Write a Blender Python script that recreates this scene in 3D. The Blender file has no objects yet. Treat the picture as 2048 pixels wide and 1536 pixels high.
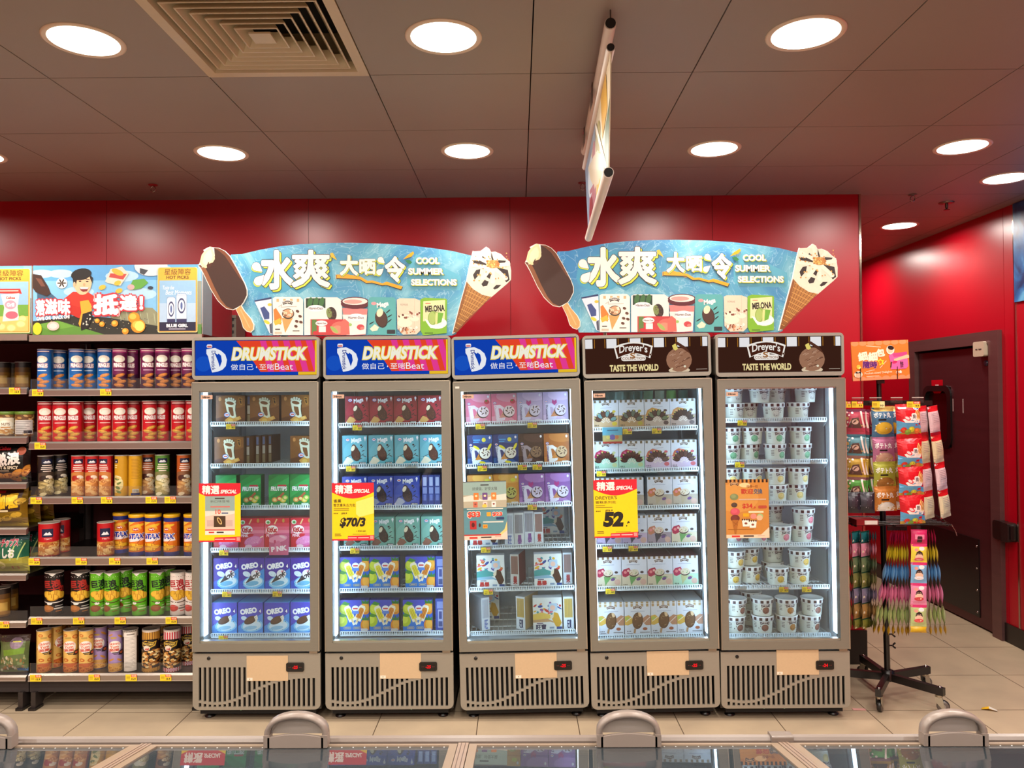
import bpy, math, random
from mathutils import Vector, Matrix
from mathutils.geometry import tessellate_polygon

SC = bpy.context.scene
COL = SC.collection
RND = random.Random(7)

# ------------------------------------------------------------------ camera, world, exposure
FPX = 1545.0                                   # focal length in pixels of the 2048 x 1536 frame
CAM = Vector((0.0, 0.0, 1.60))
YAW, PITCH, ROLL = math.atan(12 / FPX), math.atan(24 / FPX), 0.0063
FWD = Vector((-math.sin(YAW) * math.cos(PITCH), math.cos(YAW) * math.cos(PITCH), math.sin(PITCH)))
_r0 = Vector((math.cos(YAW), math.sin(YAW), 0))
_u0 = _r0.cross(FWD)
RIGHT = _r0 * math.cos(ROLL) - _u0 * math.sin(ROLL)
UP = _u0 * math.cos(ROLL) + _r0 * math.sin(ROLL)
cam_data = bpy.data.cameras.new('camera')
cam_data.sensor_width = 36
cam_data.lens = 36 * FPX / 2048
cam_data.clip_start = 0.05
cam = bpy.data.objects.new('camera', cam_data)
COL.objects.link(cam)
mw = Matrix((RIGHT, UP, -FWD)).transposed().to_4x4()
mw.translation = CAM
cam.matrix_world = mw
SC.camera = cam

world = bpy.data.worlds.new('world')
SC.world = world
world.use_nodes = True
world.node_tree.nodes['Background'].inputs[0].default_value = (0.9, 0.85, 0.8, 1)
world.node_tree.nodes['Background'].inputs[1].default_value = 0.05

SC.view_settings.view_transform = 'Standard'
SC.view_settings.look = 'None'
SC.view_settings.gamma = 1
SC.view_settings.use_curve_mapping = False
SC.view_settings.exposure = 0.0
cy = SC.cycles
cy.max_bounces = 7
cy.diffuse_bounces = 4
cy.glossy_bounces = 3
cy.transmission_bounces = 4
cy.transparent_max_bounces = 16
cy.caustics_reflective = False
cy.caustics_refractive = False
cy.use_denoising = True
cy.sample_clamp_indirect = 4.0

LAMP_W = 15.5          # one ceiling downlight, watts
LAMP_E = 7.0           # glow of its diffuser
LED_E = 11.0            # glow of the freezer light strips
SIGN_E = 0.85          # glow of the lit freezer headers


def at(px, py, y):
    """the point at depth y that the photograph shows at pixel (px, py)"""
    d = FWD + RIGHT * ((px - 1024) / FPX) - UP * ((py - 768) / FPX)
    return CAM + d * (y / d.y)


def at_x(px, py, x):
    d = FWD + RIGHT * ((px - 1024) / FPX) - UP * ((py - 768) / FPX)
    return CAM + d * (x / d.x)


def at_z(px, py, z):
    d = FWD + RIGHT * ((px - 1024) / FPX) - UP * ((py - 768) / FPX)
    return CAM + d * ((z - CAM.z) / d.z)


# ------------------------------------------------------------------ materials
def lin(h):
    if not isinstance(h, str):
        return tuple(h)
    out = []
    for i in (0, 2, 4):
        c = int(h[i:i + 2], 16) / 255
        out.append(c / 12.92 if c <= 0.04045 else ((c + 0.055) / 1.055) ** 2.4)
    return tuple(out)


MATS = {}


def _new(name):
    m = bpy.data.materials.new(name)
    m.use_nodes = True
    nt = m.node_tree
    nt.nodes.clear()
    out = nt.nodes.new('ShaderNodeOutputMaterial')
    return m, nt, out


def pbr(name, rough=0.5, metal=0.0, spec=0.5, grain=0.0, gscale=40.0, bump=0.0, stretch=(1, 1, 1), coat=0.0, alpha=1.0):
    """printed or painted surface: its colour is the per-face colour of the mesh, with a fine procedural grain"""
    m, nt, out = _new(name)
    N = nt.nodes.new
    p = N('ShaderNodeBsdfPrincipled')
    p.inputs['Roughness'].default_value = rough
    p.inputs['Metallic'].default_value = metal
    p.inputs['Specular IOR Level'].default_value = spec
    p.inputs['Coat Weight'].default_value = coat
    p.inputs['Alpha'].default_value = alpha
    at_ = N('ShaderNodeAttribute')
    at_.attribute_name = 'Col'
    L = nt.links.new
    if grain or bump:
        tc = N('ShaderNodeTexCoord')
        mp = N('ShaderNodeMapping')
        mp.inputs['Scale'].default_value = stretch
        L(tc.outputs['Object'], mp.inputs['Vector'])
        no = N('ShaderNodeTexNoise')
        no.inputs['Scale'].default_value = gscale
        no.inputs['Detail'].default_value = 4
        L(mp.outputs[0], no.inputs['Vector'])
        mr = N('ShaderNodeMapRange')
        mr.inputs['From Min'].default_value = 0.25
        mr.inputs['From Max'].default_value = 0.75
        mr.inputs['To Min'].default_value = 1 - grain
        mr.inputs['To Max'].default_value = 1 + grain
        L(no.outputs['Fac'], mr.inputs['Value'])
        mx = N('ShaderNodeVectorMath')
        mx.operation = 'SCALE'
        L(at_.outputs['Color'], mx.inputs[0])
        L(mr.outputs[0], mx.inputs['Scale'])
        L(mx.outputs[0], p.inputs['Base Color'])
        if bump:
            b = N('ShaderNodeBump')
            b.inputs['Strength'].default_value = bump
            b.inputs['Distance'].default_value = 0.002
            L(no.outputs['Fac'], b.inputs['Height'])
            L(b.outputs[0], p.inputs['Normal'])
    else:
        L(at_.outputs['Color'], p.inputs['Base Color'])
    L(p.outputs[0], out.inputs[0])
    MATS[name] = m
    return m


def glow(name, strength):
    m, nt, out = _new(name)
    e = nt.nodes.new('ShaderNodeEmission')
    a = nt.nodes.new('ShaderNodeAttribute')
    a.attribute_name = 'Col'
    e.inputs['Strength'].default_value = strength
    nt.links.new(a.outputs['Color'], e.inputs['Color'])
    nt.links.new(e.outputs[0], out.inputs[0])
    MATS[name] = m


def pane(name, tint, ior, rough=0.0, body=0.0, gain=1.0):
    """clear sheet: transparent, with a Fresnel reflection and a little of its own milky body"""
    m, nt, out = _new(name)
    N, L = nt.nodes.new, nt.links.new
    tr = N('ShaderNodeBsdfTransparent')
    tr.inputs[0].default_value = (*tint, 1)
    gl = N('ShaderNodeBsdfGlossy')
    gl.inputs['Roughness'].default_value = rough
    fr = N('ShaderNodeFresnel')
    fr.inputs['IOR'].default_value = ior
    mx = N('ShaderNodeMixShader')
    g = N('ShaderNodeMath')
    g.operation = 'MULTIPLY'
    g.use_clamp = True
    g.inputs[1].default_value = gain
    L(fr.outputs[0], g.inputs[0])
    L(g.outputs[0], mx.inputs[0])
    base = tr
    if body:
        df = N('ShaderNodeBsdfDiffuse')
        a = N('ShaderNodeAttribute')
        a.attribute_name = 'Col'
        L(a.outputs['Color'], df.inputs[0])
        m2 = N('ShaderNodeMixShader')
        m2.inputs[0].default_value = body
        L(tr.outputs[0], m2.inputs[1])
        L(df.outputs[0], m2.inputs[2])
        base = m2
    L(base.outputs[0], mx.inputs[1])
    L(gl.outputs[0], mx.inputs[2])
    L(mx.outputs[0], out.inputs[0])
    MATS[name] = m


pbr('paper', 0.55, grain=0.03, gscale=90)
pbr('card', 0.38, grain=0.03, gscale=60)
pbr('gloss', 0.22, grain=0.02, gscale=30)
pbr('plastic', 0.3, grain=0.02, gscale=50)
pbr('matte', 0.8, grain=0.05, gscale=60)
pbr('foil', 0.28, metal=0.25, grain=0.10, gscale=45, bump=0.5)
pbr('steel', 0.34, metal=0.85, grain=0.05, gscale=30, stretch=(1, 1, 40))
pbr('lip', 0.3, metal=0.8, grain=0.05, gscale=20, stretch=(1, 1, 60))
pbr('chrome', 0.12, metal=1.0)
pbr('silver', 0.42, metal=0.35, grain=0.04, gscale=25, stretch=(1, 1, 30))
pbr('laminate', 0.32, spec=0.5, grain=0.04, gscale=2.0)
pbr('ceiling', 0.45, spec=0.4, grain=0.05, gscale=1.5)
pbr('wood', 0.6, grain=0.12, gscale=25, stretch=(1, 1, 0.1))
pbr('doorskin', 0.3, metal=0.55, grain=0.10, gscale=8, stretch=(1, 0.15, 3))
pbr('wrap', 0.3, grain=0.06, gscale=60)
pbr('translucent', 0.25, grain=0.02, alpha=0.72)
glow('lamp', LAMP_E)
glow('led', LED_E)
glow('lit', SIGN_E)
glow('digits', 1.3)
pane('glass', (0.93, 0.97, 0.96), 1.5, gain=1.0)
pane('lidglass', (0.86, 0.91, 0.93), 1.65, gain=1.3, body=0.10)
pane('acrylic', (0.97, 0.97, 0.97), 1.25, rough=0.05, body=0.02)
pane('smoke', (0.75, 0.75, 0.78), 1.4, rough=0.1, body=0.45)
pane('clearwrap', (0.9, 0.9, 0.9), 1.5, rough=0.12, body=0.12)


# ------------------------------------------------------------------ mesh builder
class MB:
    def __init__(s):
        s.v, s.f, s.c, s.m, s.s = [], [], [], [], []
        s.mats = []

    def mi(s, name):
        if name not in s.mats:
            s.mats.append(name)
        return s.mats.index(name)

    def add(s, verts, faces, col, mat='paper', smooth=False, M=None):
        b = len(s.v)
        s.v.extend(((M @ Vector(p)) if M else Vector(p)) for p in verts)
        k = s.mi(mat)
        multi = isinstance(col, list)
        for i, f in enumerate(faces):
            s.f.append([b + j for j in f])
            s.c.append(lin(col[i]) if multi else lin(col))
            s.m.append(k)
            s.s.append(smooth)

    def box(s, lo, hi, col, mat='paper', M=None):
        (x0, y0, z0), (x1, y1, z1) = lo, hi
        v = [(x0, y0, z0), (x1, y0, z0), (x1, y1, z0), (x0, y1, z0), (x0, y0, z1), (x1, y0, z1), (x1, y1, z1), (x0, y1, z1)]
        f = [(0, 1, 5, 4), (1, 2, 6, 5), (2, 3, 7, 6), (3, 0, 4, 7), (4, 5, 6, 7), (3, 2, 1, 0)]
        s.add(v, f, col, mat, False, M)

    def rbox(s, lo, hi, r, col, mat='paper', axis='y', n=4, M=None):
        """box with rounded corners around one axis"""
        (x0, y0, z0), (x1, y1, z1) = lo, hi
        if axis == 'y':
            s.prism(rrect(x0, z0, x1, z1, r, n), y0, y1, col, mat, 'y', M)
        elif axis == 'z':
            s.prism(rrect(x0, y0, x1, y1, r, n), z0, z1, col, mat, 'z', M)
        else:
            s.prism(rrect(y0, z0, y1, z1, r, n), x0, x1, col, mat, 'x', M)

    def prism(s, poly, d0, d1, col, mat='paper', axis='y', M=None):
        def q(p, d):
            return {'y': (p[0], d, p[1]), 'z': (p[0], p[1], d), 'x': (d, p[0], p[1])}[axis]
        n = len(poly)
        v = [q(p, d0) for p in poly] + [q(p, d1) for p in poly]
        tris = tessellate_polygon([[Vector((p[0], p[1], 0)) for p in poly]])
        f = [tuple(t) for t in tris] + [tuple(n + i for i in reversed(t)) for t in tris]
        f += [(i, (i + 1) % n, n + (i + 1) % n, n + i) for i in range(n)]
        s.add(v, f, col, mat, False, M)

    def lathe(s, prof, col, mat='paper', n=28, M=None, smooth=True, cap=True):
        """prof = [(radius, height)] about z; col one colour or one per band"""
        v, f, cs = [], [], []
        k = len(prof)
        for r, z in prof:
            for i in range(n):
                a = 2 * math.pi * i / n
                v.append((r * math.sin(a), -r * math.cos(a), z))
        for j in range(k - 1):
            for i in range(n):
                i2 = (i + 1) % n
                f.append((j * n + i, j * n + i2, (j + 1) * n + i2, (j + 1) * n + i))
                cs.append(col[j] if isinstance(col, list) else col)
        s.add(v, f, cs, mat, smooth, M)
        if cap:
            s.add(v[:n], [tuple(reversed(range(n)))], col[0] if isinstance(col, list) else col, mat, False, M)
            s.add(v[-n:], [tuple(range(n))], col[-1] if isinstance(col, list) else col, mat, False, M)

    def tube(s, pts, r, col, mat='plastic', n=8, M=None, closed=False):
        pts = [Vector(p) for p in pts]
        v, f = [], []
        k = len(pts)
        for i, p in enumerate(pts):
            a = pts[(i - 1) % k] if (i or closed) else p
            b = pts[(i + 1) % k] if (i < k - 1 or closed) else p
            t = (b - a).normalized()
            x = t.cross(Vector((0, 0, 1)))
            if x.length < 0.05:
                x = t.cross(Vector((0, 1, 0)))
            x.normalize()
            y = t.cross(x)
            rr = r[i] if isinstance(r, (list, tuple)) else r
            for j in range(n):
                q = 2 * math.pi * j / n
                v.append(p + x * (rr * math.cos(q)) + y * (rr * math.sin(q)))
        for i in range(k if closed else k - 1):
            for j in range(n):
                a, b = i * n, ((i + 1) % k) * n
                f.append((a + j, a + (j + 1) % n, b + (j + 1) % n, b + j))
        s.add(v, f, col, mat, True, M)
        if not closed:
            s.add(v[:n], [tuple(range(n))], col, mat, False, M)
            s.add(v[-n:], [tuple(range(n))], col, mat, False, M)

    def build(s, name, parent=None, M=None):
        me = bpy.data.meshes.new(name)
        me.from_pydata([tuple(p) for p in s.v], [], s.f)
        for k in s.mats:
            me.materials.append(MATS[k])
        me.polygons.foreach_set('material_index', s.m)
        me.polygons.foreach_set('use_smooth', s.s)
        ca = me.color_attributes.new('Col', 'FLOAT_COLOR', 'CORNER')
        buf = []
        for f, c in zip(s.f, s.c):
            buf.extend((c[0], c[1], c[2], 1.0) * len(f))
        ca.data.foreach_set('color', buf)
        me.validate()
        me.update()
        o = bpy.data.objects.new(name, me)
        COL.objects.link(o)
        if parent is not None:
            o.parent = parent
        if M is not None:
            o.matrix_local = M
        return o


def rrect(x0, y0, x1, y1, r, n=4, corners=(1, 1, 1, 1)):
    """rounded rectangle; corners = (x0y0, x1y0, x1y1, x0y1)"""
    out = []
    for k, (cx, cy_, a0) in enumerate(((x0, y0, 180), (x1, y0, 270), (x1, y1, 0), (x0, y1, 90))):
        if not corners[k]:
            out.append((cx, cy_))
            continue
        ox = cx + (r if k in (0, 3) else -r)
        oy = cy_ + (r if k in (0, 1) else -r)
        for i in range(n + 1):
            a = math.radians(a0 + 90 * i / n)
            out.append((ox + r * math.cos(a), oy + r * math.sin(a)))
    return out


def T(x=0, y=0, z=0, rz=0, rx=0, ry=0):
    return Matrix.Translation((x, y, z)) @ Matrix.Rotation(rz, 4, 'Z') @ Matrix.Rotation(ry, 4, 'Y') @ Matrix.Rotation(rx, 4, 'X')


# ------------------------------------------------------------------ printed artwork
_TXT = {}


def glyphs(body, bold):
    key = (body, bold)
    if key not in _TXT:
        cu = bpy.data.curves.new('lettering', 'FONT')
        cu.body = body
        cu.offset = bold
        cu.resolution_u = 3
        o = bpy.data.objects.new('lettering', cu)
        COL.objects.link(o)
        bpy.context.view_layer.update()
        ev = o.evaluated_get(bpy.context.evaluated_depsgraph_get())
        me = ev.to_mesh()
        vs = [(v.co.x, v.co.y) for v in me.vertices]
        polys = [[vs[i] for i in p.vertices] for p in me.polygons]
        ev.to_mesh_clear()
        bpy.data.objects.remove(o)
        bpy.data.curves.remove(cu)
        xs = [q[0] for p in polys for q in p] or [0, 1]
        ys = [q[1] for p in polys for q in p] or [0, 1]
        _TXT[key] = (polys, (min(xs), min(ys), max(xs), max(ys)))
    return _TXT[key]


def clip(poly, axis, lim, keep_less):
    out = []
    n = len(poly)
    for i in range(n):
        a, b = poly[i], poly[(i + 1) % n]
        ia = (a[axis] <= lim) if keep_less else (a[axis] >= lim)
        ib = (b[axis] <= lim) if keep_less else (b[axis] >= lim)
        if ia:
            out.append(a)
        if ia != ib:
            t = (lim - a[axis]) / (b[axis] - a[axis])
            out.append((a[0] + (b[0] - a[0]) * t, a[1] + (b[1] - a[1]) * t))
    return out


class Art:
    """prints flat shapes onto a surface. Canvas W x H units, y down. frame(u, v, lift) gives the point on the surface."""

    def __init__(s, mb, frame, W, H, mat='card', su=0, sv=0, lift=0.00002):
        s.mb, s.frame, s.W, s.H, s.mat, s.su, s.sv, s.lift = mb, frame, W, H, mat, su, sv, lift
        s.l = 0
        s.off = (0, 0, 1)

    def sub(s, x, y, k):
        """move the origin and scale what follows"""
        s.off = (x, y, k)
        return s

    def _emit(s, poly, col):
        for ax, lim, less in ((0, 0, False), (0, s.W, True), (1, 0, False), (1, s.H, True)):
            poly = clip(poly, ax, lim, less)
            if len(poly) < 3:
                return
        parts = [poly]
        for ax, st, size in ((0, s.su, s.W), (1, s.sv, s.H)):
            if not st:
                continue
            nxt = []
            d = size / st
            for p in parts:
                lo = min(q[ax] for q in p)
                hi = max(q[ax] for q in p)
                i0, i1 = int(lo / d), int(hi / d - 1e-9)
                if i1 <= i0:
                    nxt.append(p)
                    continue
                rest = p
                for i in range(i0, i1):
                    c = clip(rest, ax, (i + 1) * d, True)
                    rest = clip(rest, ax, (i + 1) * d, False)
                    if len(c) >= 3:
                        nxt.append(c)
                    if len(rest) < 3:
                        break
                if len(rest) >= 3:
                    nxt.append(rest)
            parts = nxt
        for p in parts:
            vs = [s.frame(x / s.W, y / s.H, s.l * s.lift) for x, y in p]
            s.mb.add(vs, [tuple(reversed(range(len(vs))))], col, s.mat)

    def _tr(s, pts):
        x, y, k = s.off
        return [(x + p[0] * k, y + p[1] * k) for p in pts]

    def poly(s, pts, col, convex=False):
        s.l += 1
        pts = s._tr(pts)
        if convex or len(pts) == 3:
            s._emit(pts, col)
        else:
            for t in tessellate_polygon([[Vector((p[0], p[1], 0)) for p in pts]]):
                s._emit([pts[i] for i in t], col)

    def rect(s, x0, y0, x1, y1, col):
        s.poly([(x0, y0), (x1, y0), (x1, y1), (x0, y1)], col, True)

    def bg(s, col):
        s.l += 1
        s._emit([(0, 0), (s.W, 0), (s.W, s.H), (0, s.H)], col)

    def ell(s, cx, cy_, rx, ry, col, rot=0, n=18, a0=0, a1=360):
        c, d = math.cos(math.radians(rot)), math.sin(math.radians(rot))
        pts = []
        m = n if a1 - a0 >= 360 else n + 1
        for i in range(m):
            a = math.radians(a0 + (a1 - a0) * i / n)
            x, y = rx * math.cos(a), ry * math.sin(a)
            pts.append((cx + x * c - y * d, cy_ + x * d + y * c))
        s.poly(pts, col, True)

    def rr(s, x0, y0, x1, y1, r, col):
        s.poly(rrect(x0, y0, x1, y1, r, 3), col, True)

    def line(s, pts, w, col):
        s.l += 1
        pts = s._tr(pts)
        w *= s.off[2]
        for a, b in zip(pts, pts[1:]):
            dx, dy = b[0] - a[0], b[1] - a[1]
            L = math.hypot(dx, dy) or 1
            nx, ny = -dy / L * w / 2, dx / L * w / 2
            s._emit([(a[0] + nx, a[1] + ny), (b[0] + nx, b[1] + ny), (b[0] - nx, b[1] - ny), (a[0] - nx, a[1] - ny)], col)

    def arc(s, cx, cy_, rx, ry, w, col, a0, a1, n=10):
        s.line([(cx + rx * math.cos(math.radians(a0 + (a1 - a0) * i / n)), cy_ + ry * math.sin(math.radians(a0 + (a1 - a0) * i / n))) for i in range(n + 1)], w, col)

    def dots(s, x0, y0, x1, y1, n, r, cols, seed=1, sq=0.6):
        R = random.Random(seed)
        for i in range(n):
            q = r * R.uniform(0.6, 1.3)
            s.ell(R.uniform(x0, x1), R.uniform(y0, y1), q, q * R.uniform(sq, 1), cols[i % len(cols)], R.uniform(0, 180), 7)

    def text(s, body, x0, y0, x1, y1, col, bold=0.0, shear=0.0, rot=0, edge=(), arch=0.0):
        """letters fitted to the rectangle; edge = [(colour, extra boldness)] drawn behind; rot turns the fitted line about the centre"""
        cjk = any(ord(ch) > 0x2e00 for ch in body)
        polys, (bx0, by0, bx1, by1) = glyphs(body, 0.0 if cjk else bold)
        cx, cy_ = (x0 + x1) / 2, (y0 + y1) / 2
        w, h = x1 - x0, y1 - y0
        if rot in (90, -90):
            w, h = h, w
        kx, ky = w / max(bx1 - bx0 + shear * (by1 - by0), 1e-6), h / max(by1 - by0, 1e-6)
        c, d = math.cos(math.radians(rot)), math.sin(math.radians(rot))

        def q(p):
            X = (p[0] - bx0 + shear * (p[1] - by0)) * kx - w / 2
            Y = -((p[1] - by0) * ky - h / 2)
            if arch:
                Y += arch * ((2 * X / w) ** 2 - 0.5) * h
            return (cx + X * c - Y * d, cy_ + X * d + Y * c)
        for ecol, extra in list(edge) + [(col, None)]:
            r = bold + (extra or 0)
            if not cjk:
                use, shifts = (polys if extra is None else glyphs(body, r)[0]), [(0, 0)]
            else:
                use = polys
                n = 0 if r <= 0.004 else 4 if r < 0.025 else 8
                shifts = [(0, 0)] + [(r * math.cos(2 * math.pi * (i + 0.5) / n), r * math.sin(2 * math.pi * (i + 0.5) / n)) for i in range(n)]
                if r > 0.07:
                    shifts += [(a * 0.55, b * 0.55) for a, b in shifts[1:]]
            for dx, dy in shifts:
                s.l += 1
                for p in use:
                    s._emit(s._tr([q((v[0] + dx, v[1] + dy)) for v in p]), ecol)


def flat(o, du, dv, n):
    o, du, dv, n = Vector(o), Vector(du), Vector(dv), Vector(n)
    return lambda u, v, l: o + du * u + dv * v + n * l


def front(x0, x1, z0, z1, y):
    """frame of an upright face that looks towards -y"""
    return flat((x0, y, z1), (x1 - x0, 0, 0), (0, 0, z0 - z1), (0, -1, 0))


def drum_frame(r0, r1, z0, z1, span):
    """frame on the front of an upright drum; r0 at the bottom, r1 at the top"""
    def fr(u, v, l):
        q = (u - 0.5) * span
        r = r1 + (r0 - r1) * v + l + 0.0005
        return Vector((r * math.sin(q), -r * math.cos(q), z1 + (z0 - z1) * v))
    return fr


# ------------------------------------------------------------------ objects
def tag(o, label=None, cat=None, group=None, kind=None):
    if label:
        o['label'] = label
    if cat:
        o['category'] = cat
    if group:
        o['group'] = group
    if kind:
        o['kind'] = kind
    return o


def empty(name, M, label=None, cat=None, group=None):
    o = bpy.data.objects.new(name, None)
    o.empty_display_size = 0.05
    COL.objects.link(o)
    o.matrix_world = M
    return tag(o, label, cat, group)


def structure(mb, name):
    return tag(mb.build(name), kind='structure')


KINDS = {}


def place(kind, M, label, cat, group=None):
    """the first one of a kind is built, each later one is a copy of it and of its parts"""
    if kind not in KINDS:
        o = MAKERS[kind[0]](*kind[1:])
        KINDS[kind] = o
    else:
        src = KINDS[kind]
        o = src.copy()
        COL.objects.link(o)
        for ch in src.children:
            c = ch.copy()
            COL.objects.link(c)
            c.parent = o
            for g in ch.children:
                d = g.copy()
                COL.objects.link(d)
                d.parent = c
    o.matrix_world = M
    for k in ('label', 'category', 'group'):
        if k in o:
            del o[k]
    return tag(o, label, cat, group)


MAKERS = {}
ORD = ['first', 'second', 'third', 'fourth', 'fifth', 'sixth', 'seventh', 'eighth', 'ninth', 'tenth', 'eleventh', 'twelfth', 'thirteenth', 'fourteenth', 'fifteenth', 'sixteenth']
# ------------------------------------------------------------------ the room
CEIL = 2.794
WALL_Y = 4.62
RIGHT_X = 3.14
RED = 'a20218'

# floor slabs: procedural stone with thin joints
m, nt, out = _new('floor_tiles')
N, L = nt.nodes.new, nt.links.new
p = N('ShaderNodeBsdfPrincipled')
geo = N('ShaderNodeTexCoord')
sep = N('ShaderNodeSeparateXYZ')
L(geo.outputs['Object'], sep.inputs[0])


def mth(op, a, b=None):
    n = N('ShaderNodeMath')
    n.operation = op
    for i, q in enumerate((a, b)):
        if q is None:
            continue
        if isinstance(q, (int, float)):
            n.inputs[i].default_value = q
        else:
            L(q, n.inputs[i])
    return n.outputs[0]


def joint(src, org, pitch):
    f = mth('FRACT', mth('DIVIDE', mth('SUBTRACT', src, org - pitch * 40), pitch))
    d = mth('MINIMUM', f, mth('SUBTRACT', 1.0, f))
    return mth('LESS_THAN', mth('MULTIPLY', d, pitch), 0.0022)


jt = mth('MAXIMUM', joint(sep.outputs[0], 1.752, 0.49), joint(sep.outputs[1], 3.943, 0.485))
no = N('ShaderNodeTexNoise')
no.inputs['Scale'].default_value = 3.5
no.inputs['Detail'].default_value = 8
L(geo.outputs['Object'], no.inputs['Vector'])
cr = N('ShaderNodeValToRGB')
cr.color_ramp.elements[0].position = 0.3
cr.color_ramp.elements[0].color = (*lin('9a8872'), 1)
cr.color_ramp.elements[1].position = 0.7
cr.color_ramp.elements[1].color = (*lin('ac987e'), 1)
L(no.outputs['Fac'], cr.inputs[0])
mx = N('ShaderNodeMix')
mx.data_type = 'RGBA'
L(jt, mx.inputs[0])
L(cr.outputs[0], mx.inputs[6])
mx.inputs[7].default_value = (*lin('4a3a2c'), 1)
L(mx.outputs[2], p.inputs['Base Color'])
p.inputs['Roughness'].default_value = 0.32
p.inputs['Specular IOR Level'].default_value = 0.4
L(p.outputs[0], out.inputs[0])
MATS['floor_tiles'] = m

b = MB()
b.box((-5.0, -4.5, -0.05), (RIGHT_X + 0.15, 8.0, 0.0), 'b09a80', 'floor_tiles')
structure(b, 'floor')

# ceiling: metal tiles with open joints, one tile left out for the air diffuser
TX0, TY0, TP = 0.055, 2.845, 0.598
b = MB()
for i in range(-9, 7):
    for j in range(-13, 10):
        x0, y0 = TX0 + i * TP, TY0 + (j - 1) * TP
        if i == -2 and j == 0:
            continue
        g = 0.0022
        lo, hi = (x0 + g, y0 + g, CEIL), (x0 + TP - g, y0 + TP - g, CEIL + 0.012)
        if lo[0] > RIGHT_X or y0 > 8:
            continue
        b.box(lo, (min(hi[0], RIGHT_X + 0.1), hi[1], hi[2]), '8d857d', 'ceiling')
b.box((-5.0, -4.6, CEIL + 0.25), (RIGHT_X + 0.3, 8.2, CEIL + 0.3), '151210', 'matte')
structure(b, 'ceiling')


def red_panels(b, x0, x1, y, seams, z0=0.0, z1=CEIL):
    xs = [x0] + [s for s in seams if x0 < s < x1] + [x1]
    for a, c in zip(xs, xs[1:]):
        b.box((a + 0.0012, y, z0), (c - 0.0012, y + 0.02, z1), RED, 'laminate')
    b.box((x0, y + 0.004, z0), (x1, y + 0.10, z1), '3a0408', 'matte')


CORNER_X = 2.052
b = MB()
red_panels(b, -5.0, CORNER_X - 0.008, WALL_Y, [-4.9, -3.69, at(213, 470, WALL_Y).x, at(617, 440, WALL_Y).x, at(1020, 440, WALL_Y).x, 1.17])
structure(b, 'wall_back')
b = MB()
b.box((CORNER_X - 0.10, WALL_Y + 0.10, 0), (CORNER_X, 8.0, CEIL), RED, 'laminate')
structure(b, 'wall_passage')
b = MB()
b.box((CORNER_X - 0.008, WALL_Y - 0.004, 0.0), (CORNER_X + 0.004, WALL_Y + 0.012, CEIL), 'b8a898', 'chrome')
structure(b, 'trim_1')
# right wall, with the door opening
DY0, DY1, DZ = 5.03, 6.17, 2.01
b = MB()
for y0, y1, z0, z1 in ((4.895, 4.998, 0, CEIL), (5.002, DY0, 0, CEIL), (DY0, DY1, DZ, CEIL), (DY1, 7.1, 0, CEIL), (7.104, 8.0, 0, CEIL), (-4.5, 4.885, 0, CEIL)):
    b.box((RIGHT_X, y0, z0), (RIGHT_X + 0.15, y1, z1), RED, 'laminate')
structure(b, 'wall_right')
b = MB()
b.box((RIGHT_X - 0.006, 4.883, 0.11), (RIGHT_X + 0.01, 4.897, CEIL), 'c0b0a4', 'chrome')
structure(b, 'trim_2')
b = MB()
b.box((CORNER_X, 7.9, 0), (RIGHT_X, 8.0, CEIL), RED, 'laminate')
structure(b, 'wall_far')
b = MB()
b.box((-5.1, -4.5, 0), (-5.0, WALL_Y, CEIL), '8a1018', 'laminate')
structure(b, 'wall_left')
b = MB()
b.box((-5.0, -4.6, 0), (RIGHT_X, -4.5, CEIL), 'b0a89c', 'laminate')
structure(b, 'wall_front')
b = MB()
b.box((-5.0, WALL_Y - 0.012, 0), (CORNER_X + 0.004, WALL_Y, 0.20), '14100e', 'plastic')
structure(b, 'baseboard_back')
b = MB()
b.box((RIGHT_X - 0.012, 4.3, 0), (RIGHT_X, DY0, 0.12), '16110f', 'plastic')
b.box((RIGHT_X - 0.012, DY1, 0), (RIGHT_X, 7.9, 0.12), '16110f', 'plastic')
structure(b, 'baseboard_right')

# ------------------------------------------------------------------ door in the right wall
X = RIGHT_X
b = MB()
fc = '6c4c4b'
b.box((X - 0.03, DY0, 0), (X + 0.12, DY0 + 0.10, DZ), fc, 'doorskin')
b.box((X - 0.03, DY1 - 0.09, 0), (X + 0.12, DY1, DZ), fc, 'doorskin')
b.box((X - 0.03, DY0 + 0.10, DZ - 0.085), (X + 0.12, DY1 - 0.09, DZ), fc, 'doorskin')
b.box((X + 0.10, DY0 + 0.10, 0), (X + 0.12, DY1 - 0.09, DZ - 0.085), '0a0606', 'matte')
fr = structure(b, 'door_frame')
la, lb = DY0 + 0.106, DY1 - 0.10
wy0, wy1, wz0, wz1 = 5.63, 5.99, 1.205, 1.645
b = MB()
sk = '542b2f'
x0, x1 = X + 0.0, X + 0.045
b.box((x0, la, 0.012), (x1, wy0, DZ - 0.10), sk, 'doorskin')
b.box((x0, wy1, 0.012), (x1, lb, DZ - 0.10), sk, 'doorskin')
b.box((x0, wy0, 0.012), (x1, wy1, wz0), sk, 'doorskin')
b.box((x0, wy0, wz1), (x1, wy1, DZ - 0.10), sk, 'doorskin')
leaf = structure(b, 'door_1')
b = MB()
outer = rrect(wy0 - 0.012, wz0 - 0.012, wy1 + 0.012, wz1 + 0.012, 0.075, 6)
inner = rrect(wy0 + 0.03, wz0 + 0.03, wy1 - 0.03, wz1 - 0.03, 0.05, 6)
n = len(outer)
ring = [(X - 0.012, *q) for q in outer] + [(X - 0.016, *q) for q in inner] + [(X + 0.03, *q) for q in inner] + [(X + 0.002, *q) for q in outer]
fs = []
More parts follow.
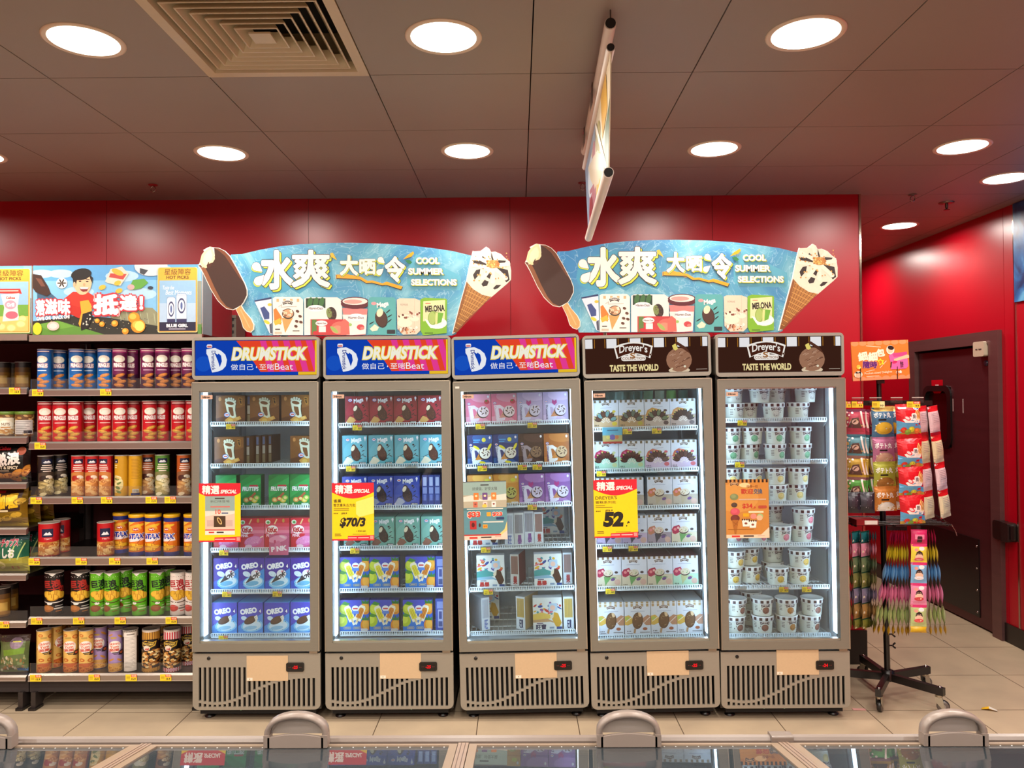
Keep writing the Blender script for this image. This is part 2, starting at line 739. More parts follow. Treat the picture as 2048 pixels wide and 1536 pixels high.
for k in range(3):
    fs += [(k * n + i, k * n + (i + 1) % n, (k + 1) * n + (i + 1) % n, (k + 1) * n + i) for i in range(n)]
fs += [(3 * n + i, 3 * n + (i + 1) % n, (i + 1) % n, i) for i in range(n)]
b.add(ring, fs, '0d0a0a', 'plastic')
b.build('window_gasket', leaf)
b = MB()
b.box((X + 0.015, wy0 + 0.01, wz0 + 0.01), (X + 0.022, wy1 - 0.01, wz1 - 0.01), '2a0608', 'gloss')
b.build('window_pane', leaf)
b = MB()
b.box((X - 0.006, 5.31, 0.07), (X, lb - 0.01, 0.60), '0c0a0a', 'plastic')
b.build('kick_plate', leaf)
b = MB()
for z in (0.55, 0.40, 0.25, 0.10):
    b.lathe([(0.007, 0), (0.006, 0.003), (0.002, 0.004)], 'b0aca8', 'chrome', 10, Matrix.Translation((X - 0.006, 5.335, z)) @ Matrix.Rotation(-math.pi / 2, 4, 'Y'))
b.build('plate_screw', leaf)
b = MB()
q = at_x(1860, 747, X)
b.prism([(5.735, 1.70), (5.885, 1.70), (5.885, 1.625), (5.85, 1.60), (5.77, 1.60), (5.735, 1.625)], X - 0.003, X, 'b00c1c', 'gloss', 'x')
a = Art(b, flat((X - 0.003, 5.885, 1.70), (0, -0.15, 0), (0, 0, -0.10), (-1, 0, 0)), 150, 100, 'gloss')
a.text('推門', 52, 34, 98, 52, 'f4d8d4', 0.02)
a.rect(34, 62, 116, 65, 'e8c0bc')
b.build('push_sign', leaf)
b = MB()
for y, z0, z1 in ((5.60, 1.47, 1.56), (5.475, 1.46, 1.56)):
    b.box((X - 0.0012, y, z0), (X, y + 0.007, z1), 'b8a8a4', 'paper')
b.build('scuff_mark', leaf)
b = MB()
b.rbox((X - 0.05, 5.145, 1.845), (X, 5.265, 1.945), 0.012, 'b5a48e', 'plastic', 'x')
b.box((X - 0.052, 5.17, 1.89), (X - 0.049, 5.20, 1.897), '2a2420', 'matte')
b.box((X - 0.052, 5.215, 1.89), (X - 0.049, 5.235, 1.897), '2a2420', 'matte')
d = b.build('door_alarm', None)
tag(d, 'small beige box mounted at the top corner of the dark maroon door', 'door sensor')
b = MB()
b.lathe([(0.02, 0), (0.018, 0.008), (0.008, 0.01)], '2a2230', 'plastic', 14, Matrix.Translation((X, 5.20, 1.80)) @ Matrix.Rotation(-math.pi / 2, 4, 'Y'))
d = b.build('round_sticker', leaf)
b = MB()
b.rbox((X - 0.05, 4.905, 0.655), (X - 0.0, 5.08, 0.775), 0.02, '15110f', 'plastic', 'x')
b.rbox((X - 0.062, 4.905, 0.655), (X - 0.045, 4.975, 0.775), 0.01, '1c1816', 'plastic', 'x')
tag(b.build('wall_bumper'), 'black rubber bumper block on the red wall beside the maroon door', 'wall bumper')

# blue pictures on the nearer stretch of the right wall
mb_blue, nt, out = _new('water_print')
N, L = nt.nodes.new, nt.links.new
p = N('ShaderNodeBsdfPrincipled')
p.inputs['Roughness'].default_value = 0.35
tc = N('ShaderNodeTexCoord')
no = N('ShaderNodeTexNoise')
no.inputs['Scale'].default_value = 5
no.inputs['Detail'].default_value = 6
no.inputs['Distortion'].default_value = 1.5
L(tc.outputs['Object'], no.inputs['Vector'])
cr = N('ShaderNodeValToRGB')
cr.color_ramp.elements[0].position = 0.35
cr.color_ramp.elements[0].color = (*lin('0c2658'), 1)
e = cr.color_ramp.elements.new(0.55)
e.color = (*lin('1f5f9c'), 1)
cr.color_ramp.elements[-1].position = 0.75
cr.color_ramp.elements[-1].color = (*lin('6ab4d8'), 1)
L(no.outputs['Fac'], cr.inputs[0])
L(cr.outputs[0], p.inputs['Base Color'])
L(p.outputs[0], out.inputs[0])
MATS['water_print'] = mb_blue
b = MB()
b.box((X - 0.012, 3.3, 2.17), (X, 4.88, CEIL - 0.005), '1f5f9c', 'water_print')
tag(b.build('wall_poster'), 'dark blue water poster high on the right wall under the ceiling', 'poster')
b = MB()
b.box((X - 0.05, 3.3, 0.02), (X - 0.013, 4.72, 1.12), '1f5f9c', 'water_print')
tag(b.build('display_board'), 'tall blue water board standing low against the right wall', 'board')

# ------------------------------------------------------------------ ceiling fittings
def make_lamp():
    root = empty('ceiling_downlight', Matrix())
    b = MB()
    b.lathe([(0.108, -0.002), (0.122, -0.006), (0.128, -0.002), (0.128, 0.0)], 'd8c8b4', 'plastic', 40, cap=False)
    b.build('trim_ring', root)
    b = MB()
    b.lathe([(0.0, -0.004), (0.109, -0.003)], 'fff2e2', 'lamp', 40, cap=False)
    b.build('diffuser', root)
    ld = bpy.data.lights.new('downlight', 'AREA')
    ld.shape = 'DISK'
    ld.size = 0.20
    ld.energy = LAMP_W
    ld.color = (1.0, 0.93, 0.84)
    ld.spread = math.radians(172)
    lo = bpy.data.objects.new('downlight_beam', ld)
    lo.location = (0, 0, -0.008)
    COL.objects.link(lo)
    lo.parent = root
    return root


MAKERS['lamp'] = make_lamp
lamps = []
for j, y in enumerate((3.742, 2.548, 1.35, 0.15, -1.05, -2.25, -3.45)):
    for i, x in enumerate((-1.44, -0.24, 0.96, 2.16, -2.64, -3.84)):
        lamps.append((x, y, j, i))
side = ['left of the air diffuser column', 'above the second freezer', 'above the fourth freezer', 'above the hanging rack']
for x, y, j, i in lamps:
    if j == 0 and i < 4:
        lab = 'downlight of the row nearest the red back wall, ' + ['leftmost, above the snack shelves', 'second, above the middle freezer', 'third, above the fourth freezer', 'rightmost, above the snack rack'][i]
    elif j == 1 and i < 3:
        lab = 'large round downlight of the nearer ceiling row, ' + ['left of the air diffuser', 'right of the air diffuser', 'right of the hanging banner'][i]
    else:
        lab = 'round ceiling downlight out of the picture above the shop floor'
    place(('lamp',), T(x, y, CEIL), lab, 'downlight', 'round downlights in the ceiling')
for y, lab in ((4.30, 'round downlight at the right edge, in front of the passage'), (5.50, 'small far downlight inside the passage beyond the red corner'), (6.7, 'round ceiling downlight out of the picture above the shop floor'), (3.1, 'round ceiling downlight out of the picture above the shop floor')):
    place(('lamp',), T(2.72, y, CEIL), lab, 'downlight', 'round downlights in the ceiling')

# square air diffuser with nested cones
cx, cyy = TX0 - 2 * TP + TP / 2, TY0 - TP / 2
root = empty('air_diffuser', T(cx, cyy, CEIL), 'square stepped air conditioning vent set in the ceiling', 'air vent')
vc = 'bcae90'


def sq_ring(b, levels, col, mat):
    v = []
    for h, z in levels:
        v += [(-h, -h, z), (h, -h, z), (h, h, z), (-h, h, z)]
    f = []
    for k in range(len(levels) - 1):
        f += [(k * 4 + i, k * 4 + (i + 1) % 4, (k + 1) * 4 + (i + 1) % 4, (k + 1) * 4 + i) for i in range(4)]
    b.add(v, f, col, mat)


b = MB()
sq_ring(b, [(0.298, 0.01), (0.298, -0.003), (0.262, -0.003), (0.250, 0.03), (0.250, 0.14)], vc, 'plastic')
b.build('flange', root)
for k, h in enumerate((0.236, 0.202, 0.168, 0.134, 0.100, 0.066)):
    b = MB()
    sq_ring(b, [(h - 0.026, 0.040), (h, 0.0), (h + 0.005, 0.0), (h + 0.005, 0.003), (h - 0.022, 0.043)], vc, 'plastic')
    b.build('louver', root)
b = MB()
b.box((-0.036, -0.036, 0.0), (0.036, 0.036, 0.006), vc, 'plastic')
b.build('center_plate', root)
b = MB()
b.box((-0.25, -0.25, 0.135), (0.25, 0.25, 0.145), '0a0908', 'matte')
b.build('duct', root)

# hanging banner, seen almost edge on
n0, f0 = at(1221, 47, 2.377), at(1170, 303, 3.60)
bn, bf = at(1217, 345, 2.40), at(1177, 476, 3.60)
root = empty('hanging_banner', Matrix(), 'long printed banner hanging edge on from the ceiling between two white rails', 'banner')
b = MB()
b.tube([n0, f0], 0.019, 'e0d4c8', 'plastic', 14)
b.tube([n0 + (n0 - f0).normalized() * 0.002, n0 + (n0 - f0).normalized() * 0.004], 0.0165, '0c0908', 'matte', 14)
b.build('top_rail', root)
c0, c1 = n0 + Vector((0, 0, -0.075)), f0 + Vector((0, 0, -0.075))
b = MB()
b.tube([c0, c1], 0.014, 'e0d4c8', 'plastic', 12)
b.tube([c0 + (c0 - c1).normalized() * 0.002, c0 + (c0 - c1).normalized() * 0.004], 0.012, '0c0908', 'matte', 12)
b.build('clamp_rail', root)
b = MB()
b.tube([bn, bf], 0.017, 'e8ddd2', 'plastic', 14)
b.tube([bn + (bn - bf).normalized() * 0.002, bn + (bn - bf).normalized() * 0.004], 0.0145, '0c0908', 'matte', 14)
b.build('bottom_rail', root)
b = MB()
side_n = (c1 - c0).cross(Vector((0, 0, 1))).normalized() * -1
if side_n.x > 0:
    side_n = -side_n
v = [c0, c1, bf, bn]
v2 = [q - side_n * 0.003 for q in v]
b.add(v + v2, [(0, 1, 2, 3), (7, 6, 5, 4), (0, 3, 7, 4), (1, 0, 4, 5), (2, 1, 5, 6), (3, 2, 6, 7)], 'd8c6a8', 'card')
for dirn, base in ((1, [c1, c0, bn, bf]), (-1, [q - side_n * 0.003 for q in (c0, c1, bf, bn)])):
    tl, tr_, br, bl = base
    def fr(u, v, l, tl=tl, tr_=tr_, br=br, bl=bl, dirn=dirn):
        return tl.lerp(tr_, u).lerp(bl.lerp(br, u), v) + side_n * (l + 0.0004) * dirn
    a = Art(b, fr, 120, 40, 'card')
    a.bg('cdbb9c')
    a.poly([(0, 0), (60, 0), (48, 40), (0, 40)], '7f8fa6')
    a.ell(30, 16, 16, 9, 'c8cfd8')
    a.poly([(4, 40), (22, 20), (60, 26), (52, 40)], 'b06a78')
    a.ell(26, 31, 12, 6, '8f2430')
    a.poly([(60, 40), (66, 16), (84, 22), (80, 40)], 'd8a848')
    a.ell(72, 14, 10, 8, '9a8a3a')
    a.poly([(84, 0), (104, 0), (112, 16), (92, 20)], 'b98a2c')
    a.poly([(96, 40), (104, 20), (120, 16), (120, 40)], '46583a')
    a.ell(50, 12, 8, 6, 'a8464c')
    a.line([(60, 2), (110, 36)], 3, 'efe6d8')
b.build('print', root)
b = MB()
for q in (0.0, 0.93):
    w = n0.lerp(f0, q)
    b.tube([w + Vector((0, 0, 0.015)), Vector((w.x, w.y, CEIL))], 0.0022, '3a302a', 'matte', 6)
b.build('wire', root)
for q, sz in ((0.42, 0.035), (0.80, 0.03)):
    b = MB()
    w = n0.lerp(f0, q) + side_n * 0.022
    b.box((w.x - 0.002, w.y - 0.05, w.z - sz - 0.03), (w.x, w.y + 0.05, w.z + 0.012), 'd8d0c8', 'acrylic')
    b.build('clear_clip', root)

# hooks and a sprinkler
def hook(px, py, lab, col):
    y = FPX * (CEIL - 1.6) / (792 - py)
    q = at_z(px, py - 7, CEIL)
    root = empty('ceiling_hook', T(q.x, q.y, CEIL), lab, 'hook')
    b = MB()
    b.lathe([(0.026, -0.002), (0.022, -0.007), (0.006, -0.009)], col, 'plastic', 16)
    b.build('base', root)
    b = MB()
    b.tube([(0.013 * math.sin(t), 0, -0.026 - 0.016 * math.cos(t)) for t in [2 * math.pi * i / 14 for i in range(14)]], 0.003, 'a89a90', 'chrome', 6, closed=True)
    b.build('ring', root)


hook(306, 376, 'red hook with a wire ring in the ceiling above the snack shelves', '8a1a1c')
hook(1825, 396, 'small wire hook in the ceiling in front of the passage', '6a5a52')
hook(1165, 372, 'small dark hook in the ceiling behind the hanging banner', '7a2a28')
q = at_z(1893, 405, CEIL)
root = empty('fire_sprinkler', T(q.x, q.y, CEIL), 'small metal fire sprinkler under the ceiling near the red right wall', 'sprinkler')
b = MB()
b.lathe([(0.045, 0.0), (0.045, -0.004), (0.02, -0.008)], '8a7868', 'steel', 20)
b.build('escutcheon', root)
b = MB()
b.lathe([(0.009, 0.0), (0.009, -0.03), (0.005, -0.04), (0.018, -0.045), (0.018, -0.048)], '6a5a50', 'steel', 14)
b.build('nozzle', root)

# litter on the floor
q = at_z(1978, 1420, 0)
b = MB()
b.add([(-0.035, -0.012, 0.002), (0.0, -0.016, 0.012), (0.038, -0.008, 0.003), (0.034, 0.014, 0.002), (0.0, 0.014, 0.014), (-0.03, 0.012, 0.002), (0.0, 0.0, 0.0005)],
      [(0, 1, 4, 5), (1, 2, 3, 4), (0, 6, 1), (1, 6, 2), (2, 6, 3), (3, 6, 4), (4, 6, 5), (5, 6, 0)], ['e0b020', 'e8e0d0', 'c89818', 'c89818', 'c89818', 'c89818', 'c89818', 'c89818'], 'foil', M=T(q.x, q.y, 0, -0.5))
tag(b.build('candy_wrapper'), 'crumpled yellow candy wrapper lying on the floor tiles at the right', 'wrapper')
q = at_z(1718, 1419, 0)
b = MB()
b.box((-0.032, -0.011, 0.0), (0.032, 0.011, 0.002), 'c89088', 'paper', T(q.x, q.y, 0, -0.1))
tag(b.build('paper_tag'), 'small pink paper tag on the floor beside the rightmost freezer', 'paper tag')
# ------------------------------------------------------------------ upright display freezers
FY = 3.83                       # their front plane
FW = 0.636
WHICH = ['leftmost', 'second', 'middle', 'fourth', 'rightmost']
GRAY = '807b6f'


def header_drumstick(b, y):
    a = Art(b, front(-0.303, 0.303, 1.712, 1.885, y), 925, 270, 'lit')
    a.bg('1243b8')
    a.ell(60, 180, 60, 60, '1a55c8')
    a.poly([(312, 2), (912, 2), (912, 245), (496, 245), (440, 160)], 'f24a2c')
    for x in (492, 580, 668, 756, 842):
        a.poly([(x, 2), (x + 46, 2), (x + 46 + 62, 243), (x + 62, 243)], 'f0409a', True)
    a.rect(912, 2, 925, 270, 'f7d22a')
    a.rect(784, 247, 925, 270, 'f7c42a')
    # white D with a dark blue lettered stem
    D = [(84, 66), (120, 60), (150, 56), (196, 78), (228, 108), (241, 150), (232, 198), (206, 226), (170, 240), (128, 247), (122, 232), (96, 120), (84, 100)]
    a.poly(D, 'f6f8ff')
    a.poly([(146, 96), (168, 92), (196, 116), (202, 160), (186, 206), (172, 160)], '1243b8')
    a.poly([(152, 96), (160, 82), (180, 96), (168, 108)], 'f6f8ff')
    a.rr(86, 28, 128, 56, 10, 'f4f2f6')
    a.rr(90, 40, 124, 52, 5, 'e06a6a')
    a.text('Drumstick', 123, 78, 153, 232, '16308c', 0.015, rot=90)
    a.text('DRUMSTICK', 276, 54, 858, 154, 'fffbe8', 0.04, shear=0.22, edge=[('f7dc4a', 0.045)])
    a.text('做自己', 270, 182, 442, 230, 'ffffff', 0.0)
    a.ell(466, 208, 4, 7, 'ffffff')
    a.text('至啱', 488, 182, 600, 230, 'ffffff', 0.0)
    a.text('Beat', 606, 180, 744, 230, 'ffffff', 0.0)


def logo_arch(a, x, y, w, name="Dreyer's", c0='fdf6ec', c1='4a2418', c2='fdf6ec'):
    """arched name plate"""
    h = w * 0.36
    for gx, gy, col in ((1.0, 1.0, c0), (0.91, 0.80, c1)):
        up = [(x + w * gx * (t - 0.5), y - h * gy * 0.5 + (2 * t - 1) ** 2 * h * 0.32) for t in [i / 8 for i in range(9)]]
        dn = [(x + w * gx * 0.86 * (0.5 - t), y + h * gy * 0.42 + (1 - 2 * t) ** 2 * h * 0.32) for t in [i / 8 for i in range(9)]]
        a.poly(up + dn, col)
    a.text(name, x - w * 0.36, y - h * 0.32, x + w * 0.36, y + h * 0.42, c2, 0.02, arch=0.22)


def header_dreyers(b, y):
    a = Art(b, front(-0.303, 0.303, 1.712, 1.885, y), 915, 275, 'lit')
    a.bg('3c2118')
    for x0, x1 in ((0, 55), (160, 235), (335, 415), (515, 590), (690, 770), (878, 915)):
        a.rect(x0, 2, x1, 76, 'f4f2f4')
    for x in (68, 146, 246, 324, 426, 504, 602, 678, 782, 866):
        a.rect(x, 2, x + 4, 74, 'c8862c')
    logo_arch(a, 360, 84, 292)
    a.rr(268, 138, 452, 180, 18, 'fbf3ea')
    a.ell(352, 140, 34, 26, 'fbf3ea')
    a.text('S', 334, 116, 374, 162, 'a87040', 0.03)
    a.text('COLLECTION', 276, 150, 446, 170, '8a5a38', 0.01)
    a.ell(487, 133, 9, 9, 'c8b0a0')
    a.ell(487, 133, 6, 6, '3c2118')
    a.text('TASTE THE WORLD', 180, 208, 545, 262, 'f6e2a2', 0.045)
    a.ell(700, 262, 80, 24, 'e8d0b0')
    a.ell(700, 180, 96, 94, 'a4765c')
    R = random.Random(3)
    for i in range(26):
        x, yy = R.uniform(625, 770), R.uniform(110, 245)
        if math.hypot(x - 700, yy - 180) < 78:
            a.line([(x - 14, yy + 6), (x, yy - 3), (x + 14, yy - 8)], 5, ['8a5c46', 'c49a80', '6e4636'][i % 3])
    a.poly([(650, 66), (676, 50), (694, 92), (676, 106), (660, 96)], 'f0dc74')
    a.poly([(668, 44), (694, 38), (758, 84), (790, 138), (740, 100)], '5a3426')
    a.ell(646, 248, 7, 7, 'e8d8b0')
    a.ell(742, 232, 9, 9, 'f0e4c8')
    a.rect(826, 255, 908, 258, 'c8b8a8')


def tag_art(b, x0, z0, w, h, y, tilt=0.0):
    """yellow price ticket with a red promotional corner"""
    b.box((x0, y, z0), (x0 + w, y + 0.001, z0 + h), 'f0cf2e', 'card')
    a = Art(b, front(x0, x0 + w, z0, z0 + h, y), 100, 60, 'card')
    a.rect(55, 0, 100, 24, 'd8342a')
    a.text('特選', 60, 4, 95, 20, 'f8d8c0', 0.02)
    for yy in (20, 30, 40):
        a.rect(8, yy, 44, yy + 4, '8a6a1a')
    a.text('18.9', 58, 30, 92, 50, '2a1a10', 0.04)
    a.rect(8, 48, 30, 54, '6a5418')


def freezer(k, top, bot, rails, lit, tags, led=(1, 1)):
    """top / bot = left and right pixel of the cabinet at the sign (y 715) and at the grille (y 1360)"""
    (tx0, tx1), (bx0, bx1) = top, bot
    pt, pb = at((tx0 + tx1) / 2, 715, FY), at((bx0 + bx1) / 2, 1360, FY)
    slope = (pt.x - pb.x) / (pt.z - pb.z)
    M = Matrix.Translation((pb.x - slope * pb.z, FY, 0)) @ Matrix.Rotation(math.atan(slope), 4, 'Y')
    Mi = M.inverted()
    w2 = FW / 2
    look = ['with the brown footprint cartons on top', 'with dark red cartons on top', 'with pink cartons on top', 'with the yellow 52.9 price sheet', 'filled with round tubs'][k]
    root = empty('display_freezer', M, 'tall grey glass door freezer, %s in the row, %s' % (WHICH[k], look), 'freezer', 'upright glass door freezers')
    # cabinet
    b = MB()
    dk, wh = '2a2724', 'dfe6ea'
    b.box((-w2 + 0.004, 0.03, 0.05), (-w2 + 0.034, 0.72, 1.895), dk, 'plastic')
    b.box((w2 - 0.034, 0.03, 0.05), (w2 - 0.004, 0.72, 1.895), dk, 'plastic')
    b.box((-w2 + 0.034, 0.685, 0.05), (w2 - 0.034, 0.72, 1.895), dk, 'plastic')
    b.box((-w2 + 0.034, 0.03, 1.66), (w2 - 0.034, 0.685, 1.71), 'c8ccce', 'plastic')
    b.box((-w2 + 0.034, 0.05, 0.335), (w2 - 0.034, 0.685, 0.372), 'dfe6ea', 'plastic')
    b.build('cabinet', root)
    b = MB()
    b.box((-0.2835, 0.045, 0.372), (-0.281, 0.66, 1.66), wh, 'plastic')
    b.box((0.281, 0.045, 0.372), (0.2835, 0.66, 1.66), wh, 'plastic')
    b.box((-0.285, 0.655, 0.372), (0.285, 0.66, 1.66), wh, 'plastic')
    for x in (-0.281, 0.275):
        for y in (0.14, 0.55):
            b.box((x, y, 0.40), (x + 0.006, y + 0.022, 1.64), 'b8c0c4', 'steel')
    b.build('liner', root)
    b = MB()
    b.box((-w2 + 0.03, 0.025, 0.03), (w2 - 0.03, 0.70, 0.075), '0c0b0a', 'matte')
    b.build('base', root)
    for x in (-w2 + 0.06, w2 - 0.06):
        for y in (0.07, 0.62):
            b = MB()
            b.lathe([(0.024, 0), (0.026, 0.006), (0.016, 0.012), (0.012, 0.035)], '0f0e0d', 'plastic', 14, T(x, y, 0))
            b.build('foot', root)
    b = MB()
    xx = [(-0.085,), (0.105,), (0.0,), (0.0,), (-0.10, 0.0)][k]
    for x in xx:
        b.lathe([(0.006, 0), (0.005, 0.003), (0.001, 0.004)], '7ab89a', 'plastic', 10, T(x, 0.024, 0.052, rx=math.pi / 2))
    b.build('status_stud', root)
    # lit header
    b = MB()
    fo, fi = rrect(-w2 + 0.001, 1.690, w2 - 0.001, 1.902, 0.022, 5), rrect(-0.305, 1.710, 0.305, 1.887, 0.004, 5)
    n = len(fo)
    v = [(q[0], 0.0, q[1]) for q in fo] + [(q[0], 0.0, q[1]) for q in fi] + [(q[0], 0.014, q[1]) for q in fi] + [(q[0], 0.10, q[1]) for q in fo]
    f = []
    for i in range(n):
        j = (i + 1) % n
        f += [(i, j, n + j, n + i), (n + i, n + j, 2 * n + j, 2 * n + i), (3 * n + i, 3 * n + j, j, i)]
    f += [tuple(range(3 * n, 4 * n))]
    b.add(v, f, '979287', 'silver')
    hd = b.build('header', root)
    b = MB()
    b.box((-0.305, 0.008, 1.710), (0.305, 0.012, 1.887), '10121a', 'plastic')
    lit(b, 0.0078)
    b.build('lit_sign', hd)
    b = MB()
    b.box((-w2 + 0.02, 0.03, 1.676), (w2 - 0.02, 0.06, 1.692), '1a1614', 'matte')
    b.box((-w2 + 0.06, 0.012, 1.678), (-w2 + 0.11, 0.03, 1.687), '0c0a0a', 'matte')
    b.build('hinge_gap', root)
    # door: frame, glass, gasket
    z0, z1, x0, x1 = 0.348, 1.679, -w2 + 0.004, w2 - 0.002
    ox0, ox1, oz0, oz1 = x0 + 0.038, x1 - 0.046, 0.389, 1.634
    b = MB()
    for (a0, c0, a1, c1) in ((x0, z0, ox0, z1), (ox1, z0, x1, z1), (ox0, z0, ox1, oz0), (ox0, oz1, ox1, z1)):
        b.box((a0, -0.012, c0), (a1, 0.028, c1), GRAY, 'silver')
    # bright edge trims
    b.box((x0, -0.0135, z1 - 0.004), (x1, -0.012, z1), 'c8bca8', 'steel')
    b.box((x0, -0.0135, z0), (x0 + 0.003, -0.012, z1), 'b8ac9a', 'steel')
    b.box((x1 - 0.004, -0.0135, z0), (x1, -0.012, z1), 'c4b8a6', 'steel')
    b.box((ox0, -0.006, oz0 - 0.0), (ox1, 0.02, oz0 + 0.010), 'cfcac0', 'steel')
    b.box((ox0, -0.006, oz1 - 0.006), (ox1, 0.02, oz1), 'cfcac0', 'steel')
    door = b.build('door', root)
    b = MB()
    b.box((ox0 - 0.004, -0.0068, oz0 - 0.002), (ox1 + 0.004, -0.0028, oz1 + 0.002), 'ffffff', 'glass')
    b.build('glass', door)
    b = MB()
    for sx in (-1, 1):
        xa = ox0 - 0.012 if sx < 0 else ox1 + 0.002
        b.box((xa, 0.0285, oz0), (xa + 0.010, 0.043, oz1), '3a3a3a', 'matte')
    b.build('gasket', door)
    b = MB()
    b.box((ox0 + 0.006, -0.0078, oz1 - 0.040), (ox0 + 0.064, -0.007, oz1 - 0.020), 'cfa890', 'card')
    a = Art(b, front(ox0 + 0.006, ox0 + 0.064, oz1 - 0.040, oz1 - 0.020, -0.0078), 58, 20, 'card')
    a.text('Hiron', 9, 5, 46, 15, '1a0f0c', 0.05)
    b.build('brand_label', door)
    if k == 2:
        b = MB()
        b.box((x0 + 0.012, -0.013, z1 - 0.034), (x0 + 0.032, -0.012, z1 - 0.024), 'd8d0c4', 'paper')
        b.build('small_sticker', door)
    b = MB()
    b.box((x1 - 0.052, -0.006, z0 - 0.012), (x1 - 0.012, 0.02, z0), '9a8e80', 'steel')
    b.build('hinge', root)
    # light strips inside both door jambs
    for sx, on in zip((-1, 1), led):
        b = MB()
        b.box((sx * 0.277 - 0.002, 0.030, 0.40), (sx * 0.277 + 0.002, 0.097, 1.64), '8a9094', 'plastic')
        st = b.build('light_strip', root)
        b = MB()
        b.rbox((sx * 0.272 - 0.003, 0.034, 0.41), (sx * 0.272 + 0.003, 0.078, 1.632), 0.002, 'c4e0ff', 'led', 'z')
        b.build('lit_tube', st)
    # shelves
    zs = []
    for i, py in enumerate(rails):
        zl = (Mi @ at((bx0 + bx1) / 2, py, FY + 0.102)).z
        zs.append(zl)
        b = MB()
        sw = 0.264
        wc = 'e4eef2'
        for j in range(24):
            x = -sw + 2 * sw * j / 23
            b.box((x - 0.0016, 0.11, zl - 0.016), (x + 0.0016, 0.60, zl - 0.012), wc, 'plastic')
        for y in (0.12, 0.24, 0.36, 0.48, 0.595):
            b.box((-sw, y - 0.003, zl - 0.021), (sw, y + 0.003, zl - 0.016), wc, 'plastic')
        for sx in (-1, 1):
            b.prism([(0.104, zl - 0.024), (0.15, zl - 0.024), (0.15, zl - 0.05)], sx * (sw + 0.004) - 0.001, sx * (sw + 0.004) + 0.001, wc, 'plastic', 'x')
        sh = b.build('shelf', root)
        b = MB()
        b.box((-sw, 0.100, zl - 0.024), (sw, 0.106, zl - 0.0165), wc, 'plastic')
        b.box((-sw, 0.100, zl - 0.003), (sw, 0.106, zl), wc, 'plastic')
        nb = 46
        for j in range(nb + 1):
            x = -sw + 2 * sw * j / nb
            b.box((x - 0.0026, 0.100, zl - 0.0165), (x + 0.0026, 0.106, zl - 0.003), wc, 'plastic')
        b.build('toothed_rail', sh)
        for tx, holder in tags.get(i, ()):
            q = Mi @ at(tx, py + 9, FY + 0.098)
            b = MB()
            if holder:
                b.box((q.x - 0.028, 0.0985, zl - 0.046), (q.x + 0.032, 0.0995, zl - 0.006), 'd8dce0', 'acrylic')
            if holder != 2:
                tag_art(b, q.x - 0.022, zl - 0.038, 0.046, 0.026, 0.0975)
            b.build('price_tag', sh)
    # grille: a plate of bars cut by a swung band
    b = MB()
    gx0, gx1, gz0, gz1 = -w2 + 0.002, w2 - 0.001, 0.058, 0.334
    pw, nsl = 0.0245, 24
    sx0 = -w2 + 0.032
    sw_ = 0.0125
    tz = lambda t: 0.334 - t / 3.793 / FPX * FY * 1.0
    gc = '979083'

    def band(x):
        """height of the band's middle at x (0..1 over the slots)"""
        pts = [(0.0, 460), (0.07, 470), (0.14, 474), (0.22, 468), (0.30, 450), (0.40, 414), (0.50, 372), (0.60, 332), (0.70, 304), (0.80, 288), (0.9, 280), (1.0, 278)]
        for (ax, ay), (bx, by) in zip(pts, pts[1:]):
            if x <= bx:
                return ay + (by - ay) * (x - ax) / (bx - ax)
        return pts[-1][1]
    y0, y1 = 0.0, 0.012
    Z = lambda crop: gz1 - (crop - 106) / (520 - 106) * (gz1 - gz0)
    b.prism(rrect(gx0, gz0, sx0, gz1, 0.030, 5, (1, 0, 0, 0)), y0, y1, gc, 'silver')
    xe = sx0 + pw * (nsl - 1) + sw_
    b.prism(rrect(xe, gz0, gx1, gz1, 0.030, 5, (0, 1, 0, 0)), y0, y1, gc, 'silver')
    for i in range(nsl):
        xa = sx0 + pw * i
        t = i / (nsl - 1)
        m_ = band(t)
        lo_t, lo_b = Z(m_ + 9), Z(498)
        up_t, up_b = Z(206), Z(m_ - 9)
        segs = [(gz0, lo_b)]
        if lo_t - lo_b > 0.006:
            segs.append(('gap', lo_t))
        last = lo_t if lo_t - lo_b > 0.006 else lo_b
        if up_t - up_b > 0.03 and t < 0.72:
            segs += [(last, up_b), (up_t, gz1)]
        else:
            segs += [(last, gz1)]
        for sgm in segs:
            if sgm[0] == 'gap':
                continue
            b.box((xa, y0, sgm[0]), (xa + sw_, y1, sgm[1]), gc, 'silver')
        if i < nsl - 1:
            b.box((xa + sw_, y0, gz0), (xa + pw, y1, gz1), gc, 'silver')
    gp = b.build('grille_panel', root)
    b = MB()
    b.box((-w2 + 0.02, 0.03, 0.075), (w2 - 0.02, 0.034, 0.32), '1a1613', 'matte')
    b.box((-w2 + 0.004, 0.0121, 0.32), (w2 - 0.004, 0.03, 0.334), '3a342e', 'matte')
    b.build('dark_back', gp)
    b = MB()
    b.lathe([(0.009, 0.0), (0.0085, 0.003), (0.004, 0.0035)], '0d0b0a', 'plastic', 16, T(-w2 + 0.082, 0.0, 0.312, rx=math.pi / 2))
    b.build('lock', gp)
    b = MB()
    dx, dz = w2 - 0.125, 0.268
    b.rbox((dx - 0.044, -0.006, dz - 0.022), (dx + 0.044, 0.0, dz + 0.022), 0.008, '15100f', 'gloss')
    b.rbox((dx - 0.037, -0.0066, dz - 0.016), (dx + 0.037, -0.006, dz + 0.016), 0.004, '050404', 'gloss')
    a = Art(b, front(dx - 0.037, dx + 0.037, dz - 0.016, dz + 0.016, -0.0066), 74, 32, 'digits')
    a.text('-24' if k == 4 else '-25', 24, 8, 52, 24, 'e81820', 0.04, shear=0.1)
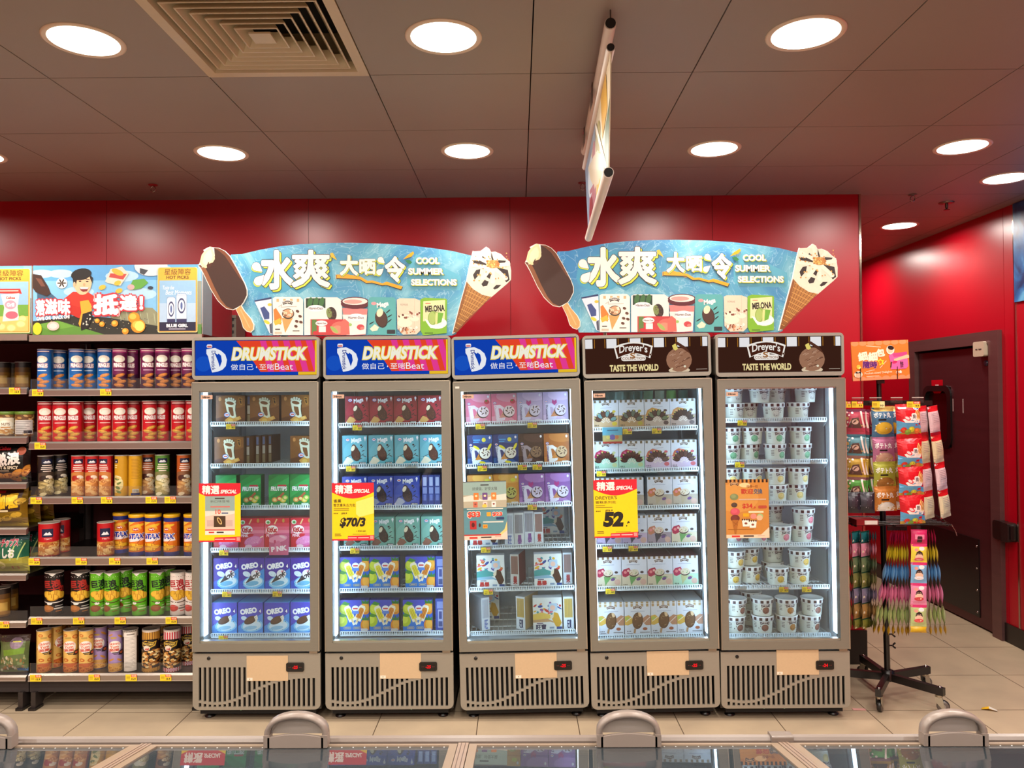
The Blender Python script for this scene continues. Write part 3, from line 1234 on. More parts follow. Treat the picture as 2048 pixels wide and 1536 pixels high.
    a2 = Art(b, front(dx - 0.037, dx + 0.037, dz - 0.016, dz + 0.016, -0.0066), 74, 32, 'gloss')
    for x in (8, 16, 60, 67):
        a2.ell(x, 16, 2, 2, '6a2a2a')
    b.build('temperature_display', gp)
    return root, M, Mi, zs


SPEC = [
    dict(top=(381, 641), bot=(382.5, 643), rails=(843, 926.5, 1010, 1095, 1178, 1266), lit=header_drumstick,
         tags={0: [(461, 1)], 3: [(447, 0)], 4: [(453, 0), (554, 1)], 5: [(446, 0)], 1: [(450, 2)]}),
    dict(top=(645, 902), bot=(649.5, 907.5), rails=(845, 927, 1010, 1091, 1175.5, 1262), lit=header_drumstick,
         tags={0: [(714, 1)], 1: [(701, 1), (823, 2)], 3: [(709, 0)]}),
    dict(top=(904, 1158), bot=(919, 1177.6), rails=(841, 925, 1005, 1088, 1172, 1260), lit=header_drumstick,
         tags={0: [(960, 1), (1064, 1)], 1: [(964, 1), (1044, 0), (1074, 1)], 2: [(1064, 0)], 3: [(971, 1)], 4: [(976, 1)]}),
    dict(top=(1164.4, 1422.8), bot=(1182, 1439), rails=(852, 935, 1010, 1086, 1170.5, 1268), lit=header_dreyers,
         tags={0: [(1254, 1), (1313, 1)], 1: [(1202, 1)], 3: [(1214, 1), (1266, 1)], 4: [(1220, 1)]}),
    dict(top=(1430.7, 1689), bot=(1443, 1699), rails=(835, 918.5, 1001, 1084.5, 1169, 1266), lit=header_dreyers,
         tags={0: [(1484, 0), (1523, 2), (1572, 2)], 1: [(1479, 1), (1555, 2), (1632, 2)], 4: [(1567, 1), (1613, 1), (1480, 2)]}),
]
FRZ = [freezer(k, **s) for k, s in enumerate(SPEC)]

# blank cards over the grilles
for k, (x0, x1, y0, y1) in enumerate(((493.5, 576, 1311, 1362), (760, 842, 1306, 1357.5), (1031, 1113, 1305, 1357), (1294.5, 1377, 1301, 1351.5), (1553.5, 1637, 1299, 1350))):
    root, M, Mi, zs = FRZ[k]
    p0, p1 = Mi @ at(x0, y1, FY - 0.001), Mi @ at(x1, y0, FY - 0.001)
    b = MB()
    b.box((p0.x, -0.002, p0.z), (p1.x, -0.0004, p1.z), 'c4a884', 'paper')
    a = Art(b, front(p0.x, p1.x, p0.z, p1.z, -0.002), 312, 193, 'paper')
    a.rect(2, 168, 44, 190, 'e8d8c4')
    a.rect(20, 174, 26, 184, '8a7a6a')
    o = b.build('blank_card')
    o.matrix_world = M
    tag(o, 'blank beige card stuck over the vent slots of the %s freezer' % WHICH[k], 'card', 'blank cards on the freezer grilles')
# ------------------------------------------------------------------ frozen goods: cartons and tubs
def badge(a, x, y, r, c='3a5ab0'):
    a.ell(x, y, r * 1.3, r, c)
    a.ell(x, y, r * 1.05, r * 0.72, 'e8ecf8')
    a.rect(x - r * 0.7, y - r * 0.3, x + r * 0.7, y + r * 0.3, 'd86868')


def d_foot(a):                         # 100 x 96
    a.bg('6e3f16')
    a.ell(18, 30, 40, 60, '7a4a1c')
    a.ell(60, 20, 50, 24, '835220')
    a.ell(50, 92, 62, 22, '5c3010')
    def foot(x, y, k, c, ci):
        a.sub(x, y, k)
        for (tx, ty, r) in ((-15, -33, 4.6), (-6, -37, 4.2), (3, -37, 3.8), (11, -34, 3.4), (17, -28, 3.2)):
            a.ell(tx, ty, r, r * 1.15, c)
        a.ell(0, -20, 20, 13, c, 12)
        a.poly([(-18, -18), (18, -16), (17, 4), (20, 24), (12, 36), (0, 34), (-8, 20), (-14, 4)], c)
        a.ell(9, 26, 12, 12, c)
        a.ell(-1, -21, 14, 6, ci, 12)
        a.poly([(-8, -8), (8, -6), (11, 10), (12, 24), (6, 26), (0, 20), (-6, 6)], ci)
        a.sub(0, 0, 1)
    foot(52, 48, 0.98, '2c1a0a', '2c1a0a')
    foot(50, 46, 0.95, 'dfe3c8', '7a4a22')
    foot(84, 20, 0.34, 'a8742c', '3a1e08')
    a.ell(14, 12, 5, 7, 'c88a4a')
    badge(a, 38, 66, 8)
    a.poly([(30, 84), (46, 72), (60, 78), (82, 70), (88, 80), (70, 88), (60, 96), (40, 96)], 'd8a048')
    a.ell(50, 86, 9, 7, 'e8c060')
    a.ell(74, 78, 7, 5, 'e0b868')
    a.rect(66, 90, 88, 94, 'c8a888')


def side_foot(a):
    a.bg('5a3a20')
    a.rect(20, 4, 80, 32, '6a7aa8')
    a.rect(15, 36, 85, 66, 'b8b4ac')
    a.rect(15, 68, 85, 98, '8a7a5c')


def d_frut(a):                         # 100 x 150
    a.bg('1c8a40')
    a.poly([(0, 60), (100, 10), (100, 40), (0, 110)], '2aa250')
    a.poly([(0, 0), (50, 0), (0, 30)], '157034')
    a.rr(44, 46, 86, 56, 4, 'c83040')
    a.text('FRUTTIPS', 10, 54, 90, 76, 'f2f6ee', 0.05, shear=0.15, edge=[('14602c', 0.05)])
    a.line([(50, 108), (74, 84)], 10, 'b05a3a')
    for x, y, c in ((30, 118, 'd89048'), (52, 112, 'b8583a'), (70, 120, 'e0c040'), (80, 108, '8ac048')):
        a.ell(x, y, 14, 12, c)
        a.ell(x, y, 8, 7, 'f0d890')
    a.rect(56, 134, 90, 142, 'd8e8d8')
    a.ell(16, 138, 4, 6, 'c8e4c8')


def d_kitkat(a):                       # 100 x 122
    a.bg('cf1f38')
    a.rect(0, 20, 100, 34, 'd93a56')
    a.rect(0, 34, 100, 48, 'e05a78')
    a.rect(0, 48, 100, 62, 'e8809a')
    a.poly([(0, 62), (40, 58), (10, 122), (0, 122)], 'c01830')
    a.poly([(30, 122), (60, 60), (100, 60), (100, 122)], 'd85a86')
    a.line([(40, 24), (50, 4)], 5, 'ecc088')
    a.ell(14, 16, 10, 9, 'dce8d0')
    a.ell(15, 17, 6, 5, '4a9a4a')
    a.ell(30, 46, 24, 17, 'fbf4f2', -8)
    a.text('KitKat', 10, 36, 50, 58, 'c41a2c', 0.06)
    a.text('PINK', 8, 64, 38, 75, 'f6c8d4', 0.05)
    a.ell(56, 92, 36, 20, 'd86aa8', -14)
    a.ell(54, 89, 31, 15, 'e48abc', -14)
    a.dots(30, 78, 80, 100, 22, 1.2, ['8a3a6a', 'f6dcea'], 4)
    a.line([(84, 78), (96, 72)], 5, 'f0dcc0')
    a.ell(38, 112, 14, 7, 'f4ccd8')
    a.ell(76, 10, 5, 8, 'c89048')


def oreo_base(a):
    a.bg('1f8fe0')
    a.poly([(0, 0), (100, 0), (100, 38), (84, 48), (74, 66), (40, 74), (0, 90)], '3a28a0')
    a.poly([(0, 90), (26, 78), (30, 122), (0, 122)], '2a56c8')
    a.text('OREO', 8, 18, 76, 40, 'fbfbff', 0.07, rot=-9, edge=[('1a3ab0', 0.05)])
    a.ell(88, 30, 6, 9, '2a2a8a')
    a.text('4', 85, 23, 92, 37, 'ffffff', 0.05)
    a.ell(56, 92, 42, 24, '7ccaf2', -8)
    a.ell(56, 90, 36, 18, 'd6eefa', -8)
    a.ell(52, 96, 26, 9, '6ab4dc', -8)
    a.ell(30, 60, 16, 10, 'd8ecfa', 20)
    a.dots(4, 56, 98, 116, 16, 1.4, ['16243c'], 9)


def d_oreo_cone(a):                    # 100 x 122
    oreo_base(a)
    a.poly([(24, 96), (50, 60), (64, 78)], '26242c')
    a.poly([(30, 90), (52, 62), (57, 70)], '3a3842')
    a.ell(66, 60, 19, 17, 'eeeef4')
    for r in (-60, -20, 20, 60, 100, 140):
        a.ell(66 + 10 * math.cos(math.radians(r)), 60 + 9 * math.sin(math.radians(r)), 8, 2.4, '1c1a22', r)
    a.ell(68, 50, 4, 3, 'e88a98')


def d_oreo_bar(a):                     # 100 x 132
    a.bg('4a96e6')
    a.poly([(0, 0), (100, 0), (100, 44), (70, 64), (30, 76), (0, 100)], '4a4cc0')
    a.text('OREO', 8, 24, 76, 48, 'fbfbff', 0.07, rot=-9, edge=[('2a3ab0', 0.05)])
    a.ell(88, 36, 6, 9, '3a3a9a')
    a.text('4', 85, 29, 92, 43, 'ffffff', 0.05)
    a.ell(56, 98, 44, 26, '8cd0f4', -8)
    a.ell(56, 98, 37, 20, 'dff0fa', -8)
    a.ell(50, 106, 26, 8, '9accE8'.lower(), -8)
    a.ell(24, 66, 12, 9, 'd8ecfa', 20)
    a.ell(50, 74, 28, 15, '4a2e22', -28)
    a.ell(50, 72, 24, 11, '5c3a2a', -28)
    a.poly([(64, 60), (76, 52), (80, 66), (74, 84), (66, 88), (70, 74)], 'f2ece0')
    a.dots(4, 60, 98, 126, 14, 1.4, ['203050'], 5)


def mega(c, c2, splash, bar, dark='1a1412'):
    def d(a):                          # 100 x 122
        a.bg(c)
        a.ell(50, 70, 46, 46, c2)
        badge(a, 22, 17, 7, '4a5ab0')
        a.text('Mega', 34, 8, 80, 32, 'f6f6fa', 0.035, shear=0.22, rot=-12)
        a.ell(92, 10, 4, 6, 'e8e8f0')
        a.poly([(88, 8), (96, 8), (92, 24)], 'e8e8f0')
        a.poly([(4, 110), (20, 86), (36, 92), (46, 104), (30, 116), (12, 118)], splash)
        a.line([(12, 90), (40, 76)], 2, dark)
        for x, y, r in ((80, 46, -40), (84, 62, -30), (82, 78, -40), (74, 94, -20), (90, 84, 20)):
            a.ell(x, y, 7, 1.6, dark, r)
        a.rr(72, 36, 80, 43, 1, dark)
        a.ell(55, 78, 19, 27, dark, -14)
        a.ell(54, 76, 17, 25, bar, -14)
        a.ell(48, 50, 10, 15, bar, -14)
        a.ell(50, 60, 15, 16, bar, -10)
        a.ell(43, 52, 7, 12, 'eee0c0', 24)
        a.dots(44, 66, 66, 96, 12, 1.3, ['6a3a24', '8a5a3a'], 3)
        a.rr(68, 108, 96, 118, 3, '1c1a20')
        for x in (72, 78, 84, 90):
            a.rect(x, 110, x + 4, 114, 'f0ecec')
        a.ell(6, 112, 3, 3, 'f0e0e0')
        a.ell(20, 40, 5, 3, c2)
    return d


def d_fruit(a):                        # 100 x 108
    a.bg('1c5cc4')
    a.rect(0, 0, 100, 26, '4a54c4')
    a.ell(20, 90, 50, 34, '1878d4')
    for x, y in ((18, 30), (8, 70)):
        a.ell(x, y, 19, 20, 'b8cc2a')
        a.ell(x - 3, y - 4, 12, 13, 'd4e048')
        a.poly([(x - 12, y - 16), (x - 2, y - 26), (x + 20, y - 18), (x + 4, y - 12)], '3c8c30')
    for x, y in ((88, 28), (88, 84)):
        a.ell(x, y, 17, 21, 'e08a24')
        a.ell(x, y - 2, 11, 15, 'eeae40')
        a.poly([(x - 12, y - 16), (x - 14, y - 30), (x - 4, y - 22), (x, y - 34), (x + 4, y - 22), (x + 14, y - 30), (x + 10, y - 15)], '2c7a34')

    def lolly(x, y, r, c, c2):
        ca, sa = math.cos(math.radians(r)), math.sin(math.radians(r))
        def q(u, v):
            return (x + u * ca - v * sa, y + u * sa + v * ca)
        for k, col in ((1.28, 'f6f0d8'), (1.0, c)):
            w, h = 9 * k, 18 + 4 * (k - 1) * 8
            a.poly([q(-w, h), q(-w, -h + 6), q(-w * 0.6, -h - 1), q(w * 0.6, -h - 1), q(w, -h + 6), q(w, h)], col)
            a.poly([q(-3 * k, h), q(3 * k, h), q(3 * k, h + 14), q(-3 * k, h + 14)], 'e8c88c' if k == 1 else col)
        a.line([q(-3, -12), q(-3, 14)], 2.5, c2)
        a.line([q(3, -12), q(3, 14)], 2.5, c2)
    lolly(34, 46, -22, 'e6d83c', 'c8b020')
    lolly(70, 44, 22, 'dc8a30', 'b8661a')
    a.ell(54, 28, 12, 10, 'f2f4fa')
    a.rect(46, 26, 62, 31, 'd84848')
    a.rr(42, 36, 66, 46, 3, '5a8ae0')
    for x in (14, 46):
        a.rr(x, 90, x + 24, 98, 2, 'd4c84c')
        a.rr(x + 1, 91, x + 23, 97, 2, '2a6ac8')
        a.rect(x + 4, 93, x + 20, 95, 'e8e06c')
    a.rr(72, 96, 96, 104, 2, 'd0ccc8')


def drum(c, c2, dcol, letter, scoop, cone='d08a4a', extra=None):
    def d(a):                          # 100 x 112
        a.bg(c)
        a.ell(70, 10, 50, 22, c2)
        a.ell(30, 104, 60, 20, c2)
        a.poly([(10, 44), (34, 42), (52, 54), (58, 76), (52, 100), (30, 108), (20, 108)], dcol)
        a.poly([(28, 56), (36, 56), (44, 66), (46, 80), (40, 94), (32, 84)], c)
        a.text('Drumstick', 12, 48, 20, 104, letter, 0.03, rot=90)
        badge(a, 14, 36, 5)
        a.poly([(30, 92), (52, 58), (74, 90)], cone)
        a.line([(40, 82), (56, 72)], 1.5, 'a86a30')
        a.line([(46, 72), (60, 84)], 1.5, 'a86a30')
        a.ell(68, 70, 23, 22, '3c241c', 20)
        a.ell(70, 67, 22, 21, scoop, 20)
        for r in (0, 50, 110, 170, 230, 290):
            a.ell(72 + 12 * math.cos(math.radians(r)), 64 + 11 * math.sin(math.radians(r)), 6, 2, '4a2a20', r + 40)
        a.dots(58, 50, 86, 76, 8, 1.5, ['e8c070', '6a4020'], 2)
        if extra:
            extra(a)
        a.rect(70, 102, 96, 108, 'f0ece8')
        a.ell(90, 10, 4, 5, 'f4f0f4')
    return d


def x_banana(a):
    for x, y, r in ((36, 46, 30), (88, 44, -60), (60, 102, 10)):
        a.ell(x, y, 14, 5, 'ecdc2c', r)
    a.ell(66, 18, 8, 8, 'f0e44c')
    a.line([(24, 18), (52, 18)], 5, '4aa0e0')
    a.line([(24, 26), (46, 26)], 4, '4aa0e0')


def x_berry(a):
    a.ell(84, 30, 10, 9, 'c83048')
    a.ell(82, 26, 4, 3, '4a8a3a')


def x_tulip(a):
    a.poly([(38, 28), (46, 34), (54, 28), (56, 40), (46, 50), (36, 40)], 'b03a80')


def d_sun(c, c2, bar, word, wcol):
    def d(a):                          # 100 x 104
        a.bg('e6ece8')
        R = random.Random(word)
        pal = ['c83c34', '2a4a9a', 'e8b830', '4aa0a8', 'd87a3a', '8a5a9a', 'e07a88']
        for i in range(22):
            a.ell(R.uniform(6, 96), R.uniform(6, 52), R.uniform(4, 11), R.uniform(2, 5), pal[i % 7], R.uniform(-40, 40), 9)
        a.rr(54, 18, 84, 42, 4, 'b8d4e8')
        a.ell(68, 32, 9, 8, 'f0c8b4')
        a.poly([(0, 52), (30, 46), (60, 54), (60, 66), (0, 74)], c)
        a.poly([(0, 70), (50, 66), (70, 76), (70, 80), (0, 78)], c2)
        a.poly([(0, 78), (60, 76), (100, 92), (100, 104), (0, 104)], 'e8ece8')
        a.poly([(60, 58), (74, 46), (86, 50), (98, 80), (90, 92), (78, 92)], bar)
        a.poly([(58, 60), (72, 48), (70, 62), (64, 68)], 'f0e4c4')
        a.text(word, 10, 84, 44, 101, wcol, 0.04)
        a.rect(12, 79, 34, 82, '6a5a7a')
        a.rr(80, 92, 99, 102, 1, '2a4a8a')
        a.rect(56, 92, 72, 98, '8aa0b8')
    return d


def side_sun(panel, word, wcol):
    def d(a):                          # 40 x 104
        a.bg('dfe6ea')
        a.rect(4, 6, 36, 66, panel)
        for i in range(5):
            a.line([(8 + 6 * i, 8), (7 + 6 * i, 64)], 0.8, '7a6a5a')
        a.text(word, 14, 72, 30, 100, wcol, 0.04, rot=0)
    return d


def stripes_top(a, W, c='8a6a3c'):
    for i in range(5):
        a.rect(i * W / 5 + W * 0.04, 0, i * W / 5 + W * 0.13, 10, c)


def d_coll_fan(lower, ribbon, fruit, berries):
    def d(a):                          # 100 x 112
        a.bg('dfe4ee')
        stripes_top(a, 100, '7a6a50')
        logo_arch(a, 50, 13, 34, "Dreyer's", 'f6f2ee', '4a3a34', 'f0e8e0')
        a.line([(30, 30), (72, 29)], 1.2, '9aa0b4')
        a.poly([(0, 60), (100, 60), (100, 112), (0, 112)], lower)
        a.line([(0, 60), (100, 60)], 1, 'b0a8a8')
        if ribbon:
            pts = [(4, 62), (12, 42), (30, 32), (54, 38), (58, 48), (40, 46), (26, 52), (18, 66)]
            a.poly(pts, ribbon[0])
            a.ell(24, 46, 5, 5, ribbon[1])
            a.ell(38, 42, 5, 5, ribbon[2])
        a.ell(82, 44, 7, 5, fruit)
        a.ell(84, 92, 10, 8, fruit)
        for i, r in enumerate((-74, -46, -18, 12, 42, 72)):
            x, y = 50 + 32 * math.sin(math.radians(r)), 82 - 30 * math.cos(math.radians(r))
            a.ell(x, y, 15, 10, berries[0], r - 90)
            a.ell(x, y, 12, 7, berries[1 + i % (len(berries) - 1)], r - 90)
            a.ell(50 + 44 * math.sin(math.radians(r)), 82 - 42 * math.cos(math.radians(r)), 3, 3, 'c8c070')
            a.line([(50 + 18 * math.sin(math.radians(r)), 86 - 18 * math.cos(math.radians(r))), (50 + 8 * math.sin(math.radians(r)), 90 - 8 * math.cos(math.radians(r)))], 2.6, 'efe6d8')
        for x in (6, 12, 18):
            a.rect(x, 96, x + 3, 100, '3a3434')
        a.rect(6, 103, 24, 106, '6a6464')
    return d


def d_coll_cone(lower, cone, ribbon, nuts):
    def d(a):                          # 100 x 122
        a.bg('e2e4ee')
        stripes_top(a, 100, '8a6f4c')
        logo_arch(a, 46, 16, 38, "Dreyer's", 'f6f2ee', '50302a', 'f0e8e0')
        a.line([(20, 32), (72, 31)], 1.4, '9098b4')
        a.poly([(0, 72), (100, 72), (100, 122), (0, 122)], lower)
        a.line([(0, 72), (100, 72)], 1, 'b0a8a0')
        if ribbon:
            a.poly([(0, 62), (8, 50), (30, 44), (36, 56), (34, 72), (14, 82), (4, 78)], ribbon)
            a.ell(14, 62, 6, 6, 'e8888a')
            a.ell(26, 56, 5, 5, 'f0b8b0')
        a.poly([(30, 78), (58, 80), (36, 116)], cone)
        a.ell(48, 66, 20, 15, '4a342c', -6)
        a.ell(48, 63, 19, 13, 'e4d4bc', -6)
        a.dots(34, 54, 62, 72, 14, 2.2, nuts, 6)
        a.ell(80, 62, 7, 5, '4a3a3c')
        a.ell(66, 90, 9, 6, '6a4a84', -20)
        a.ell(84, 102, 12, 12, 'd8b0a0')
        a.arc(68, 108, 22, 26, 3, cone, 200, 300)
        for x in (6, 12, 18):
            a.rect(x, 110, x + 3, 114, '3a3434')
        a.rect(5, 117, 26, 119, '6a6464')
    return d


def d_coll_bar(a):                     # 100 x 132
    a.bg('e2e6ee')
    stripes_top(a, 100, 'b89a68')
    a.rect(0, 6, 100, 9, 'eef0f4')
    for i in range(5):
        a.rect(i * 20 + 4, 8, i * 20 + 13, 19, 'c0a070')
    logo_arch(a, 50, 20, 38, "Dreyer's", 'f6f2ee', '5a3a30', 'f0e8e0')
    a.line([(24, 38), (78, 37)], 1.4, '9098b4')
    a.poly([(0, 56), (16, 52), (30, 62), (30, 84), (12, 92), (0, 90)], 'e0b450')
    a.ell(10, 66, 9, 8, 'b8c050')
    a.line([(4, 78), (28, 60)], 3, 'f4e8d0')
    a.poly([(70, 64), (88, 52), (100, 56), (100, 92), (82, 92), (70, 80)], 'c08a6a')
    a.line([(72, 84), (98, 60)], 2.5, 'f0e0d4')
    a.ell(50, 74, 21, 33, '5a3a24', 6)
    a.ell(49, 74, 17, 29, '6c4a2e', 6)
    a.dots(38, 50, 62, 98, 18, 1.4, ['c8a878', '8a6038'], 8)
    a.poly([(52, 42), (62, 44), (66, 56), (60, 60), (54, 56)], 'e8c498')
    a.poly([(36, 104), (44, 106), (40, 124), (33, 122)], 'b8906a')
    a.ell(78, 106, 9, 6, 'a85a3a')
    a.rect(58, 118, 96, 121, '8a8a8a')
    for x in (8, 14, 20):
        a.rect(x, 113, x + 3, 117, '3a3434')
    a.rect(8, 122, 30, 124, '4a4444')
    a.rect(8, 128, 30, 130, '4a4444')


CARTON = {
    # key: (w, h, d, canvas height, art, side colour, top colour)
    'foot': (0.150, 0.144, 0.045, 96, d_foot, '55371f', '6a4018'),
    'frut': (0.106, 0.160, 0.06, 150, d_frut, '16602e', '2a9a50'),
    'kitkat': (0.128, 0.156, 0.07, 122, d_kitkat, 'a8182c', 'b83048'),
    'oreo_cone': (0.1285, 0.162, 0.20, 122, d_oreo_cone, '1f78d0', '3a3ab0'),
    'oreo_bar': (0.1275, 0.160, 0.20, 132, d_oreo_bar, '2f86d8', '58b0e8'),
    'mega_red': (0.122, 0.146, 0.16, 122, mega('8c1024', '9c1830', 'd8a860', '4a1c14'), '7a0c1c', '6a0c1a'),
    'mega_teal': (0.127, 0.153, 0.16, 122, mega('5aa8b8', '68b4c2', 'efe6cc', '4a2018'), '4a98a8', '58a8b4'),
    'mega_blue': (0.129, 0.154, 0.16, 122, mega('3448a8', '4258b4', 'b0b4c8', '3a2c30'), '2c3c90', '3a4c9c'),
    'mega_green': (0.124, 0.152, 0.16, 122, mega('6aa89a', '78b4a6', '8a5a4a', '33221c'), '5a988a', '6aa89a'),
    'fruit': (0.150, 0.162, 0.05, 108, d_fruit, '2a3c80', '4a4a90'),
    'dr_pink': (0.130, 0.150, 0.08, 112, drum('e0708e', 'ec9ab0', 'ecd8e4', 'd8a0b4', 'eed8dc', 'e0988a', x_berry), 'd0607e', 'e88aa0'),
    'dr_lilac': (0.129, 0.152, 0.08, 112, drum('bca8cc', 'd4bcdc', 'd8d4ec', '2c2a5a', 'd8ccdc', 'd08a60', x_tulip), 'a890bc', 'c8b0d4'),
    'dr_navy': (0.129, 0.154, 0.08, 112, drum('20306e', '2c5a9c', 'e6ecf6', '1c2c6c', 'efe8d8', 'd0862c', x_banana), '1a2858', '3c3c80'),
    'dr_brown': (0.127, 0.154, 0.08, 112, drum('44261c', '54342a', 'a898a0', '3a2028', '8a6a50', '8a5a38'), '3a2018', '3a2018'),
    'dr_orange': (0.129, 0.152, 0.08, 112, drum('b0662c', 'c47c3c', 'f0ece8', '2c3078', 'd0b088', 'd08840'), '98541f', 'a8602c'),
    'dr_amber': (0.130, 0.152, 0.08, 112, drum('d8923c', 'e0aa50', 'ecd8b0', 'b06a2c', 'c8c068', 'd8a050', lambda a: a.ell(78, 20, 10, 7, 'd8d048')), 'c07c2c', 'cc8a3c'),
    'dr_purple': (0.130, 0.152, 0.08, 112, drum('8c5a9c', 'a878b4', 'e2daee', '3a2c6a', 'd8cce0', 'c88a5a', x_tulip), '7c4c8c', '94649f'),
    'sun_red': (0.142, 0.166, 0.06, 104, d_sun('4aa09c', '8ab8d0', '4a2c1c', '暴樂', 'c02c2c'), 'd8e2e8', 'e4e8ea'),
    'sun_gold': (0.148, 0.166, 0.06, 104, d_sun('e8c860', 'c8a070', 'd8a838', '旺寶', '24305a'), 'e2e0d4', 'e4e8ea'),
    'fan_fruit': (0.130, 0.146, 0.09, 112, d_coll_fan('d8b890', None, 'e0c83c', ['3a221c', '5a3428', '70a0a0']), 'c4ccd4', 'd0d4d8'),
    'fan_gold': (0.128, 0.146, 0.09, 112, d_coll_fan('b89468', None, 'b8a83c', ['332420', '4a342c', '5a6a5c']), 'a8aca8', 'b0b4b0'),
    'fan_wheat': (0.130, 0.146, 0.09, 112, d_coll_fan('c8b4a4', ('c89048', 'd8a860', 'e0c040'), '5a4440', ['33201c', '4a2a24', '6a7a5a']), 'c4ccd4', 'd0d4d8'),
    'fan_nut': (0.130, 0.146, 0.09, 112, d_coll_fan('bca69c', ('c8945c', 'e0b080', 'd8b848'), '6a5858', ['33241f', '463028', '3a2822']), 'c4ccd4', 'd0d4d8'),
    'fan_green': (0.130, 0.146, 0.09, 112, d_coll_fan('b4dcc4', ('b01c50', 'd86090', 'e8a040'), 'c8d49c', ['3a1c18', '52281f', '4a221c']), 'c4ccd8', 'd0d4dc'),
    'fan_rose': (0.132, 0.146, 0.09, 112, d_coll_fan('d4c0d8', ('c86a50', '5a5aa8', 'e8a0a8'), 'd0606a', ['33211e', '4c2c26', '5c3c34']), 'c4ccd8', 'd0d4dc'),
    'cone_nut': (0.127, 0.150, 0.09, 122, d_coll_cone('bcae9c', 'b8a88c', 'c87a48', ['7a5030', 'c8a878', 'e8dcc8']), 'c4ccd4', 'd0d4d8'),
    'cone_pink': (0.127, 0.148, 0.09, 122, d_coll_cone('cbb6d2', '4c4a5c', None, ['b07a50', 'e0c8b8']), 'c4ccd4', 'd0d4d8'),
    'cone_berry': (0.120, 0.150, 0.09, 122, d_coll_cone('a898a4', '3c3a48', 'c88060', ['b07a70', 'e0c8c0', 'c84a50']), '9a9aa4', 'a0a0a8'),
    'cone_green': (0.128, 0.152, 0.20, 122, d_coll_cone('d8ccb0', '6aa05c', 'b01c48', ['b08a50', 'e0d4b0', '8ab070']), 'c8d0d4', '6a3c44'),
    'cone_mint': (0.128, 0.152, 0.20, 122, d_coll_cone('b4dcc0', 'c0c490', 'b82c58', ['a0a860', 'd8e0b0', '8ab070']), 'c8d0d4', '6a3c44'),
    'coll_bar': (0.131, 0.170, 0.20, 132, d_coll_bar, 'ccd0d4', 'c8c8c8'),
}
SIDES = {
    'side_foot': (0.0195, 0.144, 0.150, 'side', side_foot, 100, 100, '6e3f16', '4a2c16'),
    'side_red': (0.046, 0.160, 0.142, 'side', side_sun('9a7a74', '樂', 'b02c2c'), 40, 104, '8a4038', 'd8dce0'),
    'side_violet': (0.050, 0.165, 0.142, 'side', side_sun('a0a4b0', '暴', '8a5aa0'), 40, 104, 'b0b0b8', 'd8dce0'),
    'side_white': (0.046, 0.165, 0.142, 'side', side_sun('c4ccd8', '旺', '7a8ac0'), 40, 104, '8a8a8c', 'd8dce0'),
    'side_gold': (0.052, 0.166, 0.148, 'side', side_sun('c8a850', '旺寶', '24305a'), 40, 104, 'd0b888', 'e0e4e4'),
    'side_blue': (0.050, 0.160, 0.150, 'side', lambda a: (a.bg('3c56b0'), a.rect(6, 10, 34, 34, '8a9ad8'), a.rect(10, 38, 30, 100, 'aab4dc'), a.rect(14, 44, 26, 70, '3a4a90'), a.rect(12, 78, 28, 96, '44548c')), 40, 108, '3a4490', '4a4a90'),
    'side_megablue': (0.030, 0.154, 0.129, 'side', lambda a: (a.bg('2c4088'), a.rect(8, 8, 32, 44, 'b0bce0'), a.rect(6, 50, 34, 76, '8a98cc'), a.rect(10, 80, 30, 104, '6a7cc0')), 40, 122, '2c3c90', '3a4c9c'),
}


def make_carton(key):
    w, h, d, ch, art, side, top = CARTON[key]
    b = MB()
    b.box((-w / 2, 0, 0), (w / 2, d, h), [side, side, side, side, top, side], 'card')
    a = Art(b, front(-w / 2, w / 2, 0, h, 0), 100, ch, 'card')
    art(a)
    # tuck flap along the top edge
    b.box((-w / 2 + 0.004, 0.0005, h), (w / 2 - 0.004, d - 0.002, h + 0.0008), top, 'card')
    return b.build('ice_cream_carton')


def make_side(key):
    w, h, d, _, art, cw, ch, broad, top = SIDES[key]
    b = MB()
    b.box((-w / 2, 0, 0), (w / 2, d, h), [broad, broad, broad, broad, top, broad], 'card')
    art(Art(b, front(-w / 2, w / 2, 0, h, 0), cw, ch, 'card'))
    return b.build('ice_cream_carton')


def make_tub(scoop, fleck, cup='e6e8da'):
    r0, r1, h = 0.046, 0.0525, 0.086
    b = MB()
    b.lathe([(r0, 0), (r0 + 0.001, 0.002), (r1, h - 0.012)], cup, 'card', 32)
    a = Art(b, drum_frame(r0, r1, 0.002, h - 0.012, math.radians(150)), 150, 74, 'card', su=14)
    R = random.Random(scoop)
    for i in range(11):
        a.ell(R.uniform(40, 112), R.uniform(6, 62), 4.2, 1.8, fleck[i % len(fleck)], R.uniform(0, 180), 7)
    for yy in (20, 28, 36, 44):
        a.rect(14, yy, 32, yy + 3, '5a5048')
    a.ell(82, 46, 21, 18, scoop)
    a.ell(78, 42, 14, 11, tuple(min(1, c * 1.25) for c in lin(scoop)))
    a.dots(68, 36, 98, 58, 6, 2, [fleck[0]], 3)
    logo_arch(a, 80, 17, 60, "Dreyer's", 'f4f0e8', '3a2a28', 'f0e8e0')
    o = b.build('ice_cream_tub')
    b = MB()
    b.lathe([(r1 + 0.0005, h - 0.024), (r1 + 0.004, h - 0.022), (r1 + 0.0045, h - 0.002), (r1 + 0.003, h), (r1 - 0.002, h), (r1 - 0.004, h - 0.003), (0.004, h - 0.003)], 'f2f4f2', 'plastic', 36)
    a = Art(b, drum_frame(r1 + 0.0041, r1 + 0.0045, h - 0.0215, h - 0.003, math.radians(359)), 360, 20, 'plastic', su=36)
    for i in range(12):
        a.rect(i * 30 + 6, 2, i * 30 + 21, 18, '4a3230')
    b.build('lid', o)
    return o


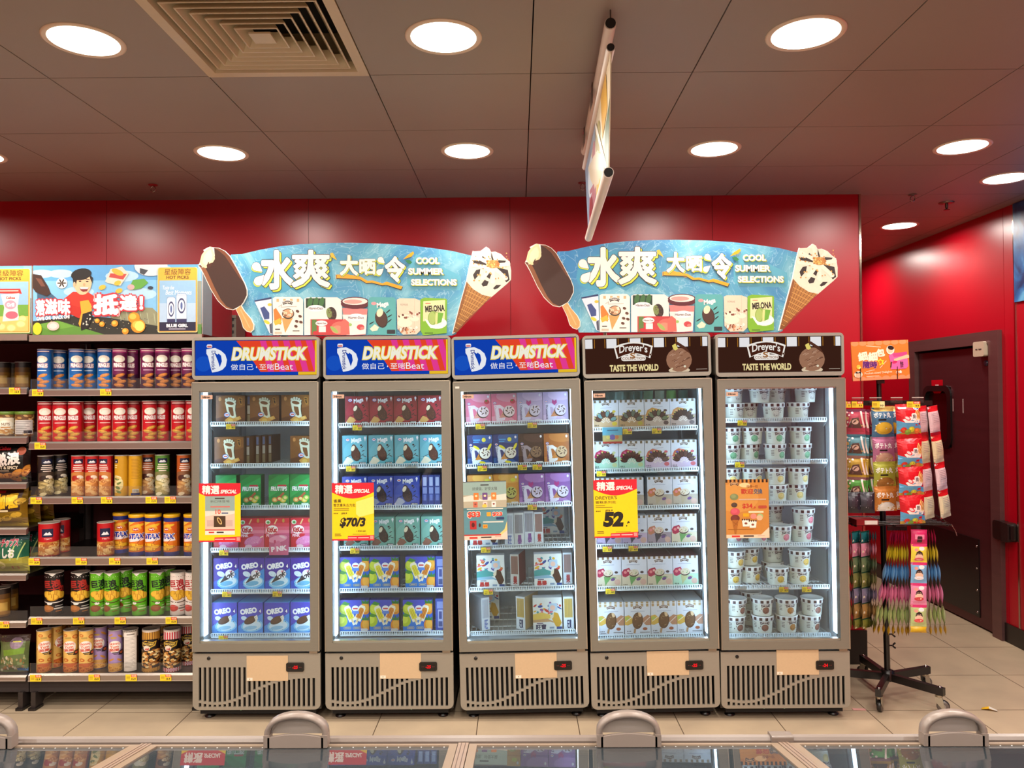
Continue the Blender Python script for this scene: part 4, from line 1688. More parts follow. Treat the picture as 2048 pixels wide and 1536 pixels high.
MAKERS['carton'] = make_carton
MAKERS['side'] = make_side
MAKERS['tub'] = make_tub
SHELFN = ['top', 'second', 'third', 'fourth', 'fifth', 'bottom']
IY = FY + 0.118
USED = {}


def put(k, si, px, kind, what, dy=0.0, rz=0.0, dz=0.0, where='', cat='carton', yb=None):
    """set an item with its front centre at picture column px on shelf si of freezer k"""
    root, M, Mi, zs = FRZ[k]
    y = 0.118 + dy
    q = Mi @ at(px, SPEC[k]['rails'][si], FY + y)
    hw = {'carton': CARTON, 'side': SIDES}.get(kind[0], {}).get(kind[1], (0.115,))[0] / 2
    xl = 0.272 - hw - 0.06 * abs(rz)
    x = max(-xl, min(xl, q.x))
    seen = USED.setdefault((k, si, round(dz, 2)), [])
    if cat == 'tub':
        for _ in range(80):                  # step back until it touches no neighbour
            if all(math.hypot(x - qx, y - qy) >= 0.1158 for qx, qy in seen):
                break
            y += 0.004
        seen.append((x, y))
    else:
        dp = (CARTON[kind[1]][2] if kind[0] == 'carton' else SIDES[kind[1]][2])
        e = hw + 0.001 + 0.5 * abs(math.sin(rz)) * dp * (1 if abs(rz) < 0.2 else 0)
        for qx, qe, qy0, qy1 in seen:        # slide along until it touches no neighbour
            if y < qy1 and y + dp > qy0 and abs(x - qx) < e + qe:
                x = qx + (e + qe) * (1 if x >= qx else -1)
        seen.append((x, e, y, y + dp))
    loc = Matrix.Translation((x, y, zs[si] - 0.0105 + dz)) @ Matrix.Rotation(rz, 4, 'Z')
    lab = '%s, %s, %s shelf of the %s freezer' % (what, where, SHELFN[si], WHICH[k]) if where else '%s, %s shelf of the %s freezer' % (what, SHELFN[si], WHICH[k])
    return place(kind, M @ loc, lab, cat, '%s in the %s freezer' % ('tubs' if cat == 'tub' else 'ice cream cartons', WHICH[k]))


def row(k, si, kinds, xs, what):
    """a left to right row of cartons; equal neighbours are told apart by their place in the row"""
    n = len(xs)
    for i, x in enumerate(xs):
        kd = kinds[i] if isinstance(kinds, list) else kinds
        wh = what[i] if isinstance(what, list) else what
        same = [j for j in range(n) if (what[j] if isinstance(what, list) else what) == wh]
        j = same.index(i)
        where = '' if len(same) == 1 else ('leftmost' if j == 0 else 'rightmost' if j == len(same) - 1 else ORD[j] + ' from left')
        put(k, si, x, ('carton', kd), wh, dy=RND.uniform(0, 0.006), rz=RND.uniform(-0.004, 0.004), where=where)


# freezer 1
row(0, 0, 'foot', [461, 529, 592], 'brown carton with a cream footprint')
put(0, 0, 493.5, ('side', 'side_foot'), 'narrow end of a footprint carton', dy=0.02, where='between two front cartons')
put(0, 1, 458, ('carton', 'foot'), 'brown footprint carton', where='leftmost front')
put(0, 1, 611, ('carton', 'foot'), 'dark brown footprint carton', dy=0.05, where='at the right end')
for i, x in enumerate((491, 499.5, 515, 523, 532)):
    put(0, 1, x, ('side', 'side_foot'), 'footprint carton end', dy=0.03 + 0.035 * i, where=ORD[i] + ' from left')
row(0, 2, 'frut', [452, 501, 558, 596], 'green fruit bar carton')
row(0, 3, 'kitkat', [452, 503, 554, 606], 'red and pink lolly carton')
row(0, 4, 'oreo_cone', [452, 503.5, 555, 606], 'blue cookie cone carton')
row(0, 5, 'oreo_bar', [449, 501, 553.5, 606], 'light blue cookie bar carton')
# freezer 2
row(1, 0, 'mega_red', [714, 762, 810.5, 860], 'dark red chocolate bar carton')
row(1, 1, 'mega_teal', [709.5, 762, 814, 865], 'turquoise chocolate bar carton')
row(1, 2, 'mega_blue', [709.5, 761, 812.5], 'royal blue chocolate bar carton')
for i, x in enumerate((850, 861, 873)):
    put(1, 2, x, ('side', 'side_megablue'), 'blue carton end', dy=0.05, where=['left of three', 'middle of three', 'right of three'][i])
row(1, 3, 'mega_green', [712, 765, 815.5, 868], 'sea green chocolate bar carton')
row(1, 4, 'fruit', [709, 766, 840.5], 'blue fruit lolly carton')
put(1, 4, 881, ('side', 'side_blue'), 'end of a blue fruit lolly carton', dy=0.02, where='at the right')
row(1, 5, 'fruit', [707, 769, 835.5], 'lighter blue fruit lolly carton')
put(1, 5, 881, ('side', 'side_blue'), 'end of a blue lolly carton', dy=0.03, where='at the right')
# freezer 3
row(2, 0, ['dr_pink', 'dr_pink', 'dr_lilac', 'dr_lilac'], [957, 1008.5, 1059, 1110], ['pink cone carton', 'pink cone carton', 'pale lilac cone carton', 'pale lilac cone carton'])
row(2, 1, ['dr_navy', 'dr_navy', 'dr_brown', 'dr_orange'], [960.5, 1011.5, 1061.5, 1111], ['navy cone carton with bananas', 'navy cone carton with bananas', 'dark brown cone carton', 'orange brown cone carton'])
row(2, 2, ['dr_amber', 'dr_amber', 'dr_purple', 'dr_purple'], [961, 1012, 1063, 1114.5], ['amber cone carton', 'amber cone carton', 'purple cone carton', 'purple cone carton'])
for i, (x, kd, dy, wh) in enumerate(((1019, 'side_white', 0.0, 'white carton end with pale blue panel'), (1037, 'side_violet', 0.01, 'white carton end with violet letters, left'), (1056, 'side_violet', 0.05, 'white carton end with violet letters, right'), (1077, 'side_red', 0.05, 'white carton end with red letter'))):
    put(2, 3, x, ('side', kd), wh, dy=dy)
put(2, 3, 968, ('carton', 'sun_red'), 'white doodle carton behind the blue poster')
put(2, 3, 1104, ('carton', 'sun_red'), 'white doodle carton deep in shade', dy=0.30)
put(2, 4, 982, ('carton', 'sun_red'), 'white doodle carton with a chocolate bar', where='left')
put(2, 4, 1097, ('carton', 'sun_red'), 'white doodle carton with a chocolate bar', where='right')
put(2, 4, 1030, ('side', 'side_red'), 'white carton end turned outward', dy=0.04, rz=-0.25, where='between the doodle cartons')
put(2, 4, 1136, ('side', 'side_red'), 'white carton end', dy=0.05, where='at the right edge')
put(2, 5, 968, ('carton', 'sun_gold'), 'gold lolly doodle carton set back', dy=0.22, where='left')
put(2, 5, 972, ('side', 'side_white'), 'pale blue carton end turned to the right', dy=0.035, rz=0.5)
put(2, 5, 1042, ('side', 'side_gold'), 'gold panel carton end turned to the left', dy=0.035, rz=-0.5)
put(2, 5, 1096, ('carton', 'sun_gold'), 'gold lolly doodle carton facing out', where='right')
put(2, 5, 1138, ('side', 'side_gold'), 'gold panel carton end', dy=0.01, where='at the right edge')
# freezer 4
row(3, 0, ['fan_fruit', 'fan_gold', 'fan_wheat', 'fan_nut'], [1212, 1260, 1313.5, 1362], ['white carton with dark bites and yellow fruit', 'greyed carton with dark bites and gold base', 'white carton with bites and wheat ears', 'white carton with all dark bites'])
row(3, 1, ['fan_green', 'fan_green', 'fan_rose', 'fan_rose'], [1212, 1263, 1315, 1366.5], ['green based carton with crimson ribbon', 'green based carton with crimson ribbon', 'lilac based carton with red and blue ribbon', 'lilac based carton with red and blue ribbon'])
row(3, 2, 'cone_nut', [1212, 1263, 1320.5, 1369], 'white carton with a nut topped cone')
row(3, 3, ['cone_pink', 'cone_pink', 'cone_berry', 'cone_green'], [1219, 1270, 1319, 1368], ['lilac based cone carton', 'lilac based cone carton', 'grey carton with strawberries', 'cream based cone carton with crimson ribbon'])
row(3, 4, ['cone_green', 'cone_green', 'cone_green', 'cone_mint'], [1218, 1269, 1320.5, 1372], ['cream based green cone carton', 'cream based green cone carton', 'cream based green cone carton', 'mint based green cone carton'])
row(3, 5, 'coll_bar', [1223, 1276, 1328.5, 1381], 'white carton with a brown nut bar')
# small pictured shelf card in freezer 4
root, M, Mi, zs = FRZ[3]
q = Mi @ at(1225, 871, FY + 0.09)
b = MB()
b.box((q.x - 0.05, 0.094, q.z - 0.041), (q.x + 0.05, 0.096, q.z + 0.041), '68a8b8', 'card')
a = Art(b, front(q.x - 0.05, q.x + 0.05, q.z - 0.041, q.z + 0.041, 0.094), 100, 82, 'card')
a.rect(0, 0, 100, 30, '5aa8c0')
a.rect(0, 40, 100, 72, 'b8a868')
a.rect(0, 72, 100, 82, 'b0342c')
a.ell(50, 50, 16, 14, '6a5a9c')
a.ell(28, 50, 10, 9, 'd0c068')
a.ell(72, 50, 10, 10, 'd07a4a')
a.rect(24, 12, 80, 18, '3a6a80')
o = b.build('shelf_card')
o.matrix_world = M
tag(o, 'small colourful picture card hanging under the top shelf of the fourth freezer', 'card')
root, M, Mi, zs = FRZ[0]
q = Mi @ at(557, 1090, FY + 0.09)
b = MB()
b.rbox((q.x - 0.049, 0.094, q.z - 0.052), (q.x + 0.049, 0.0955, q.z + 0.052), 0.006, 'd0648c', 'card')
a = Art(b, front(q.x - 0.049, q.x + 0.049, q.z - 0.052, q.z + 0.052, 0.094), 100, 104, 'card')
a.bg('c85a84')
a.ell(46, 22, 50, 18, 'e890b0', -10)
a.ell(70, 12, 18, 6, 'f0c0d0', 20)
a.ell(44, 60, 16, 30, 'd87098', 10)
a.text('P NK', 10, 58, 94, 84, 'f6e4ea', 0.06, rot=-6)
a.ell(30, 36, 6, 9, 'c8406c')
o = b.build('shelf_card')
o.matrix_world = M
tag(o, 'pink card lettered NK hanging over the fourth shelf of the leftmost freezer', 'card')

# freezer 5: tubs two high
TUB = {'cookie': ('tub', 'cfcac0', ('3a3434', '5a5250')), 'mint': ('tub', '7ab48a', ('3a5a44', '6a3a34')), 'vanilla': ('tub', 'e0c880', ('a8b078', 'c8b880')),
       'berry': ('tub', 'd8808c', ('b83444', 'c84a54')), 'rum': ('tub', 'd8b450', ('8a4a34', '5a3a2c')), 'choc': ('tub', '8a5a4a', ('4a2c28', '3a2a28')), 'nut': ('tub', 'b07a3c', ('5a3a24', '4a342c'))}
TUBS = [
    (0, 'cookie', 'white tub with dark crumbs', [1460, 1502, 1547, 1596], [1465, 1520, 1559, 1611]),
    (1, 'mint', 'tub with a green scoop', [1460, 1502, 1550, 1601], [1460, 1506, 1551, 1601]),
    (2, 'vanilla', 'tub with a pale yellow scoop', [1460, 1507, 1553, 1597], [1460, 1505, 1551, 1597]),
    (3, 'berry', 'tub with a pink scoop', [1462, 1515, 1562, 1607], [None, None, None, 1608]),
    (4, 'rum', 'tub with a golden scoop', [1461, 1506, 1554.5, 1600], [1462, 1506, None, 1600]),
    (5, 'choc', 'tub', [1470, 1525, 1573, 1624.5], [1471, 1525, 1573, 1625]),
]
POS = ['far left', 'second from left', 'third from left', 'far right']
for si, fl, what, lower, upper in TUBS:
    for lev, xs in ((0, lower), (1, upper)):
        for i, x in enumerate(xs):
            if x is None:
                continue
            kd, wh = TUB[fl], what
            if si == 5:
                kd, wh = TUB[('choc', 'choc', 'nut', 'choc')[i]], ('tub with a chocolate scoop', 'tub with a chocolate scoop', 'tub with a caramel nut scoop', 'tub with a chocolate scoop')[i]
            stacked = upper[i] is not None
            where = POS[i] + ((' upper' if lev else ' lower') if stacked else ' single')
            put(4, si, x, kd, wh, dy=0.056 + RND.uniform(0, 0.006), rz=RND.uniform(-0.15, 0.5), dz=0.0865 * lev, where=where, cat='tub')
# tubs of the second rank that show between
for si, x, dz in ((4, 1546, 0.0), (4, 1546, 0.0865), (3, 1545, 0.0), (3, 1545, 0.0865), (5, 1503, 0.0), (5, 1503, 0.0865), (2, 1502, 0.0)):
    put(4, si, x, TUB['cookie'], 'shaded tub in the second rank', dy=0.19, rz=0.3, dz=dz, where='upper' if dz else 'lower', cat='tub')
# green pouches behind the top row of freezer 4
root, M, Mi, zs = FRZ[3]
for i, x in enumerate((1222, 1239, 1257, 1277, 1298, 1321, 1344, 1368)):
    q = Mi @ at(x, 852, FY + 0.26)
    b = MB()
    w, h = 0.05, 0.19
    vs, fs = [], []
    for a_ in range(6):
        for c_ in range(6):
            u, v = a_ / 5, c_ / 5
            vs.append(((u - 0.5) * w, -0.02 * math.sin(math.pi * u) * math.sin(math.pi * v), v * h))
    for a_ in range(5):
        for c_ in range(5):
            fs.append((a_ * 6 + c_, (a_ + 1) * 6 + c_, (a_ + 1) * 6 + c_ + 1, a_ * 6 + c_ + 1))
    c_ = ['4a7a74', '8ab0a4', '2f5f50', '3a6a5c', '7aa47c', 'a8b89c', '8ac06a', '5a8a7a'][i]
    b.add(vs, fs, c_, 'foil', True)
    b.add([(p[0], 0.004 - p[1], p[2]) for p in vs], [tuple(reversed(f)) for f in fs], c_, 'foil', True)
    o = b.build('frozen_pouch')
    o.matrix_world = M @ T(q.x, 0.26, zs[0] - 0.0105)
    tag(o, 'greenish frozen pouch, %s, behind the top cartons of the fourth freezer' % (ORD[i] + ' from left'), 'pouch', 'green pouches behind the top cartons')


# ------------------------------------------------------------------ sheets on the doors
def special_sheet(k, box, body, lab):
    root, M, Mi, zs = FRZ[k]
    x0, x1, y0, y1 = box
    p0, p1 = Mi @ at(x0, y1, FY - 0.0085), Mi @ at(x1, y0, FY - 0.0085)
    b = MB()
    b.box((p0.x, -0.0148, p0.z), (p1.x, -0.0138, p1.z), 'f0c81c', 'card')
    a = Art(b, front(p0.x, p1.x, p0.z, p1.z, -0.0148), 470, 640, 'card')
    body(a)
    o = b.build('price_sheet')
    o.matrix_world = M
    tag(o, lab, 'price sheet')


def special_top(a):
    a.bg('f2cb10')
    a.poly([(0, 0), (470, 0), (470, 105)] + [(470 * t, 105 + 70 * math.sin(math.pi * t)) for t in [1 - i / 10 for i in range(1, 10)]] + [(0, 105)], 'cf1a2c')
    a.text('精選', 38, 24, 228, 116, 'f8e8e0', 0.035)
    a.text('SPECIAL', 240, 70, 432, 112, 'f8e8e0', 0.04, shear=0.25)
    a.poly([(175, 590), (470, 580), (470, 640), (0, 640), (0, 622), (175, 622)], 'cf2434')
    for x0, x1 in ((180, 275), (290, 410)):
        a.rect(x0, 604, x1, 614, 'f0c0b8')
    a.rect(424, 588, 462, 626, 'e89088')


def sheet_mega(a):
    special_top(a)
    a.text('雀巢', 18, 180, 104, 218, '3a2a08', 0.02)
    a.text('雪芝拿朱古力批', 18, 230, 262, 264, '3a2a08', 0.01)
    for y in (280, 298):
        a.rect(20, y, 190, y + 7, '8a6c10')
    a.text('零售價', 18, 332, 66, 346, '3a2a08', 0.01)
    a.text('$30.9', 104, 328, 168, 350, '2a1c08', 0.03, shear=0.15)
    a.poly([(270, 210), (470, 150), (470, 340), (310, 380), (270, 350)], 'f6dc6a')
    a.text('$70/3', 80, 384, 382, 500, '1c1712', 0.05, shear=0.18)
    a.text('1 FOR $30', 272, 528, 378, 548, '3a2a10', 0.02, shear=0.15)
    for y, x1 in ((562, 96), (580, 104)):
        a.rect(30, y, x1, y + 10, '8a6c10')
    a.rect(230, 566, 390, 573, 'b09020')


def sheet_drey(a):
    special_top(a)
    a.text("DREYER'S", 18, 180, 252, 216, '4a3a10', 0.01)
    a.text('雪糕系列批', 20, 232, 240, 262, '5a4614', 0.01)
    a.rect(20, 280, 120, 288, '8a6c10')
    a.rect(20, 300, 200, 308, '8a6c10')
    a.text('零售價', 20, 338, 72, 354, '3a2a08', 0.01)
    a.text('$56.9', 120, 328, 204, 352, '2a1c08', 0.03, shear=0.15)
    a.text('52', 92, 352, 332, 520, '1e1812', 0.07, shear=0.12)
    a.text('.9', 342, 460, 384, 520, '1e1812', 0.07, shear=0.12)
    for y, x1 in ((562, 100), (580, 104)):
        a.rect(30, y, x1, y + 10, '8a6c10')
    a.rect(230, 572, 390, 580, 'b09020')


def sheet_foot(a):
    special_top(a)
    a.rect(70, 160, 404, 560, 'dcd4c4')
    a.rect(70, 140, 404, 300, '8fa49c')
    a.rect(180, 158, 290, 172, '4a4440')
    a.text('新口味登場', 130, 184, 345, 210, '4a4a44', 0.0)
    a.rect(130, 250, 350, 262, 'd06058')
    a.poly([(70, 360), (180, 344), (300, 352), (404, 330), (404, 560), (70, 560)], 'd8bca8')
    a.text('10', 186, 284, 246, 336, 'd0503c', 0.03)
    a.rect(256, 318, 330, 332, '4a5a80')
    a.rect(90, 400, 380, 470, 'c8a89c')
    a.rect(168, 356, 300, 476, '46301e')
    a.ell(232, 410, 20, 44, 'd0b070', -30)
    a.ell(232, 410, 11, 30, '5a3418', -30)
    a.rect(70, 500, 404, 516, 'c85a54')
    a.rect(70, 516, 404, 560, 'eadfcc')
    a.rect(110, 526, 172, 542, 'c83a30')
    a.rect(200, 526, 280, 542, '3a3430')


special_sheet(0, (399, 482, 966, 1084), sheet_foot, 'yellow and red price sheet with a footprint picture on the leftmost freezer door')
special_sheet(1, (665, 748, 965, 1081), sheet_mega, 'yellow and red price sheet lettered $70/3 on the second freezer door')
special_sheet(3, (1189, 1273, 958, 1076), sheet_drey, 'yellow and red price sheet lettered 52.9 on the fourth freezer door')


def sheet_blue(a):
    a.bg('5a8a94')
    a.rect(0, 0, 470, 150, '8fa8a0')
    a.rect(0, 0, 470, 8, '3a3450')
    a.rect(190, 34, 280, 48, '3a3a3a')
    a.text('好煩惱．好受太陽', 100, 64, 370, 100, '3a3a38', 0.0)
    a.rect(0, 150, 470, 290, 'b0a890')
    a.poly([(0, 170), (90, 150), (200, 200), (330, 160), (470, 140), (470, 210), (0, 220)], 'd8d4c4')
    for x, c in ((140, 'd07a34'), (236, '6a4a80'), (332, 'd8823c')):
        a.rr(x - 28, 126, x + 28, 204, 6, c)
        a.ell(x, 160, 14, 12, 'f0d0a0')
    for x, c in ((130, 'c86a50'), (236, 'e8c8c0'), (330, 'f0e0d8')):
        a.rr(x - 24, 224, x + 24, 284, 6, c)
        a.ell(x, 250, 12, 10, '8a4a40')
    a.ell(230, 270, 26, 20, 'e8c050')
    a.rect(0, 290, 470, 318, '4a7a80')
    a.rect(36, 298, 430, 308, 'd8d8c8')
    a.text('$33', 40, 330, 180, 400, 'd8402c', 0.05, edge=[('f4e4d0', 0.05)])
    a.rr(250, 340, 296, 384, 6, 'e8a02c')
    a.text('$23', 310, 340, 420, 388, 'd8402c', 0.05, edge=[('f4e4d0', 0.05)])
    a.rr(352, 396, 440, 424, 8, '2a3c64')
    a.rr(64, 430, 136, 524, 4, 'b02c2c')
    a.ell(100, 476, 18, 26, '5a1a1a')
    a.ell(172, 480, 12, 22, '4a2a20')
    a.rr(206, 474, 256, 516, 4, 'e0a030')
    a.text('$10', 212, 484, 250, 506, 'a83020', 0.03)
    a.rect(210, 440, 430, 454, 'd0d0c4')
    a.poly([(0, 582), (380, 582), (440, 530), (470, 440), (470, 600), (0, 600)], 'e8c87c')
    a.rect(0, 580, 400, 596, 'b83a34')
    a.poly([(0, 596), (400, 596), (470, 540), (470, 640), (0, 640)], 'eec8b4')
    a.rect(56, 606, 144, 628, 'd03c34')
    a.rect(182, 606, 296, 622, '3a3430')
    a.rect(336, 604, 400, 612, 'c8a090')


def sheet_orange(a):
    a.bg('c4823a')
    a.ell(120, 200, 240, 160, 'cc9046')
    for i in range(11):
        a.rect(i * 44, 0, i * 44 + 22, 34, '2f1c14')
    logo_arch(a, 96, 46, 108, "Dreyer's", 'e8b070', '3a2018', 'e8c090')
    a.ell(210, 62, 60, 26, 'f0c890')
    a.text('唔理一切', 230, 64, 350, 92, '7a3a18', 0.01)
    a.text('歡迎', 168, 104, 300, 158, 'b8402c', 0.03)
    a.text('交換', 306, 104, 400, 158, '4a5a70', 0.03)
    for x, y, r, c in ((92, 190, 46, '7a8458'), (92, 278, 34, '4a3a30'), (100, 352, 52, 'c8505c'), (100, 424, 50, '6a3028')):
        a.ell(x, y, r, r * 0.78, c)
        a.ell(x - 8, y - 8, r * 0.6, r * 0.45, tuple(min(1, q * 1.3) for q in lin(c)))
    a.poly([(66, 440), (136, 440), (108, 596), (92, 596)], 'a86428')
    a.line([(74, 460), (126, 500)], 4, '7a4418')
    a.line([(128, 460), (82, 510)], 4, '7a4418')
    a.rect(140, 212, 440, 226, 'c8a890')
    a.text('$34', 180, 264, 290, 322, 'c0352c', 0.03)
    a.text('.9', 294, 296, 326, 320, 'c0352c', 0.02)
    a.rr(352, 286, 448, 318, 14, 'b04a34')
    a.rect(246, 346, 410, 366, 'f0d8b0')
    a.rr(186, 370, 250, 408, 3, 'd8a020')
    for x, y, c in ((300, 404, 'e08878'), (372, 404, '9ab878'), (366, 420, 'd8b088')):
        a.ell(x, y, 34, 30, c)
    for x, y in ((216, 460), (290, 474)):
        a.poly([(x - 44, y - 20), (x + 44, y - 20), (x + 34, y + 54), (x - 34, y + 54)], 'f0e8da')
        for i in range(4):
            a.rect(x - 44 + i * 24, y - 30, x - 30 + i * 24, y - 12, '3a241c')
        a.ell(x, y + 20, 16, 12, '8a4a34')
    a.rect(20, 540, 300, 546, '9a6020')
    a.poly([(0, 602), (380, 602), (470, 520), (470, 640), (0, 640)], 'eec8a8')
    a.rect(60, 610, 148, 630, 'd03c34')
    a.rect(188, 610, 300, 626, '3a3430')
    a.rect(340, 612, 420, 620, 'c8a090')


special_sheet(2, (929, 1012, 961, 1080), sheet_blue, 'teal promotion poster with beach cartons on the middle freezer door')
special_sheet(4, (1452, 1536, 958, 1076), sheet_orange, 'orange promotion poster with scoops on the rightmost freezer door')
# ------------------------------------------------------------------ snack shelving on the left
SY = 3.98                    # front lips of the shelves
Z = lambda px, py, y=SY: at(px, py, y).z


def bay(x0, x1, pxm, lips, cap, lab, tags):
    root = empty('snack_shelving', T((x0 + x1) / 2, SY, 0), lab, 'shelving')
    h = (x1 - x0) / 2
    zs = []
    b = MB()
    b.box((-h, 0.56, 0.06), (h, 0.60, cap[0]), '4a1218', 'matte')
    for x in (-h, h - 0.03):
        b.box((x, 0.53, 0.0), (x + 0.03, 0.60, cap[0]), '3a2e2c', 'matte')
    b.build('back_panel', root)
    b = MB()
    b.box((-h + 0.002, 0.0, cap[1]), (h - 0.002, 0.02, cap[0]), 'b4a698', 'lip')
    b.box((-h + 0.002, 0.02, cap[0] - 0.012), (h - 0.002, 0.56, cap[0]), '5a4a44', 'lip')
    b.build('top_canopy', root)
    for i, (yt, yb) in enumerate(lips):
        z1, z0 = Z(pxm, yt), Z(pxm, yb)
        zs.append(z1)
        b = MB()
        b.box((-h + 0.003, 0.018, z1 - 0.022), (h - 0.003, 0.56, z1 - 0.004), '4a4040', 'lip')
        prof = [(0.0, z0), (0.0, z1 - 0.008), (0.012, z1), (0.020, z1), (0.020, z0 + 0.004), (0.006, z0)]
        b.prism(prof, -h + 0.003, h - 0.003, 'a69a90', 'lip', 'x')
        b.box((-h + 0.003, -0.002, z0 - 0.001), (h - 0.003, 0.002, z0 + 0.003), 'd8d0c8', 'lip')
        for sx in (-1, 1):
            b.prism([(0.02, z1 - 0.022), (0.55, z1 - 0.022), (0.55, z1 - 0.09)], sx * (h - 0.008) - 0.002, sx * (h - 0.008) + 0.002, '453c3a', 'lip', 'x')
        sh = b.build('shelf', root)
        b = MB()
        b.box((-h + 0.004, 0.014, z1 - 0.002), (h - 0.004, 0.0165, z1 + 0.052), 'e8e4e0', 'acrylic')
        b.box((-h + 0.004, 0.0135, z1 + 0.050), (h - 0.004, 0.017, z1 + 0.052), 'b8b0a8', 'acrylic')
        b.build('clear_fence', sh)
        for tx in tags[i]:
            q = at(tx, yt + 5, SY)
            b = MB()
            z = (z1 + z0) / 2 - 0.018
            x = q.x - root.matrix_world.translation.x
            b.box((x - 0.029, -0.0035, z), (x + 0.029, -0.0022, z + 0.034), 'f2cf28', 'card')
            a = Art(b, front(x - 0.029, x + 0.029, z, z + 0.034, -0.0035), 100, 58, 'card')
            a.rect(48, 0, 100, 24, 'd8452a')
            a.text('特選', 54, 4, 94, 20, 'f8d8b0', 0.02)
            for yy in (16, 26, 36):
                a.rect(8, yy, 40, yy + 4, '9a7a1a')
            a.text('15.9', 52, 30, 90, 48, '2a1a10', 0.04)
            b.build('price_tag', sh)
    b = MB()
    b.box((-h, 0.02, 0.085), (h, 0.55, zs[-1] - 0.03), '2a2220', 'matte')
    b.build('base_box', root)
    for x in (-h + 0.03, h - 0.03):
        b = MB()
        b.prism([(0.0, 0.0), (0.05, 0.0), (0.12, 0.09), (0.0, 0.09)], x - 0.012, x + 0.012, '2c2624', 'plastic', 'x')
        b.rbox((x - 0.02, -0.015, 0.0), (x + 0.02, 0.06, 0.012), 0.006, '1a1614', 'plastic', 'z')
        b.build('leg', root)
    return root, zs


X0, X1, XL = -2.535, -1.632, -3.44
BAY, BZ = bay(X0, X1, 225, [(777, 791), (883, 898), (993, 1007), (1114, 1130), (1234, 1248), (1348, 1362)], (Z(225, 669), Z(225, 682)),
              'wide bay of grey metal snack shelves with chip cans beside the leftmost freezer',
              [[76, 212], [81], [73, 155, 214, 303, 341], [69, 163, 230, 305], [74, 158, 241, 343], [72, 189, 263, 332]])
LBAY, LZ = bay(XL, X0 - 0.006, 30, [(775, 788), (873, 887), (965, 977), (1056, 1069), (1148, 1161), (1243, 1255), (1352, 1362)], (Z(30, 668), Z(30, 681)),
               'bay of grey metal snack shelves at the left edge, holding crisp bags and jars', [[30], [], [], [], [], [8], []])


# ------------------------------------------------------------------ cans
def can(r, h, col, art, W, H, span=150, lid=None, top='b8a898', rim=None, mat='card', band=()):
    """tube with a printed front; band = [(z0, z1, colour)] full rings of print"""
    b = MB()
    hh = h - (0.012 if lid else 0.0)
    b.lathe([(r - 0.001, 0), (r, 0.002), (r, hh - 0.003), (r + 0.0008, hh - 0.003), (r + 0.0008, hh), (r - 0.003, hh), (r - 0.003, hh - 0.003), (0.002, hh - 0.003)],
            [col, col, rim or 'c8c0b8', rim or 'c8c0b8', rim or 'c8c0b8', top, top], mat, 36, cap=False)
    for z0, z1, c in band:
        b.lathe([(r + 0.0004, z0), (r + 0.0004, z1)], c, mat, 36, cap=False)
    a = Art(b, drum_frame(r, r, 0.003, hh - 0.004, math.radians(span)), W, H, mat, su=int(span / 9))
    art(a)
    o = b.build('snack_can')
    if lid:
        b = MB()
        b.lathe([(r + 0.0006, hh - 0.004), (r + 0.002, hh - 0.003), (r + 0.002, h - 0.001), (r + 0.0005, h), (0.002, h)], lid, 'plastic', 32, cap=False)
        b.build('lid', o)
    return o


def a_pring(c, dark, band, chip, small):
    def d(a):                          # 90 x 270
        a.bg(c)
        a.rect(0, 0, 90, 24, band)
        a.rect(10, 8, 80, 14, 'e8c8c0')
        a.rect(0, 150, 90, 270, dark)
        a.ell(45, 152, 60, 24, c)
        a.ell(45, 66, 28, 25, 'e8dcc8')
        a.ell(45, 66, 25, 22, 'f6f0e4')
        a.ell(45, 52, 20, 7, 'e8dccc')
        a.text('PRINGLES', 17, 94, 73, 124, 'f6ecec', 0.06, edge=[('b01828', 0.05)])
        a.rect(22, 140, 68, 146, small)
        for x, y, r, k in ((50, 178, -25, 1.0), (34, 204, 20, 1.0), (58, 222, -15, 1.0), (44, 246, 10, 1.05)):
            a.ell(x, y, 24 * k, 11 * k, tuple(q * 0.72 for q in lin(chip)), r)
            a.ell(x, y - 2, 21 * k, 8 * k, chip, r)
            a.ell(x + 3, y - 4, 12 * k, 3.5 * k, tuple(min(1, q * 1.25) for q in lin(chip)), r)
        a.rect(2, 60, 5, 240, 'c8d0b8')
    return d


def a_pile(a, x0, y0, x1, y1, cols, n, r, seed=2):
    R = random.Random(seed)
    for i in range(n):
        yy = y0 + (y1 - y0) * (i / n)
        a.ell(R.uniform(x0, x1), yy + R.uniform(-3, 3), r * R.uniform(0.8, 1.3), r * R.uniform(0.4, 0.6), cols[i % len(cols)], R.uniform(-40, 40), 10)


def a_cracker(c, low, chips, dark_food):
    def d(a):                          # 90 x 270
        a.bg(c)
        a.rr(20, 18, 70, 50, 3, '141c3c')
        a.poly([(26, 42), (38, 30), (44, 34), (52, 28), (64, 42)], 'e8e8ec')
        a.rect(30, 43, 60, 46, 'c8ccd8')
        for y, x0, x1 in ((58, 22, 68), (72, 18, 72), (84, 16, 74), (98, 26, 64)):
            a.rect(x0, y, x1, y + 6, 'f0dcd0')
        a.rect(0, 118, 90, 270, low)
        a.ell(45, 124, 52, 18, low)
        a.ell(30, 150, 22, 20, dark_food)
        a.ell(56, 142, 18, 12, 'e8dcc8', 20)
        a_pile(a, 14, 160, 76, 262, chips, 18, 22)
    return d


def a_yellow(a):
    a.bg('c8941c')
    a.rr(0, 20, 26, 48, 3, '141c3c')
    a.poly([(6, 42), (14, 30), (22, 40)], 'e8e8ec')
    a.rect(2, 60, 22, 66, 'f0dca0')
    a.rect(2, 74, 20, 80, 'f0dca0')
    a.ell(14, 190, 40, 60, 'd8c88c')
    a_pile(a, -6, 140, 34, 250, ['e8d8a0', 'd8b868', '6a7a3c'], 12, 16)


